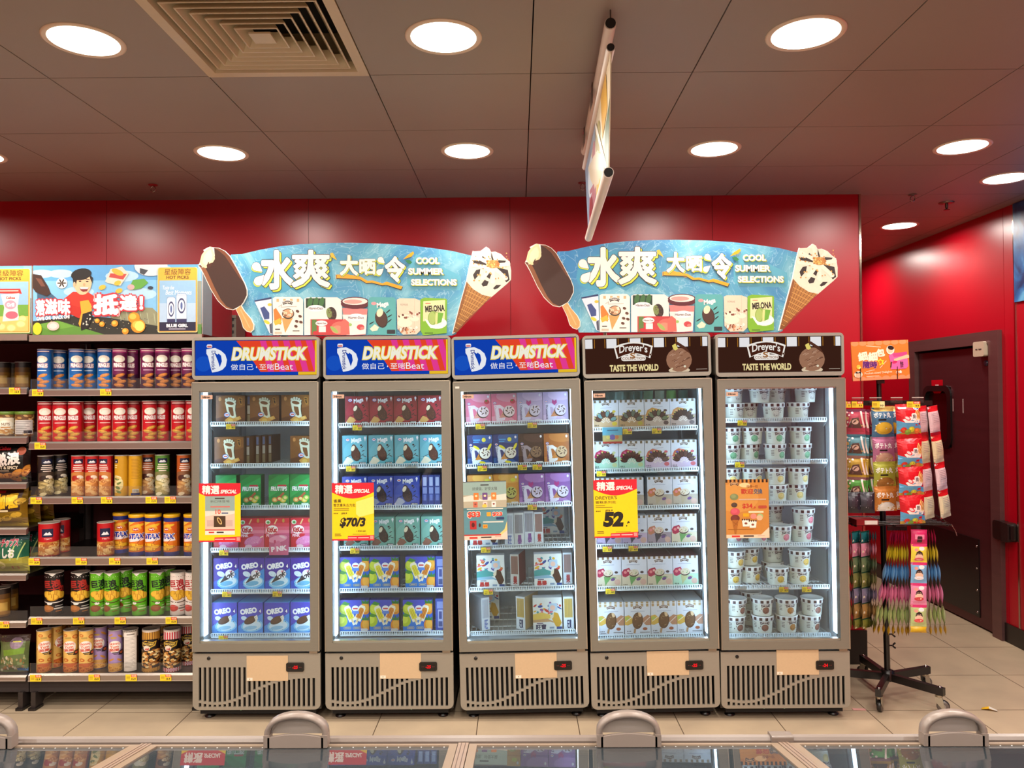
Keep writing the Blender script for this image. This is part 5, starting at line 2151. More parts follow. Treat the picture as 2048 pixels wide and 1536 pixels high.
def a_yback(a):
    a.bg('d09a1e')
    for i in range(14):
        a.rect(22, 20 + 10 * i, 22 + 40 + (i * 7) % 16, 23 + 10 * i, 'a87414')
    a.rect(28, 226, 66, 250, 'e8e0d0')
    for i in range(9):
        a.rect(30 + 4 * i, 228, 32 + 4 * i, 248, '2a2420')
    a.rect(20, 252, 72, 268, '1c2a5c')


def a_bigred(a):                       # 120 x 190
    a.bg('b8141c')
    a.rr(28, 28, 84, 78, 3, '141c40')
    a.poly([(36, 66), (50, 48), (58, 54), (66, 46), (78, 66)], 'e8e8ec')
    a.text('TOMATO', 40, 84, 78, 94, 'f0d0c8', 0.02)
    a.rect(0, 98, 120, 190, 'c8863c')
    a.ell(60, 98, 70, 10, 'b8141c')
    a.rr(78, 110, 112, 134, 10, '8a1a20')
    a.rect(84, 118, 106, 124, 'e8c8b8')
    a_pile(a, 10, 118, 104, 186, ['e0b068', 'c88038', 'a85a24', 'ecc888'], 22, 24)
    a.rect(0, 184, 120, 190, 'b02a20')


def a_stax(a):                         # 90 x 250
    a.bg('e0761c')
    a.rect(0, 0, 90, 26, '1c2c7c')
    a.rect(0, 226, 90, 250, '1c2c7c')
    a.poly([(0, 60), (90, 26), (90, 60), (0, 110)], 'ecb040')
    a.poly([(50, 26), (90, 26), (90, 130)], 'd85a1c')
    a.poly([(0, 26), (40, 26), (0, 60)], 'f0c850')
    a.ell(42, 76, 19, 15, 'e8a02a')
    a.ell(42, 76, 15, 11, 'c02a24')
    a.text("Lay's", 31, 69, 53, 83, 'f8f0e8', 0.05)
    a.poly([(6, 140), (78, 124), (84, 150), (10, 160)], 'f2e8e8')
    a.text('STAX', 6, 104, 80, 140, '2c3aa8', 0.07, shear=0.1, edge=[('f4f0f4', 0.06)])
    a.line([(88, 96), (48, 168)], 2.5, '8a3014')
    for x, y, r in ((34, 182, 10), (54, 196, -12), (30, 208, 8)):
        a.ell(x, y, 32, 14, 'b8701a', r)
        a.ell(x, y - 2, 28, 11, 'f0b832', r)
    a.ell(60, 50, 20, 8, 'f0c030', -20)


def a_giant(c, ink, low, txt):
    def d(a):                          # 100 x 260
        a.bg(c)
        for i in range(9):
            a.ell(8 + 11 * i, 18 + 3 * (i % 2), 2, 2, txt)
        a.poly([(30, 0), (60, 0), (46, 16)], 'd8d4cc')
        a.text('巨浪', 8, 40, 78, 84, ink, 0.045, rot=-6)
        a.text('大切', 40, 82, 92, 116, ink, 0.045, rot=-6)
        a.arc(40, 74, 40, 22, 4, ink, 20, 110)
        for x, y in ((26, 128), (58, 124), (82, 138), (46, 148)):
            a.ell(x, y, 25, 21, 'b8801c')
            a.ell(x - 2, y - 2, 22, 18, 'e8b83c')
        a.arc(50, 168, 46, 12, 5, '4a2a1c' if c != '141010' else 'e8e0d8', 20, 160)
        a.rr(24, 178, 46, 192, 7, 'f4f0e8')
        a.rect(28, 183, 42, 187, '2a2420')
        a.ell(26, 216, 25, 21, low)
        a.ell(24, 213, 18, 14, tuple(min(1, q * 1.3) for q in lin(low)))
        a.rect(56, 200, 88, 204, txt)
        a.rect(52, 214, 92, 222, txt)
        a.rect(58, 232, 84, 237, low)
    return d


def a_skin(c, c2, ring):
    def d(a):                          # 92 x 270
        a.bg(c)
        for x, y, r in ((20, 26, 12), (72, 40, 17), (12, 116, 11), (66, 196, 15), (24, 190, 14), (80, 150, 12)):
            if ring:
                a.ell(x, y, r, r * 0.8, 'b85a24', 20)
                a.ell(x, y, r * 0.72, r * 0.55, 'e09a4a', 20)
                a.ell(x, y, r * 0.36, r * 0.26, c, 20)
            else:
                a.ell(x, y, r * 1.2, r * 0.4, 'c88a3a', -30 if x < 50 else 40)
        a.rr(20, 38, 50, 50, 4, 'b89a50')
        a.ell(40, 104, 34, 40, 'f4ece4')
        a.text('Skinny', 12, 74, 70, 96, 'd8603c', 0.03, rot=-4)
        a.text('Yum', 16, 94, 60, 114, 'd8603c', 0.03, rot=-4)
        a.text('脆圈', 14, 116, 62, 134, 'c84a34', 0.03)
        a.rect(30, 140, 62, 146, '2a2420')
        a.rect(36, 150, 58, 155, '2a2420')
        a.poly([(58, 160), (66, 132), (86, 128), (90, 152), (76, 164)], '3a2a28')
        a.ell(78, 146, 10, 8, 'd8643c')
        a.rect(0, 226, 92, 270, c2)
        a.ell(46, 228, 56, 16, c2)
        for x, y in ((16, 240), (46, 250), (76, 240), (30, 258), (64, 262)):
            a.ell(x, y, 18, 13, 'd88438' if ring else 'e0a850')
            a.ell(x, y, 11, 7, 'a84a1c' if ring else 'b87830')
    return d


def a_pop(c, c2, top):
    def d(a):                          # 100 x 280
        a.bg('2a1a12')
        for i in range(10):
            a.rect(i * 10, 10, i * 10 + 5.5, 74, c)
            a.rect(i * 10 + 5.5, 10, i * 10 + 10, 74, c2)
        a.rect(0, 0, 100, 10, 'e0d4c8')
        a.ell(50, 80, 60, 22, '1a1210')
        a.rect(0, 80, 100, 130, '1a1210')
        a.poly([(6, 84), (30, 66), (60, 78), (76, 72), (70, 104), (44, 120), (14, 110)], 'd0a83c')
        a.poly([(10, 86), (32, 72), (58, 84), (70, 80), (64, 100), (42, 112), (18, 104)], '3a2418')
        a.text('POPCORN', 14, 84, 62, 98, 'e8c860', 0.04, rot=8)
        a.ell(34, 118, 15, 18, 'ecdcc8')
        a.ell(36, 124, 9, 8, 'b82a24')
        R = random.Random(5)
        for i in range(70):
            x, y = R.uniform(0, 100), 134 + 116 * (i / 70)
            a.ell(x, y, 9, 7, ['8a5420', 'c08038', 'e0b870', 'f0dca8'][i % 4], R.uniform(0, 180), 8)
        for i in range(10):
            a.rect(i * 10, 254, i * 10 + 5.5, 280, c)
            a.rect(i * 10 + 5.5, 254, i * 10 + 10, 280, c2)
        a.ell(50, 266, 24, 10, top)
    return d


def a_backlabel(a):                    # 100 x 280
    a.bg('2a1a12')
    for i in range(10):
        a.rect(i * 10, 0, i * 10 + 5, 40, 'e0d8cc')
    a.rect(14, 8, 84, 276, 'e8e0d8')
    a.rect(30, 20, 70, 26, '6a6058')
    for i in range(24):
        a.rect(20, 40 + 9 * i, 76 - (i * 13) % 20, 43 + 9 * i, 'b0a8a0')


def a_jar(front_):
    def d(a):                          # 100 x 110
        a.bg('6a4828')
        a_pile(a, 0, 4, 100, 106, ['b08850', '8a6030', 'c8a468'], 40, 10)
        if front_:
            a.rr(18, 16, 84, 100, 8, 'e8dcc0')
            a.ell(50, 52, 30, 24, 'f0ead8')
            a.text('NUTS', 34, 42, 66, 56, '6a4a24', 0.03)
            a.rect(32, 62, 70, 67, 'c88a3c')
            a_pile(a, 20, 76, 80, 92, ['b8803c', 'd8b070'], 12, 10)
        else:
            a.rect(8, 28, 88, 100, 'd0ccc8')
            for i in range(7):
                a.rect(14, 34 + 9 * i, 80 - (i * 11) % 26, 37 + 9 * i, '8a8684')
            a.rect(50, 82, 84, 96, '2a2a34')
    return d


CANS = {
    'can_blue': (0.0366, 0.212, '0f5aa0', a_pring('0f5aa0', '0e6ab4', '2a4a8a', 'd88a4a', 'd8e4f0'), 90, 270, 150, None),
    'can_purple': (0.0362, 0.212, '5c1440', a_pring('641848', '3a1030', '9a2468', 'c87a34', 'd8b0c4'), 90, 270, 150, None),
    'can_red': (0.0366, 0.212, 'b8101c', a_pring('bc1220', 'c4141c', '8a1c24', 'd8a040', 'f0d0c8'), 90, 270, 150, None),
    'can_black': (0.0375, 0.212, '1c1816', a_cracker('1e1a18', '4a3c30', ['c8b070', '8a7848', 'e0d09c'], '2a1c18'), 90, 270, 140, None),
    'can_scarlet': (0.0342, 0.212, 'b41c20', a_cracker('b8201f', 'c88040', ['d89a50', 'e8b878', 'b8743c'], 'a82a20'), 90, 270, 140, None),
    'can_yellow': (0.0345, 0.212, 'c8941c', a_yellow, 90, 270, 140, None),
    'can_yellow_back': (0.0335, 0.212, 'd09a1e', a_yback, 90, 270, 130, None),
    'can_orange': (0.0360, 0.214, 'a84c1c', a_cracker('b4541e', '8a5a3c', ['d8a868', 'b88048', 'e8d0a8'], '4a2218'), 90, 270, 140, None),
    'can_green': (0.0360, 0.214, '4a7a2c', a_cracker('4f8030', '7a7a4c', ['d8c890', 'b0a064', 'e8e0b8'], 'c8c8b8'), 90, 270, 140, None),
    'can_wide': (0.0510, 0.172, 'b8141c', a_bigred, 120, 190, 130, None),
    'can_medium': (0.0410, 0.174, 'b8141c', a_bigred, 120, 190, 150, None),
    'can_stax': (0.0395, 0.214, 'e0761c', a_stax, 90, 250, 150, 'e8b01c'),
    'can_night': (0.044, 0.222, '141010', a_giant('141010', 'a82a24', 'b8702c', 'd8d0c8'), 100, 260, 160, None),
    'can_lime': (0.0366, 0.222, '5aa820', a_giant('5fae22', '14201a', '8a4a24', 'c8e0a0'), 100, 260, 160, None),
    'can_white': (0.0375, 0.222, 'e4d8d0', a_giant('e8dcd4', 'b01c28', 'c0342c', '6a5a58'), 100, 260, 160, None),
    'can_honey': (0.0342, 0.216, 'e0b45c', a_skin('e4b862', 'c8602c', True), 92, 270, 150, None),
    'can_lilac': (0.0345, 0.216, 'a084b4', a_skin('a488b8', 'c89858', False), 92, 270, 150, None),
    'can_gold': (0.043, 0.218, 'b8862c', a_pop('c8943c', '8a5a1c', 'c08a34'), 100, 280, 160, None),
    'can_stripe': (0.042, 0.218, 'b81c2c', a_pop('c01c30', 'e8dcd8', 'd8a0b0'), 100, 280, 160, None),
    'can_label': (0.0380, 0.216, '2a1a12', a_backlabel, 100, 280, 140, None),
    'can_dim': (0.040, 0.150, '5a3c1c', lambda a: (a.bg('6a4820'), a.rect(0, 0, 100, 30, '2a201c'), a.rect(0, 60, 100, 150, '9a6a24'), a.rect(20, 80, 80, 130, 'c8a050')), 100, 160, 150, None),
    'jar_front': (0.0445, 0.132, '6a4828', a_jar(True), 100, 110, 150, '6a8a34'),
    'jar_back': (0.0445, 0.132, '6a4828', a_jar(False), 100, 110, 150, '6a8a34'),
}


def make_can(key):
    r, h, col, art, W, H, span, lid = CANS[key]
    band = ()
    if key in ('can_stax',):
        band = ((0.001, 0.022, '1c2c7c'), (0.176, 0.198, '1c2c7c'))
    if key in ('can_gold', 'can_stripe'):
        band = ((0.206, 0.212, 'd0c0b0'),)
    o = can(r, h, col, art, W, H, span, lid, band=band, top='3a2a26' if key.startswith('can_pop') else 'a89888')
    if key.startswith('jar'):
        o.name = 'snack_jar'
    return o


MAKERS['can'] = make_can
STOOD = {}
SH2 = ['top', 'second', 'third', 'fourth', 'fifth', 'bottom']


def stand(zs, si, px, key, lab, dy=0.0, rz=0.0, cat='can', group=None, lim=None):
    r = CANS[key][0] + 0.0012
    y = SY + 0.024 + r + dy
    seen = STOOD.setdefault((id(zs), si), [])
    for _ in range(80):                      # step back until it touches no neighbour
        p_ = at(px, 800, y)
        if zs is BZ:
            p_.x = max(p_.x, X0 + r + 0.012)
        if all(math.hypot(p_.x - qx, y - qy) >= r + qr for qx, qy, qr in seen):
            break
        y += 0.004
    seen.append((p_.x, y, r))
    return place(('can', key), T(p_.x, y, zs[si] - 0.003, rz + 0.44), lab, cat, group)


def can_row(zs, si, key, xs, what, back=(), rz=None):
    n = len(xs)
    for i, x in enumerate(xs):
        where = '' if n == 1 else ('leftmost' if i == 0 else 'rightmost' if i == n - 1 else ORD[i] + ' from left')
        stand(zs, si, x, key, '%s, %s%s shelf beside the freezers' % (what, where + ', ' if where else '', SH2[si]), RND.uniform(0, 0.004), RND.uniform(-0.25, 0.25) if rz is None else rz[i], group=what + 's')
    for i, x in enumerate(back):
        stand(zs, si, x, key, '%s, second row, %s, %s snack shelf' % (what, ORD[i] + ' from left' if len(back) > 1 else 'half hidden', SH2[si]), 2.15 * CANS[key][0] + 0.01, RND.uniform(-0.5, 0.5), group=what + 's')


can_row(BZ, 0, 'can_blue', [88.5, 118, 153, 181, 210.5], 'blue chip can', back=[103, 136, 168, 197], rz=[-0.45, 0, 0.1, -0.35, -0.2])
can_row(BZ, 0, 'can_purple', [240, 266, 295, 325, 353, 378], 'purple chip can', back=[253, 281, 310, 339], rz=[-0.1, -0.6, 0.1, -0.1, -0.2, -0.2])
can_row(BZ, 1, 'can_red', [91, 121, 152, 180, 210, 240, 268.5, 299, 327, 357, 386], 'bright red chip can', back=[136, 166, 225, 284, 313, 342], rz=[0, 0, -0.45, -0.05, 0.05, 0, -0.4, 0.1, -0.6, 0, 0])
can_row(BZ, 2, 'can_black', [86, 120], 'black truffle crisp can', rz=[0.3, 0.35])
can_row(BZ, 2, 'can_scarlet', [157.5, 185, 213], 'scarlet crisp can with a navy label', rz=[0, 0, -0.5])
can_row(BZ, 2, 'can_yellow', [244], 'yellow crisp can with its picture turned left')
can_row(BZ, 2, 'can_yellow_back', [271], 'yellow crisp can showing its barcode', rz=[0])
can_row(BZ, 2, 'can_orange', [296, 368], 'orange brown crisp can', rz=[0, 0.1])
can_row(BZ, 2, 'can_green', [325], 'green crisp can with a bowl picture', rz=[0])
can_row(BZ, 3, 'can_wide', [89], 'wide red nut can in front', rz=[0])
stand(BZ, 3, 125, 'can_medium', 'red nut can behind the wide red can, fourth shelf beside the freezers', 0.05, -0.2)
stand(BZ, 3, 212, 'can_medium', 'red nut can next to the orange and blue cans, fourth shelf', 0.0, 0.05)
can_row(BZ, 3, 'can_stax', [243, 274.5, 306.5, 344, 384], 'orange can with blue ends and yellow lid', rz=[-0.1, -0.05, -0.1, -0.7, -0.2])
can_row(BZ, 4, 'can_night', [110, 162], 'black giant crisp can', rz=[0, 0])
can_row(BZ, 4, 'can_lime', [196, 225, 252, 280, 314], 'lime green giant crisp can', back=[337], rz=[0.4, -0.2, -0.3, -0.3, 0.5])
can_row(BZ, 4, 'can_white', [356, 386], 'white giant crisp can', rz=[0, -0.1])
can_row(BZ, 5, 'can_honey', [85, 112, 143, 173.5], 'honey coloured crisp tube', back=[99, 128, 158], rz=[0.4, 1.2, 0.0, 0.1])
can_row(BZ, 5, 'can_lilac', [201, 232], 'lilac crisp tube', back=[216, 244], rz=[-0.1, 0.05])
can_row(BZ, 5, 'can_label', [262], 'popcorn can showing its white back label', rz=[0])
can_row(BZ, 5, 'can_gold', [303], 'popcorn can with gold stripes', back=[323], rz=[-0.1])
can_row(BZ, 5, 'can_stripe', [345], 'popcorn can with red and white stripes', back=[377], rz=[-0.1])
for i, x in enumerate((14, 50)):
    stand(LZ, 1, x, ('jar_front', 'jar_back')[i], ('jar of nuts with green lid and cream label', 'jar of nuts with green lid and grey back label')[i] + ', left edge shelves', 0.0, 0, 'jar')
for i, x in enumerate((8, 22)):
    stand(LZ, 5, x - (0 if i else 2), 'can_dim', ['dim gold can at the left picture edge', 'dim gold can second from the left picture edge'][i] + ', left edge shelves', 0.10 * i + 0.06, 0)
for i, x in enumerate((4, 25, 46)):
    stand(LZ, 0, x, 'can_dim', 'dim jar in the dark top shelf at the left edge, %s from left' % ORD[i], 0.26, 0, 'jar')

# ------------------------------------------------------------------ bags
def bag(name, w, h, t, col, art, W, H, seal=0.06, mat='foil', n=9, seal_col=None, warp=0.0, back=None, ex=0.5):
    """pillow bag standing on its lower edge, front towards -y"""
    def bulge(u, v):
        vv = (v - seal) / (1 - 2 * seal)
        if vv <= 0 or vv >= 1:
            return 0.0
        return t / 2 * (math.sin(math.pi * min(max(u, 0), 1)) ** 0.55) * (math.sin(math.pi * vv) ** ex)

    def fr(u, v, l):
        wob = warp * math.sin(9 * u + 5 * v)
        pinch = 1 - 0.06 * math.sin(math.pi * v)
        return Vector(((u - 0.5) * w * pinch, -bulge(u, v) - l - 0.0004 + wob * t * 0.12, h * (1 - v)))
    b = MB()
    m = n + 5
    vs = [fr(i / n, j / m, -0.0004) for i in range(n + 1) for j in range(m + 1)]
    k = len(vs)
    vs2 = [Vector((p.x, -p.y + 0.001, p.z)) for p in vs]
    fs = [(i * (m + 1) + j, i * (m + 1) + j + 1, (i + 1) * (m + 1) + j + 1, (i + 1) * (m + 1) + j) for i in range(n) for j in range(m)]
    b.add(vs, fs, col, mat, True)
    b.add(vs2, [tuple(reversed(f)) for f in fs], back or col, mat, True)
    if art:
        a = Art(b, fr, W, H, mat, su=n, sv=m)
        art(a)
        if seal_col:
            a.rect(0, 0, W, H * seal * 0.9, seal_col)
            a.rect(0, H * (1 - seal * 0.9), W, H, seal_col)
    return b.build(name)


def a_hot(a):                          # 200 x 170
    a.bg('120c0a')
    a.text('Calbee', 70, 16, 122, 32, 'b8242c', 0.03)
    a.text('熱浪', 62, 42, 164, 96, 'f0e8e0', 0.05, rot=-6)
    a.ell(168, 36, 18, 18, 'b05030')
    a.text('HOT & SPICY', 56, 100, 160, 114, 'e8d8c0', 0.04)
    a.rect(50, 119, 120, 123, 'c0a890')
    for x, y, r in ((70, 142, 10), (110, 144, -10), (150, 132, -30), (186, 122, -60), (36, 148, 0), (140, 156, 8)):
        a.ell(x, y, 30, 14, 'a85c20', r)
        a.ell(x, y - 2, 26, 11, 'e0943c', r)
    a.ell(170, 158, 12, 10, '8ab048')


def a_curry(a):
    a.bg('8a6a10')
    a.poly([(40, 10), (184, 10), (176, 100), (50, 110)], '3a1c0c')
    a.text('咖喱', 72, 28, 166, 90, 'f0c01c', 0.05, rot=-4)
    a.rect(40, 14, 110, 24, 'a01c1c')
    a.rect(34, 96, 130, 104, 'e8d8b0')
    for x, y in ((40, 136), (80, 140), (120, 134), (160, 120), (176, 60)):
        a.ell(x, y, 26, 15, '8a6a14', -10)
        a.ell(x, y - 2, 22, 12, 'd8ac34', -10)
    a.rect(0, 150, 200, 170, 'b8981c')


def a_nori(a):
    a.bg('2a6a50')
    a.rect(0, 0, 200, 40, '1c4c50')
    a.dots(10, 6, 190, 60, 16, 2, ['d8e8c0'], 4)
    a.text('ポテトチップス', 36, 30, 164, 62, 'c02a4c', 0.05, edge=[('f0f0e8', 0.05)])
    a.text('のりしお', 40, 70, 150, 108, 'f4f4ec', 0.06)
    a.poly([(0, 118), (200, 108), (200, 170), (0, 170)], 'b8b04a')
    a.line([(150, 60), (130, 120)], 5, 'c8e08c')
    a.line([(190, 50), (160, 118)], 5, 'c8e08c')
    a.ell(70, 140, 36, 20, 'e8d890')
    a.ell(40, 136, 20, 18, 'f0e4b8')
    a.rect(130, 146, 160, 158, 'c02a4c')


def a_clear(a):
    a.bg('6a7a4c')
    a.rect(0, 0, 200, 30, '4a3a34')
    a.ell(120, 36, 44, 26, '8a7484')
    a.rect(96, 28, 150, 32, 'd8d040')
    a.poly([(30, 66), (180, 58), (176, 84), (40, 92)], '7aa03c')
    a.dots(20, 96, 184, 160, 44, 8, ['b8a878', '8a9a6a', 'd8d0b8', 'a87848'], 8)
    a.rect(130, 150, 200, 166, '3a6a9c')


MAKERS['bag'] = lambda *k: bag(*k)
for si, px, art, col, w, h, lab, dy, rz in (
        (2, 18, a_hot, '120c0a', 0.235, 0.205, 'black bag of spicy crisps lettered in white brush strokes', 0.05, 0.05),
        (3, 12, a_curry, '8a6a10', 0.235, 0.205, 'yellow and brown bag of curry crisps at the left edge', 0.05, 0.08),
        (4, 16, a_nori, '2a6a50', 0.235, 0.215, 'green bag of seaweed salt crisps at the left edge', 0.05, 0.04)):
    b_ = bag('crisp_bag', w, h, 0.09, col, art, 200, 170, seal_col=col)
    q = at(px, 900, SY + dy + 0.03)
    b_.matrix_world = T(q.x, SY + 0.03 + dy, LZ[si] - 0.003, rz)
    tag(b_, lab, 'crisp bag')
for i, px in enumerate((-34, 26)):
    b_ = bag('snack_pack', 0.150, 0.19, 0.06, '6a7a4c', a_clear, 200, 170, seal_col='4a3a34')
    q = at(px, 1300, SY + 0.06)
    b_.matrix_world = T(q.x, SY + 0.065, LZ[6] - 0.003, 0.1, rx=-0.12)
    tag(b_, 'clear pack of dried snacks with a green band, %s, lowest left edge shelf' % ['left one', 'right one'][i], 'snack pack')
# the same bags ranked behind the front ones
for si, px, art, col, w, h, lab in ((3, 12, a_curry, '8a6a10', 0.235, 0.205, 'yellow curry crisp bag'), (4, 16, a_nori, '2a6a50', 0.235, 0.215, 'green seaweed crisp bag')):
    for i in range(2):
        b_ = bag('crisp_bag', w, h, 0.08, col, art, 200, 170, seal_col=col)
        q = at(px, 900, SY + 0.08)
        b_.matrix_world = T(q.x - 0.006, SY + 0.20 + 0.12 * i, LZ[si] - 0.003, 0.04)
        tag(b_, '%s in the shade, %s behind the front bag, left edge shelves' % (lab, ('first', 'second')[i]), 'crisp bag')

# ------------------------------------------------------------------ printed headers above the snack shelves
def hot_pick(a, x0, y0, w, h, body):
    a.rr(x0, y0, x0 + w, y0 + h, w * 0.04, 'f0dca0')
    a.rr(x0 + w * 0.012, y0 + h * 0.01, x0 + w * 0.988, y0 + h * 0.99, w * 0.04, 'c8963a')
    a.rect(x0 + w * 0.045, y0 + h * 0.2, x0 + w * 0.955, y0 + h * 0.975, '8ab0d0')
    a.rr(x0 + w * 0.02, y0, x0 + w * 0.98, y0 + h * 0.2, w * 0.05, 'd8a434')
    a.text('星級陣容', x0 + w * 0.17, y0 + h * 0.02, x0 + w * 0.83, y0 + h * 0.115, '6a4410', 0.01)
    a.text('HOT PICKS', x0 + w * 0.22, y0 + h * 0.128, x0 + w * 0.78, y0 + h * 0.178, '5a3a0c', 0.03)
    body(a, x0, y0, w, h)


def header_board(lo, hi, y, z0, z1, art, W, H, lab, depth=0.012, side=None):
    root = empty('header_board', T(0, 0, 0), lab, 'sign')
    b = MB()
    b.box((lo, y, z0), (hi, y + depth, z1), 'd8d0c4', 'card')
    art(Art(b, front(lo, hi, z0, z1, y), W, H, 'card'))
    b.build('printed_panel', root)
    if side:
        b = MB()
        b.box((hi - 0.004, y + depth, z0), (hi, y + 0.42, z1 - 0.005), '7a2a2c', 'card')
        a = Art(b, flat((hi, y + depth, z1), (0, 0.4, 0), (0, 0, z0 - z1), (1, 0, 0)), 100, 80, 'card')
        a.rect(0, 0, 30, 80, '7a8a90')
        a.rect(30, 10, 100, 36, '8a3034')
        a.rect(30, 42, 100, 76, '7a2428')
        b.build('side_panel', root)
    return root


def pick_cans(a, x0, y0, w, h):
    a.rect(x0 + w * 0.045, y0 + h * 0.55, x0 + w * 0.955, y0 + h * 0.84, 'a8c0d8')
    a.text('Taste the', x0 + w * 0.12, y0 + h * 0.28, x0 + w * 0.42, y0 + h * 0.34, 'e8eef4', 0.0, shear=0.2)
    a.text('Best Moments', x0 + w * 0.2, y0 + h * 0.35, x0 + w * 0.86, y0 + h * 0.42, 'e8eef4', 0.0, shear=0.2)
    for cx_, ww, t0 in ((0.34, 0.10, 0.46), (0.60, 0.125, 0.41)):
        X0, X1 = x0 + w * (cx_ - ww), x0 + w * (cx_ + ww)
        a.rr(X0 - w * 0.012, y0 + h * (t0 - 0.008), X1 + w * 0.012, y0 + h * 0.86, w * 0.05, '7a94b8')
        a.rr(X0, y0 + h * t0, X1, y0 + h * 0.86, w * 0.05, 'dfe6ee')
        a.rect(X0, y0 + h * (t0 + 0.02), X1, y0 + h * (t0 + 0.03), 'a8b4c8')
        a.rect(X0, y0 + h * 0.79, X1, y0 + h * 0.86, '2c2a54')
        a.ell((X0 + X1) / 2, y0 + h * (t0 + 0.18), ww * w * 0.78, h * 0.12, '3a3c64')
        a.ell((X0 + X1) / 2, y0 + h * (t0 + 0.18), ww * w * 0.6, h * 0.09, 'dfe6f0')
        a.ell((X0 + X1) / 2, y0 + h * (t0 + 0.18), ww * w * 0.22, h * 0.06, '4a5a90')
    a.rect(x0 + w * 0.045, y0 + h * 0.84, x0 + w * 0.955, y0 + h * 0.975, '1e1a38')
    a.text('BLUE GIRL', x0 + w * 0.22, y0 + h * 0.868, x0 + w * 0.76, y0 + h * 0.92, 'f4f0f0', 0.05)
    a.rect(x0 + w * 0.28, y0 + h * 0.94, x0 + w * 0.7, y0 + h * 0.952, 'c8c0d0')


def pick_crisps(a, x0, y0, w, h):
    a.rect(x0 + w * 0.045, y0 + h * 0.56, x0 + w * 0.955, y0 + h * 0.76, '6a9a3c')
    a.rect(x0 + w * 0.045, y0 + h * 0.74, x0 + w * 0.955, y0 + h * 0.975, 'd8b868')
    a.poly([(x0 + w * 0.2, y0 + h * 0.31), (x0 + w * 0.76, y0 + h * 0.31), (x0 + w * 0.8, y0 + h * 0.39), (x0 + w * 0.16, y0 + h * 0.38)], 'c8342c')
    a.rect(x0 + w * 0.24, y0 + h * 0.335, x0 + w * 0.72, y0 + h * 0.35, 'f0d8c0')
    a.poly([(x0 + w * 0.3, y0 + h * 0.4), (x0 + w * 0.74, y0 + h * 0.38), (x0 + w * 0.70, y0 + h * 0.6), (x0 + w * 0.74, y0 + h * 0.8), (x0 + w * 0.34, y0 + h * 0.82), (x0 + w * 0.38, y0 + h * 0.6)], 'ecd8cc')
    a.text('Calbee', x0 + w * 0.42, y0 + h * 0.43, x0 + w * 0.64, y0 + h * 0.47, 'b8242c', 0.04)
    a.ell(x0 + w * 0.53, y0 + h * 0.56, w * 0.14, h * 0.07, 'e890a0')
    a.text('Grill', x0 + w * 0.44, y0 + h * 0.53, x0 + w * 0.62, y0 + h * 0.59, 'f8f0f0', 0.04)
    a.ell(x0 + w * 0.56, y0 + h * 0.72, w * 0.15, h * 0.06, 'd06070')
    for px, py, r in ((0.82, 0.78, 0.1), (0.78, 0.86, 0.12), (0.16, 0.78, 0.1), (0.3, 0.9, 0.12), (0.55, 0.92, 0.12)):
        a.ell(x0 + w * px, y0 + h * py, w * r, h * r * 0.5, 'e8c470')
        a.ell(x0 + w * px, y0 + h * py, w * r * 0.8, h * r * 0.36, 'f0d890')
    a.ell(x0 + w * 0.22, y0 + h * 0.86, w * 0.07, h * 0.05, '8a2a3c')


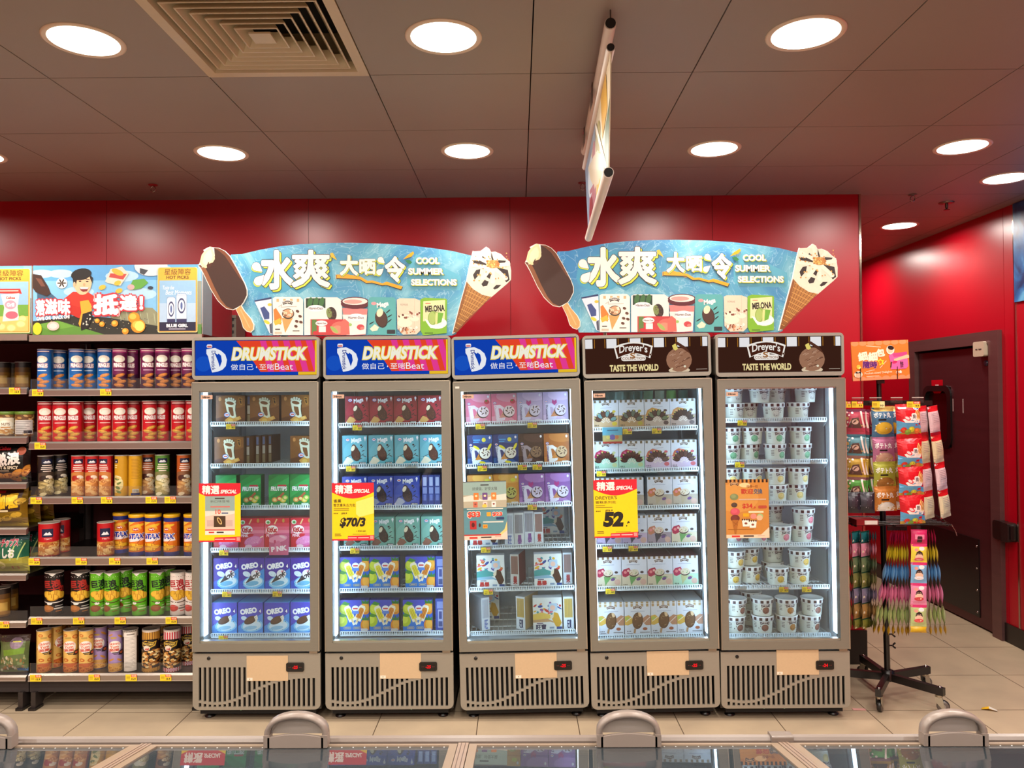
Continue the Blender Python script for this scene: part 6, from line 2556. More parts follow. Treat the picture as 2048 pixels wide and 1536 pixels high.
def snack_header(a):                   # 1215 x 500, from the left edge of the wide board
    a.bg('7ab4dc')
    a.rect(0, 0, 1215, 110, '5a9cd0')
    for x, y, r in ((200, 60, 90), (640, 80, 120), (900, 40, 110), (330, 190, 110), (760, 210, 130), (60, 60, 90)):
        a.ell(x, y, r, r * 0.34, 'a8cce4')
    a.poly([(30, 170), (130, 200), (280, 330), (280, 380), (30, 300)], '3a5a74')
    a.poly([(560, 350), (700, 300), (860, 310), (930, 380), (1215, 420), (1215, 500), (560, 500)], '8a8a6c')
    for i in range(7):
        a.line([(620 + 50 * i, 320 + 6 * i), (640 + 48 * i, 420)], 3, 'b8c0a0')
    a.poly([(0, 400), (330, 360), (560, 380), (900, 440), (1215, 450), (1215, 500), (0, 500)], '2c2c24')
    a.dots(120, 380, 1180, 470, 80, 4, ['8a8a7a', 'c8b88a', '5a5a5a'], 12)
    a.poly([(0, 430), (180, 396), (520, 500), (0, 500)], '5a8a34')
    a.poly([(30, 424), (180, 396), (300, 440), (120, 470)], '6a9c3c')
    # bottle, biscuit, cup noodle, ball
    a.poly([(0, 60), (60, 70), (110, 150), (130, 200), (100, 220), (20, 190), (0, 160)], '3a221a')
    a.poly([(20, 90), (60, 96), (90, 150), (60, 150)], '6a4030')
    a.ell(208, 128, 40, 38, 'e8dcd0')
    for r in range(0, 360, 60):
        a.ell(208 + 18 * math.cos(math.radians(r)), 128 + 17 * math.sin(math.radians(r)), 16, 5, '2a1a18', r)
    a.poly([(560, 30), (640, 12), (690, 64), (630, 150), (540, 130), (520, 118)], 'd8c8b8')
    a.poly([(558, 60), (676, 66), (650, 106), (548, 88)], 'b8403c')
    a.ell(610, 52, 46, 20, 'e0a838', 24)
    for x, y in ((500, 160), (610, 130), (620, 186)):
        a.ell(x, y, 26, 17, 'e8b03a', -20)
    a.ell(850, 10, 120, 72, 'c8ccd4')
    a.poly([(770, 24), (830, 40), (800, 74), (770, 60)], '3a3c44')
    a.poly([(700, 150), (720, 110), (800, 100), (830, 130), (780, 170), (720, 180)], '5a9a3c')
    a.ell(706, 160, 26, 20, 'c8a0a0')
    a.ell(846, 166, 20, 12, '2a3444')
    # the player: red shirt, dark hair, laughing
    a.poly([(226, 240), (290, 190), (400, 196), (470, 240), (430, 300), (330, 316), (270, 300)], 'c83020')
    a.poly([(260, 280), (330, 300), (410, 270), (420, 360), (330, 380), (270, 350)], 'b8281c')
    a.ell(362, 130, 62, 84, 'e8b48c', 8)
    a.ell(348, 66, 74, 42, '1a1412', -10)
    a.poly([(284, 60), (330, 40), (310, 150), (292, 140)], '1a1412')
    a.poly([(400, 60), (432, 90), (428, 130), (414, 100)], '1a1412')
    a.ell(340, 116, 10, 5, '2a1a14')
    a.ell(392, 118, 10, 5, '2a1a14')
    a.line([(324, 102), (354, 98)], 6, '2a1a14')
    a.line([(380, 100), (408, 104)], 6, '2a1a14')
    a.ell(370, 140, 9, 12, 'd89a74')
    a.poly([(336, 158), (404, 160), (390, 188), (362, 192), (344, 180)], '7a2420')
    a.poly([(338, 158), (402, 160), (394, 172), (346, 172)], 'f4ece4')
    a.ell(300, 140, 10, 20, 'dca880')
    # raised boot
    a.poly([(340, 260), (400, 250), (430, 300), (410, 400), (350, 460), (330, 420), (350, 340)], 'e0a030')
    a.poly([(360, 350), (424, 330), (430, 380), (400, 450), (350, 470), (344, 440)], '1c1816')
    a.dots(362, 350, 418, 440, 9, 6, ['d8d0c0'], 3)
    red = [('c8303c', 0.09)]
    a.text('落', 26, 250, 92, 356, 'fbf4f2', 0.05, edge=red)
    a.text('滋味', 92, 246, 268, 350, 'fbf4f2', 0.05, edge=red)
    a.text('抵', 446, 216, 612, 352, 'fbf4f2', 0.06, edge=red)
    a.text('達！', 632, 220, 790, 324, 'fbf4f2', 0.05, edge=red)
    a.line([(446, 262), (446, 206), (462, 206)], 9, 'f0a8a8')
    a.line([(612, 300), (624, 300), (624, 366), (608, 366)], 9, 'f0a8a8')
    a.text('GAME ON!', 30, 366, 132, 394, 'f8f0f0', 0.04, rot=-4)
    a.text('SNACK ON!', 146, 358, 268, 386, 'f8f0f0', 0.04, rot=-4)
    for x, y, r in ((730, 380, 42), (760, 440, 52), (668, 476, 24), (466, 400, 18), (500, 424, 20), (592, 420, 24)):
        a.ell(x, y, r, r * 0.95, 'd88a1c')
        a.ell(x - r * 0.2, y - r * 0.2, r * 0.6, r * 0.5, 'f0b84a')
    a.ell(770, 440, 34, 36, 'f0dc6a')
    a.ell(36, 454, 32, 44, 'd8c82c')
    a.ell(150, 436, 44, 32, 'e8b8b0')
    a.ell(150, 436, 28, 20, 'f0d0c8')
    hot_pick(a, 900, 22, 286, 466, pick_cans)
    for x in (1188,):
        a.rect(x, 0, 1215, 120, '8ab4d0')
        a.rect(x, 120, 1215, 430, '8a8a7a')
        a.rect(x, 430, 1215, 500, '5a8a3c')


def left_header(a):                    # 480 x 500
    a.bg('6aa8d8')
    a.rect(0, 380, 480, 500, '4a6a34')
    a.poly([(440, 200), (480, 240), (480, 420), (440, 400)], '4a6a80')
    a.rect(440, 0, 480, 90, '7ab4dc')
    hot_pick(a, 262, 22, 212, 470, pick_crisps)


hy = SY + 0.012
header_board(at(66, 600, hy).x, at(404, 600, hy).x, hy, BAY and Z(225, 669), Z(225, 530, hy), snack_header, 1215, 500,
             'wide snack banner with a laughing man kicking, above the chip can shelves', side=True)
header_board(at(66, 600, hy).x - 0.50, at(66, 600, hy).x - 0.006, hy - 0.004, Z(30, 668), Z(30, 532, hy), left_header, 480, 500,
             'snack banner with a gold framed crisp bag picture at the left edge')
# grey metal box on top, behind the ice cream board
p0, p1 = at(424, 672, 4.43), at(472, 630, 4.43)
b = MB()
b.box((p0.x, 4.43, Z(225, 669)), (p1.x, 4.58, p1.z), '6a6258', 'silver')
for i in range(3):
    zc = p1.z - 0.025 - 0.036 * i
    b.box((p1.x - 0.03, 4.428, zc - 0.008), (p1.x - 0.012, 4.43, zc + 0.008), '14110f', 'matte')
b.box((p0.x, 4.428, p1.z - 0.02), (p1.x, 4.43, p1.z - 0.017), '3a342e', 'matte')
tag(b.build('metal_box'), 'grey metal box in the gap behind the chocolate ice cream bar cutout', 'metal box')
# ------------------------------------------------------------------ hanging snack rack on castors
def strip(name, bags, W, hs, t, seal, arts, ex=0.5):
    """chain of joined bags hanging from its top; bags = colours, hs = heights, each bag a part"""
    root = bpy.data.objects.new(name, None)
    root.empty_display_size = 0.03
    COL.objects.link(root)
    z = 0.0
    for i, (c, h) in enumerate(zip(bags, hs)):
        z -= h
        o = bag('bag', W, h, t[min(i, len(t) - 1)] if isinstance(t, list) else t, c, arts[i] if arts else None, 100, 100 * h / W, seal=seal, n=6, ex=ex, mat='wrap' if ex > 0.9 or name.startswith('candy') else 'foil')
        o.parent = root
        o.location = (0, 0, z)
    return root


def a_mouse(c, c2):
    def d(a):
        a.bg(c)
        a.rect(0, 0, 100, 14, c2)
        a.dots(6, 10, 94, 92, 26, 7, ['e8d8d0', c2, 'c8a060', c2], 7)
        a.poly([(20, 90), (40, 44), (70, 40), (84, 92)], '5a3a34')
        a.ell(54, 62, 16, 12, 'd8b0a0')
        a.line([(80, 10), (96, 90)], 8, 'ecd8d0')
    return d


def a_maru(c, c2, top):
    def d(a):                          # about 100 x 113
        a.bg(c)
        if top:
            a.rect(0, 0, 100, 22, 'b8954c')
            a.rect(10, 8, 60, 13, '5a4420')
        a.text('ポテト丸', 8, 26, 84, 50, 'f4f4f0', 0.03)
        a.rr(26, 55, 62, 62, 2, '1a1614')
        a.ell(52, 96, 40, 28, c2)
        a.ell(52, 92, 30, 20, tuple(min(1, q * 1.2) for q in lin(c2)))
        a.dots(6, 66, 94, 108, 8, 5, ['e8e0c8', 'c89c50'], 4)
    return d


def a_redbag(top):
    def d(a):                          # about 100 x 116
        a.bg('c81420')
        a.poly([(0, 80), (0, 62), (30, 72), (60, 60), (100, 70), (100, 116), (0, 116)], '5a9cc4')
        a.poly([(0, 100), (100, 92), (100, 116), (0, 116)], 'a88a3c')
        a.poly([(20, 60), (50, 48), (96, 60), (88, 74), (30, 72)], 'f4ece4')
        for i in range(5):
            a.line([(62 + 7 * i, 62), (84 + 5 * i, 18 + 6 * i)], 4, 'ecc878')
        a.ell(38, 54, 14, 8, 'd83040', 30)
        a.ell(38, 54, 9, 5, 'f4d8d4', 30)
        a.rr(56, 36, 78, 62, 6, 'f4f0ec')
        a.text('脆', 60, 40, 74, 56, '2a2424', 0.02)
        for x, y, c in ((24, 100, 'c83428'), (54, 98, 'c8cc3c'), (78, 104, 'd87838'), (40, 108, '7aa03c')):
            a.ell(x, y, 12, 11, c)
            a.ell(x - 3, y - 3, 6, 5, tuple(min(1, q * 1.4) for q in lin(c)))
        if top:
            a.ell(80, 12, 14, 13, 'e8ecf4')
            a.ell(80, 12, 11, 10, '3a62b0')
            a.rr(8, 6, 40, 18, 4, 'e8dcd4')
    return d


def a_sweet(c, hat):
    def d(a):                          # front of a chain bag
        a.bg(c)
        a.rect(0, 0, 100, 16, 'c83068')
        a.ell(64, 28, 18, 12, 'e8dcd8')
        a.ell(48, 78, 26, 24, 'e8c0a8')
        a.poly([(24, 74), (30, 50), (48, 40), (66, 50), (72, 74), (60, 62), (36, 62)], '241a18')
        a.ell(30, 36, 12, 10, 'd89080')
        a.ell(48, 96, 30, 12, hat)
    return d


def make_strip(key):
    if key == 'mouse':
        cs = [('b03a50', '7a2c4c'), ('5a8894', '3a6878'), ('b08a2c', '8a5a4c'), ('4a8a34', '7a4a4c')]
        return strip('snack_bag_strip', [c[0] for c in cs], 0.105, [0.128, 0.108, 0.108, 0.105], 0.022, 0.09, [a_mouse(*c) for c in cs])
    if key == 'maru':
        cs = [('4a7496', 'd8b03c'), ('b0688a', 'c8a08c'), ('a4a43c', '9a6a34'), ('c47a34', 'dcd8d4')]
        return strip('snack_bag_strip', [c[0] for c in cs], 0.115, [0.155, 0.125, 0.125, 0.125], 0.030, 0.07, [a_maru(c[0], c[1], i == 0) for i, c in enumerate(cs)])
    if key == 'red':
        return strip('snack_bag_strip', ['c81420'] * 4, 0.128, [0.172, 0.14, 0.14, 0.142], 0.045, 0.06, [a_redbag(i == 0) for i in range(4)])
    if key == 'redback':
        cs = ['d8c0c4', 'd8d0a8', 'dcc8cc', 'd8d4b0']
        def half(c):
            def d(a):
                a.bg(c)
                a.rect(0, 0, 100, 26, 'b8141c')
                a.rect(0, 126, 100, 150, 'b8141c')
                a.rect(14, 30, 80, 90, tuple(q * 0.85 for q in lin(c)))
                for k_ in range(6):
                    a.rect(20, 36 + 8 * k_, 70, 38 + 8 * k_, '8a7a80')
            return d
        return strip('snack_bag_strip', cs, 0.105, [0.150, 0.14, 0.14, 0.14], 0.036, 0.07, [half(c) for c in cs])
    if key in ('sweet', 'sweet_front'):
        cs = ['c0245c', 'd8c83c', '6aa0cc', 'd07a9c', 'a8b478', 'c8a01c']
        if key == 'sweet':
            return strip('candy_bag_strip', cs, 0.078, [0.072, 0.092, 0.104, 0.108, 0.108, 0.045], [0.007, 0.013, 0.017, 0.020, 0.020, 0.012], 0.05, None, 1.0)
        arts = [lambda a: (a.bg('c0245c'), a.rect(20, 30, 80, 60, 'e0809c'), a.rr(34, 40, 66, 80, 6, '3a1a24'))] + [a_sweet(c, h) for c, h in (('dcc840', 'd85a6a'), ('78a8d0', 'e8e8f0'), ('d884a4', 'c83040'), ('acb87c', 'd84a50'))] + [None]
        return strip('candy_bag_strip', cs, 0.080, [0.072, 0.092, 0.104, 0.108, 0.108, 0.030], 0.022, 0.08, arts)
    if key in ('olive', 'olive_front'):
        cs = ['1c5a60', 'b8788c', '5a6a4c', '6a6a3c', '6a6478', '8a6a3c', '6a6a2c']
        def pr(c):
            def d(a):
                a.bg(c)
                a.dots(10, 14, 90, 80, 14, 8, [tuple(min(1, q * 1.5) for q in lin(c)), 'c8c0a8', tuple(q * 0.6 for q in lin(c))], 3)
                a.rect(0, 0, 100, 8, '16382c')
            return d
        return strip('candy_bag_strip', cs, 0.072, [0.055, 0.072, 0.078, 0.078, 0.078, 0.078, 0.05], [0.008, 0.012, 0.013, 0.014, 0.014, 0.014, 0.01], 0.06, [pr(c) for c in cs] if key == 'olive_front' else None, 1.1)


MAKERS['strip'] = make_strip
RY = 4.09
hub = at_z(1775, 1346, 0.12)
HX, HY = hub.x, hub.y
top = at(1757, 742, HY)
lean = Vector((top.x - HX, 0, top.z - 0.1)).normalized()
BK = '17110f'
root = empty('snack_rack', T(HX, HY, 0), 'black metal snack rack on five castored legs, standing by the red corner', 'rack')
b = MB()
def on_pole(z):
    return Vector((lean.x / lean.z * (z - 0.1), 0, z))
b.tube([on_pole(0.09), on_pole(1.0)], 0.0165, BK, 'plastic', 4)
b.tube([on_pole(1.0), on_pole(top.z)], 0.0135, BK, 'plastic', 4)
b.build('pole', root)
b = MB()
b.lathe([(0.035, 0.085), (0.035, 0.135), (0.025, 0.14)], BK, 'plastic', 5)
b.build('hub', root)
for k in range(5):
    a_ = math.radians(20 + 72 * k)
    d = Vector((math.cos(a_), math.sin(a_), 0))
    R_ = 0.285
    b = MB()
    b.box((0.02, -0.014, 0.085), (R_, 0.014, 0.123), BK, 'plastic', Matrix.Rotation(a_, 4, 'Z'))
    b.lathe([(0.008, 0.123), (0.008, 0.128), (0.003, 0.130)], 'b8b0a8', 'chrome', 10, T(d.x * (R_ - 0.02), d.y * (R_ - 0.02), 0))
    leg = b.build('leg', root)
    b = MB()
    M_ = T(d.x * (R_ - 0.025), d.y * (R_ - 0.025), 0, [0.5, 1.9, -0.8, 0.9, -0.5][k])
    b.lathe([(0.016, 0.072), (0.018, 0.085)], 'b0a898', 'chrome', 14, M_)
    for s in (-1, 1):
        b.prism([(-0.02, 0.075), (0.014, 0.075), (0.026, 0.02), (0.012, 0.02), (-0.016, 0.05)], s * 0.014 - 0.001, s * 0.014 + 0.001, 'b0a898', 'steel', 'y', M_)
    cs_ = b.build('castor', leg)
    # wheel: a disc on a level axle
    b = MB()
    b.lathe([(0.006, -0.012), (0.012, -0.013), (0.027, -0.011), (0.030, -0.007), (0.030, 0.007), (0.027, 0.011), (0.012, 0.013), (0.006, 0.012)],
            ['8a8078', '5a504a', '2a2420', '1a1614', '2a2420', '5a504a', '8a8078'], 'plastic', 24, M_ @ Matrix.Translation((0.018, 0, 0.030)) @ Matrix.Rotation(math.pi / 2, 4, 'X'))
    b.build('castor_wheel', leg)
for z in (0.325, 0.265):
    b = MB()
    p_ = on_pole(z)
    b.tube([p_ + Vector((0.012, 0, 0)), p_ + Vector((0.030, 0, 0))], 0.004, BK, 'plastic', 8)
    b.tube([p_ + Vector((0.046, 0, 0.014)), p_ + Vector((0.034, 0, 0.004)), p_ + Vector((0.034, 0, -0.004)), p_ + Vector((0.046, 0, -0.014))], 0.0045, BK, 'plastic', 8)
    b.build('wing_screw', root)
# upper bar and pegs, lower grid
zt = at(1775, 806, HY - 0.05).z
zl = at(1800, 1046, HY - 0.08).z
b = MB()
for dy in (-0.10, 0.10):
    b.box((-0.235, dy - 0.006, zt - 0.012), (0.20, dy + 0.006, zt + 0.012), BK, 'plastic')
for dx in (-0.235, 0.195):
    b.box((dx, -0.10, zt - 0.010), (dx + 0.01, 0.10, zt + 0.010), BK, 'plastic')
b.box((-0.03, -0.1, zt - 0.01), (0.03, 0.1, zt + 0.01), BK, 'plastic')
b.build('upper_frame', root)
b = MB()
for i in range(7):
    y = -0.14 + 0.047 * i
    b.tube([(-0.24, y, zl), (0.27, y, zl)], 0.0035, BK, 'plastic', 6)
for x in (-0.22, -0.02, 0.25):
    b.tube([(x, -0.15, zl - 0.004), (x, 0.16, zl - 0.004)], 0.004, BK, 'plastic', 6)
b.tube([(0.27, -0.14, zl + 0.002), (0.285, -0.15, zl - 0.03), (0.29, -0.155, zl - 0.055)], 0.003, '8a7a70', 'chrome', 6)
b.tube([(0.25, -0.02, zl + 0.035), (0.27, -0.08, zl + 0.01), (0.28, -0.14, zl - 0.01)], 0.003, '8a7a70', 'chrome', 6)
b.box((-0.05, -0.13, zl - 0.03), (0.05, -0.12, zl - 0.008), '2a2422', 'plastic')
b.build('lower_grid', root)
for px in (1711, 1746, 1788, 1830):
    q = at(px, 800, HY - 0.15)
    b = MB()
    x = q.x - HX
    b.tube([(x, -0.09, zt + 0.004), (x, -0.16, zt + 0.006), (x, -0.175, zt + 0.016)], 0.0028, '3a3430', 'plastic', 6)
    pg = b.build('peg', root)
    b = MB()
    b.box((x - 0.03, -0.178, zt + 0.002), (x + 0.03, -0.176, zt + 0.030), 'c8b8b4', 'acrylic')
    b.box((x - 0.03, -0.1785, zt + 0.027), (x + 0.03, -0.1755, zt + 0.031), 'b0a49c', 'plastic')
    b.build('tag_holder', pg)
for px, w, red in ((1694, 0.035, 1), (1714, 0.058, 1), (1756, 0.064, 0), (1811, 0.066, 1)):
    q = at(px, 809, HY - 0.2)
    b = MB()
    x, z = q.x - HX, q.z
    yt = -0.28 if px > 1800 else -0.204
    b.box((x - w / 2, yt, z - 0.016), (x + w / 2, yt + 0.0015, z + 0.016), 'e8c030', 'card')
    a = Art(b, front(x - w / 2, x + w / 2, z - 0.016, z + 0.016, yt), 100, 50, 'card')
    if red:
        a.rect(48, 0, 100, 20, 'cf3c28')
        a.text('特選', 56, 3, 92, 17, 'f4d0b0', 0.02)
    else:
        a.rect(62, 0, 100, 50, 'e8d898')
    for yy in (14, 24, 34):
        a.rect(6, yy, 40, yy + 4, '8a6a1a')
    a.text('9.9', 64, 26, 90, 42, '2a1a10', 0.04)
    b.build('price_tag', root)

# the orange sign on top
c00, c10, c11, c01 = at(1702, 684, HY - 0.06), at(1816, 679, HY - 0.03), at(1820, 757, HY - 0.03), at(1706, 762, HY - 0.06)
xa = (c10 - c00)
ang = math.atan2(xa.y, xa.x)
roll = math.asin(xa.z / xa.length)
w_, h_ = xa.length, (c00 - c01).length
root2 = empty('promo_sign', Matrix.Translation((c01 + c11) / 2) @ Matrix.Rotation(ang, 4, 'Z') @ Matrix.Rotation(-roll, 4, 'Y'), 'orange promotion sign clipped on top of the black snack rack', 'sign')
b = MB()
b.box((-w_ / 2, 0, 0), (w_ / 2, 0.006, h_), 'd8702c', 'card')
a = Art(b, front(-w_ / 2, w_ / 2, 0, h_, 0), 930, 620, 'card')
a.bg('e0742c')
for i in range(8):
    a.ell(60 + i * 130, 30, 62, 40, 'd88a58')
    a.ell(20 + i * 130, 600, 66, 46, 'd88a60')
a.line([(240, 70), (480, 100)], 9, 'ecd0b0')
a.line([(450, 430), (560, 320)], 9, 'ecd0b0')
a.line([(220, 480), (360, 456)], 8, 'ecd0b0')
a.line([(220, 556), (430, 556)], 8, 'ecd0b0')
a.text('細', 108, 170, 250, 300, 'f6e4c8', 0.05, rot=-8)
a.text('細', 268, 180, 412, 312, 'f6e4c8', 0.05, rot=-2)
a.text('包', 408, 128, 532, 246, 'f6e4c8', 0.05, rot=-6)
a.text('隨時', 176, 320, 400, 424, '5a2470', 0.05, edge=[('e8a070', 0.06)], rot=3)
a.poly([(400, 300), (440, 306), (460, 274), (480, 306), (520, 310), (500, 344), (520, 384), (480, 372), (440, 396), (438, 352)], 'f0d030')
a.text('食', 436, 310, 486, 366, 'c8641c', 0.03)
a.ell(100, 400, 34, 34, 'f0b840')
a.ell(120, 416, 20, 16, 'f6d880')
a.ell(630, 150, 66, 72, 'f4e4d0')
a.ell(628, 156, 48, 52, 'e8bc9c')
a.ell(640, 118, 52, 34, '1c1614', 14)
a.poly([(600, 240), (680, 200), (900, 220), (910, 420), (870, 460), (620, 460), (630, 380)], 'd8609c')
a.poly([(660, 210), (900, 190), (900, 250), (680, 270)], 'c0447c')
a.poly([(680, 300), (900, 236), (930, 250), (930, 290), (760, 320), (690, 340)], 'ecb890')
a.ell(690, 350, 44, 22, 'c02c5c', -10)
a.text('雪餅', 780, 340, 830, 440, '4a1c34', 0.03)
a.line([(640, 340), (622, 430)], 16, '2a1a20')
a.ell(90, 520, 66, 52, 'f4e4d0')
a.ell(90, 530, 48, 44, 'e0b090')
a.poly([(40, 500), (50, 472), (90, 490), (134, 470), (138, 512), (110, 500), (70, 502)], '1c1614')
a.text('Pocket-sized Delights', 190, 486, 640, 530, 'f0d8b8', 0.01, rot=-2)
a.text('小食', 700, 484, 800, 530, 'f6e8d8', 0.03)
for x in (130, 730):
    a.line([(x, 420), (x - 8, 620)], 12, '1a120e')
b.build('printed_card', root2)
b = MB()
b.box((-0.02, 0.006, -0.02), (0.02, 0.010, h_ * 0.6), BK, 'plastic')
b.build('clip_back', root2)


def hang(key, px, py, y, lab, rz=0.0, ry=0.0, cat='snack bags', group=None):
    q = at(px, py, y)
    return place(('strip', key), Matrix.Translation(q) @ Matrix.Rotation(ry, 4, 'Y') @ Matrix.Rotation(rz, 4, 'Z'), lab, cat, group)


for i in range(5):
    hang('mouse', 1708 + 10.5 * i, 818 + 0.5 * i, 3.93 + 0.035 * i, 'strip of pink, teal, yellow and green bags, %s, upper rack left' % ('front one' if i == 0 else ORD[i] + ' from the front'), -0.75 if i else -0.35, 0.03 * (i % 2), group='pink topped strips on the upper rack')
for i in range(2):
    hang('maru', 1764 + 14 * i, 813, 3.95 + 0.05 * i, 'strip of blue, pink, lime and orange potato bags, %s' % ['front one', 'half hidden behind the front one'][i], 0.0 if not i else -0.3, -0.022, group='blue topped strips on the upper rack')
hang('red', 1815, 808, 3.86, 'front strip of four bright red snack bags, upper rack right', 0.03, -0.03)
hang('redback', 1842, 812, 3.93, 'strip of red snack bags turned to its pale side, second from the front', 0.62, -0.06, group='pale sides of red bag strips')
hang('redback', 1864, 812, 3.955, 'rearmost pale sided strip of red snack bags, leaning right at the bottom', 0.62, -0.11, group='pale sides of red bag strips')
tx = [1786, 1789, 1792, 1795, 1798, 1802, 1806, 1810, 1816]
bx = [1748, 1757, 1767, 1777, 1786, 1796, 1804, 1812, 1816]
n_ = len(tx)
Lp = 205 / FPX * 3.98
for i in range(n_):
    y = 3.96 + 0.012 * (i % 3)
    hang('sweet', tx[i] - 2, 1060 + (i % 2), y, 'edge on candy bag strip with magenta header, %s left of the front facing strip' % ORD[n_ - 1 - i], 1.12 + 0.02 * (i % 3), math.atan2((tx[i] - bx[i]) / FPX * y, Lp) * 1.05, 'candy bags', 'magenta headed candy strips on the lower rack')
hang('sweet_front', 1838, 1059, 3.90, 'candy bag strip facing out in yellow, blue, pink and green', -0.05, 0.02, 'candy bags', 'magenta headed candy strips on the lower rack')
for i, (t_, b_) in enumerate(((1853, 1858), (1858, 1868), (1863, 1878), (1868, 1887))):
    y = 3.96 + 0.015 * (i % 2)
    hang('sweet', t_, 1060, y, 'edge on candy bag strip with magenta header, %s right of the front facing strip' % ORD[i], 1.12 + 0.02 * (i % 2), math.atan2((t_ - b_) / FPX * y, Lp) * 1.05, 'candy bags', 'magenta headed candy strips on the lower rack')
for i, px in enumerate((1694, 1700, 1706, 1712, 1718, 1724, 1730, 1736, 1741, 1746, 1751)):
    face = i in (3, 6)
    hang('olive_front' if face else 'olive', px, 1062, 3.95 + 0.012 * (i % 3), 'teal headed candy bag strip beside the freezer, %s from left%s' % (ORD[i], ', half turned out' if face else ''), 0.55 if face else 1.13 + 0.02 * (i % 2), -0.03 + 0.004 * i, 'candy bags', 'teal headed candy strips on the lower rack')
for i, px in enumerate((1703, 1732)):
    b_ = bag('snack_pouch', 0.085, 0.105, 0.04, '2a262c', lambda a: (a.bg('2c2830'), a.rr(18, 30, 82, 80, 6, '3c3640'), a.dots(10, 10, 90, 100, 8, 3, ['8a8490'], 3)), 100, 120, n=6)
    q = at(px, 1026, 3.90)
    b_.matrix_world = T(q.x, q.y, q.z, -0.2)
    tag(b_, 'black snack pouch at the foot of the upper rack, %s' % ['left one beside the freezer', 'right one'][i], 'pouch')
q = at(1728, 1032, 4.0)
b = MB()
b.box((-0.06, -0.05, 0), (0.05, 0.04, 0.028), '8a1a20', 'card', T(q.x, q.y, zl + 0.006))
b.box((-0.02, -0.052, 0.004), (0.045, -0.05, 0.024), 'e0d8d0', 'card', T(q.x, q.y, zl + 0.006))
tag(b.build('snack_box'), 'low dark red snack box lying on the rack grid', 'snack box')
# ------------------------------------------------------------------ chest freezer in the foreground
CY, CZ, TILT = 1.60, 0.886, math.radians(9.5)
cw = '75675e'
LP = (at(1565, 1478, 1.59).x - at(300, 1478, 1.59).x) / 2
LX = at(928, 1478, 1.59).x
root = empty('chest_freezer', Matrix(), 'long chest freezer with sliding glass lids in the foreground', 'chest freezer')
x0, x1 = LX - 2.2 * LP, LX + 2.3 * LP
b = MB()
near = 0.55
zn = CZ + (CY - near) * math.tan(TILT)
b.box((x0, CY - 0.05, 0.0), (x1, CY - 0.005, CZ - 0.025), 'c8c4c0', 'plastic')
b.box((x0, near, 0.0), (x1, near + 0.05, zn - 0.03), 'c8c4c0', 'plastic')
b.prism([(near, 0), (CY - 0.005, 0), (CY - 0.005, CZ - 0.025), (near, zn - 0.03)], x0 - 0.04, x0, 'c8c4c0', 'plastic', 'x')
b.prism([(near, 0), (CY - 0.005, 0), (CY - 0.005, CZ - 0.025), (near, zn - 0.03)], x1, x1 + 0.04, 'c8c4c0', 'plastic', 'x')
b.box((x0, near + 0.05, 0.60), (x1, CY - 0.05, 0.64), 'b4c0c8', 'plastic')
b.build('body', root)
b = MB()
b.prism([(CY - 0.014, CZ - 0.03), (CY - 0.014, CZ + 0.010), (CY - 0.010, CZ + 0.0155), (CY - 0.002, CZ + 0.0175), (CY + 0.006, CZ + 0.014), (CY + 0.010, CZ + 0.004), (CY + 0.010, CZ - 0.05), (CY - 0.006, CZ - 0.05)], x0 - 0.04, x1 + 0.04, cw, 'plastic', 'x')
b.build('rim', root)
b = MB()
b.prism([(CY - 0.024, CZ - 0.02), (CY - 0.0142, CZ - 0.02), (CY - 0.0142, CZ + 0.004), (CY - 0.024, CZ + 0.001)], x0, x1, '2a2422', 'matte', 'x')
b.build('gasket_groove', root)
ML = Matrix.Translation((0, CY - 0.024, CZ + 0.007)) @ Matrix.Rotation(-TILT, 4, 'X')   # local y runs from the far edge (0) to the near edge (-)
dep = -0.98
for k in range(-2, 4):
    bx_ = LX + (k - 0) * LP
    if k <= 2:
        b = MB()
        b.box((bx_ - 0.0105, dep, -0.004), (bx_ + 0.0105, 0.004, 0.004), '8a7464', 'plastic', ML)
        for s in (-0.004, 0.004):
            b.box((bx_ + s - 0.0006, dep, 0.004), (bx_ + s + 0.0006, 0.003, 0.0046), '5a463c', 'plastic', ML)
        if k == 1:
            b.rbox((bx_ - 0.022, CY - 0.020, CZ - 0.012), (bx_ + 0.022, CY + 0.008, CZ + 0.021), 0.004, cw, 'plastic', 'x')
        b.build('divider', root)
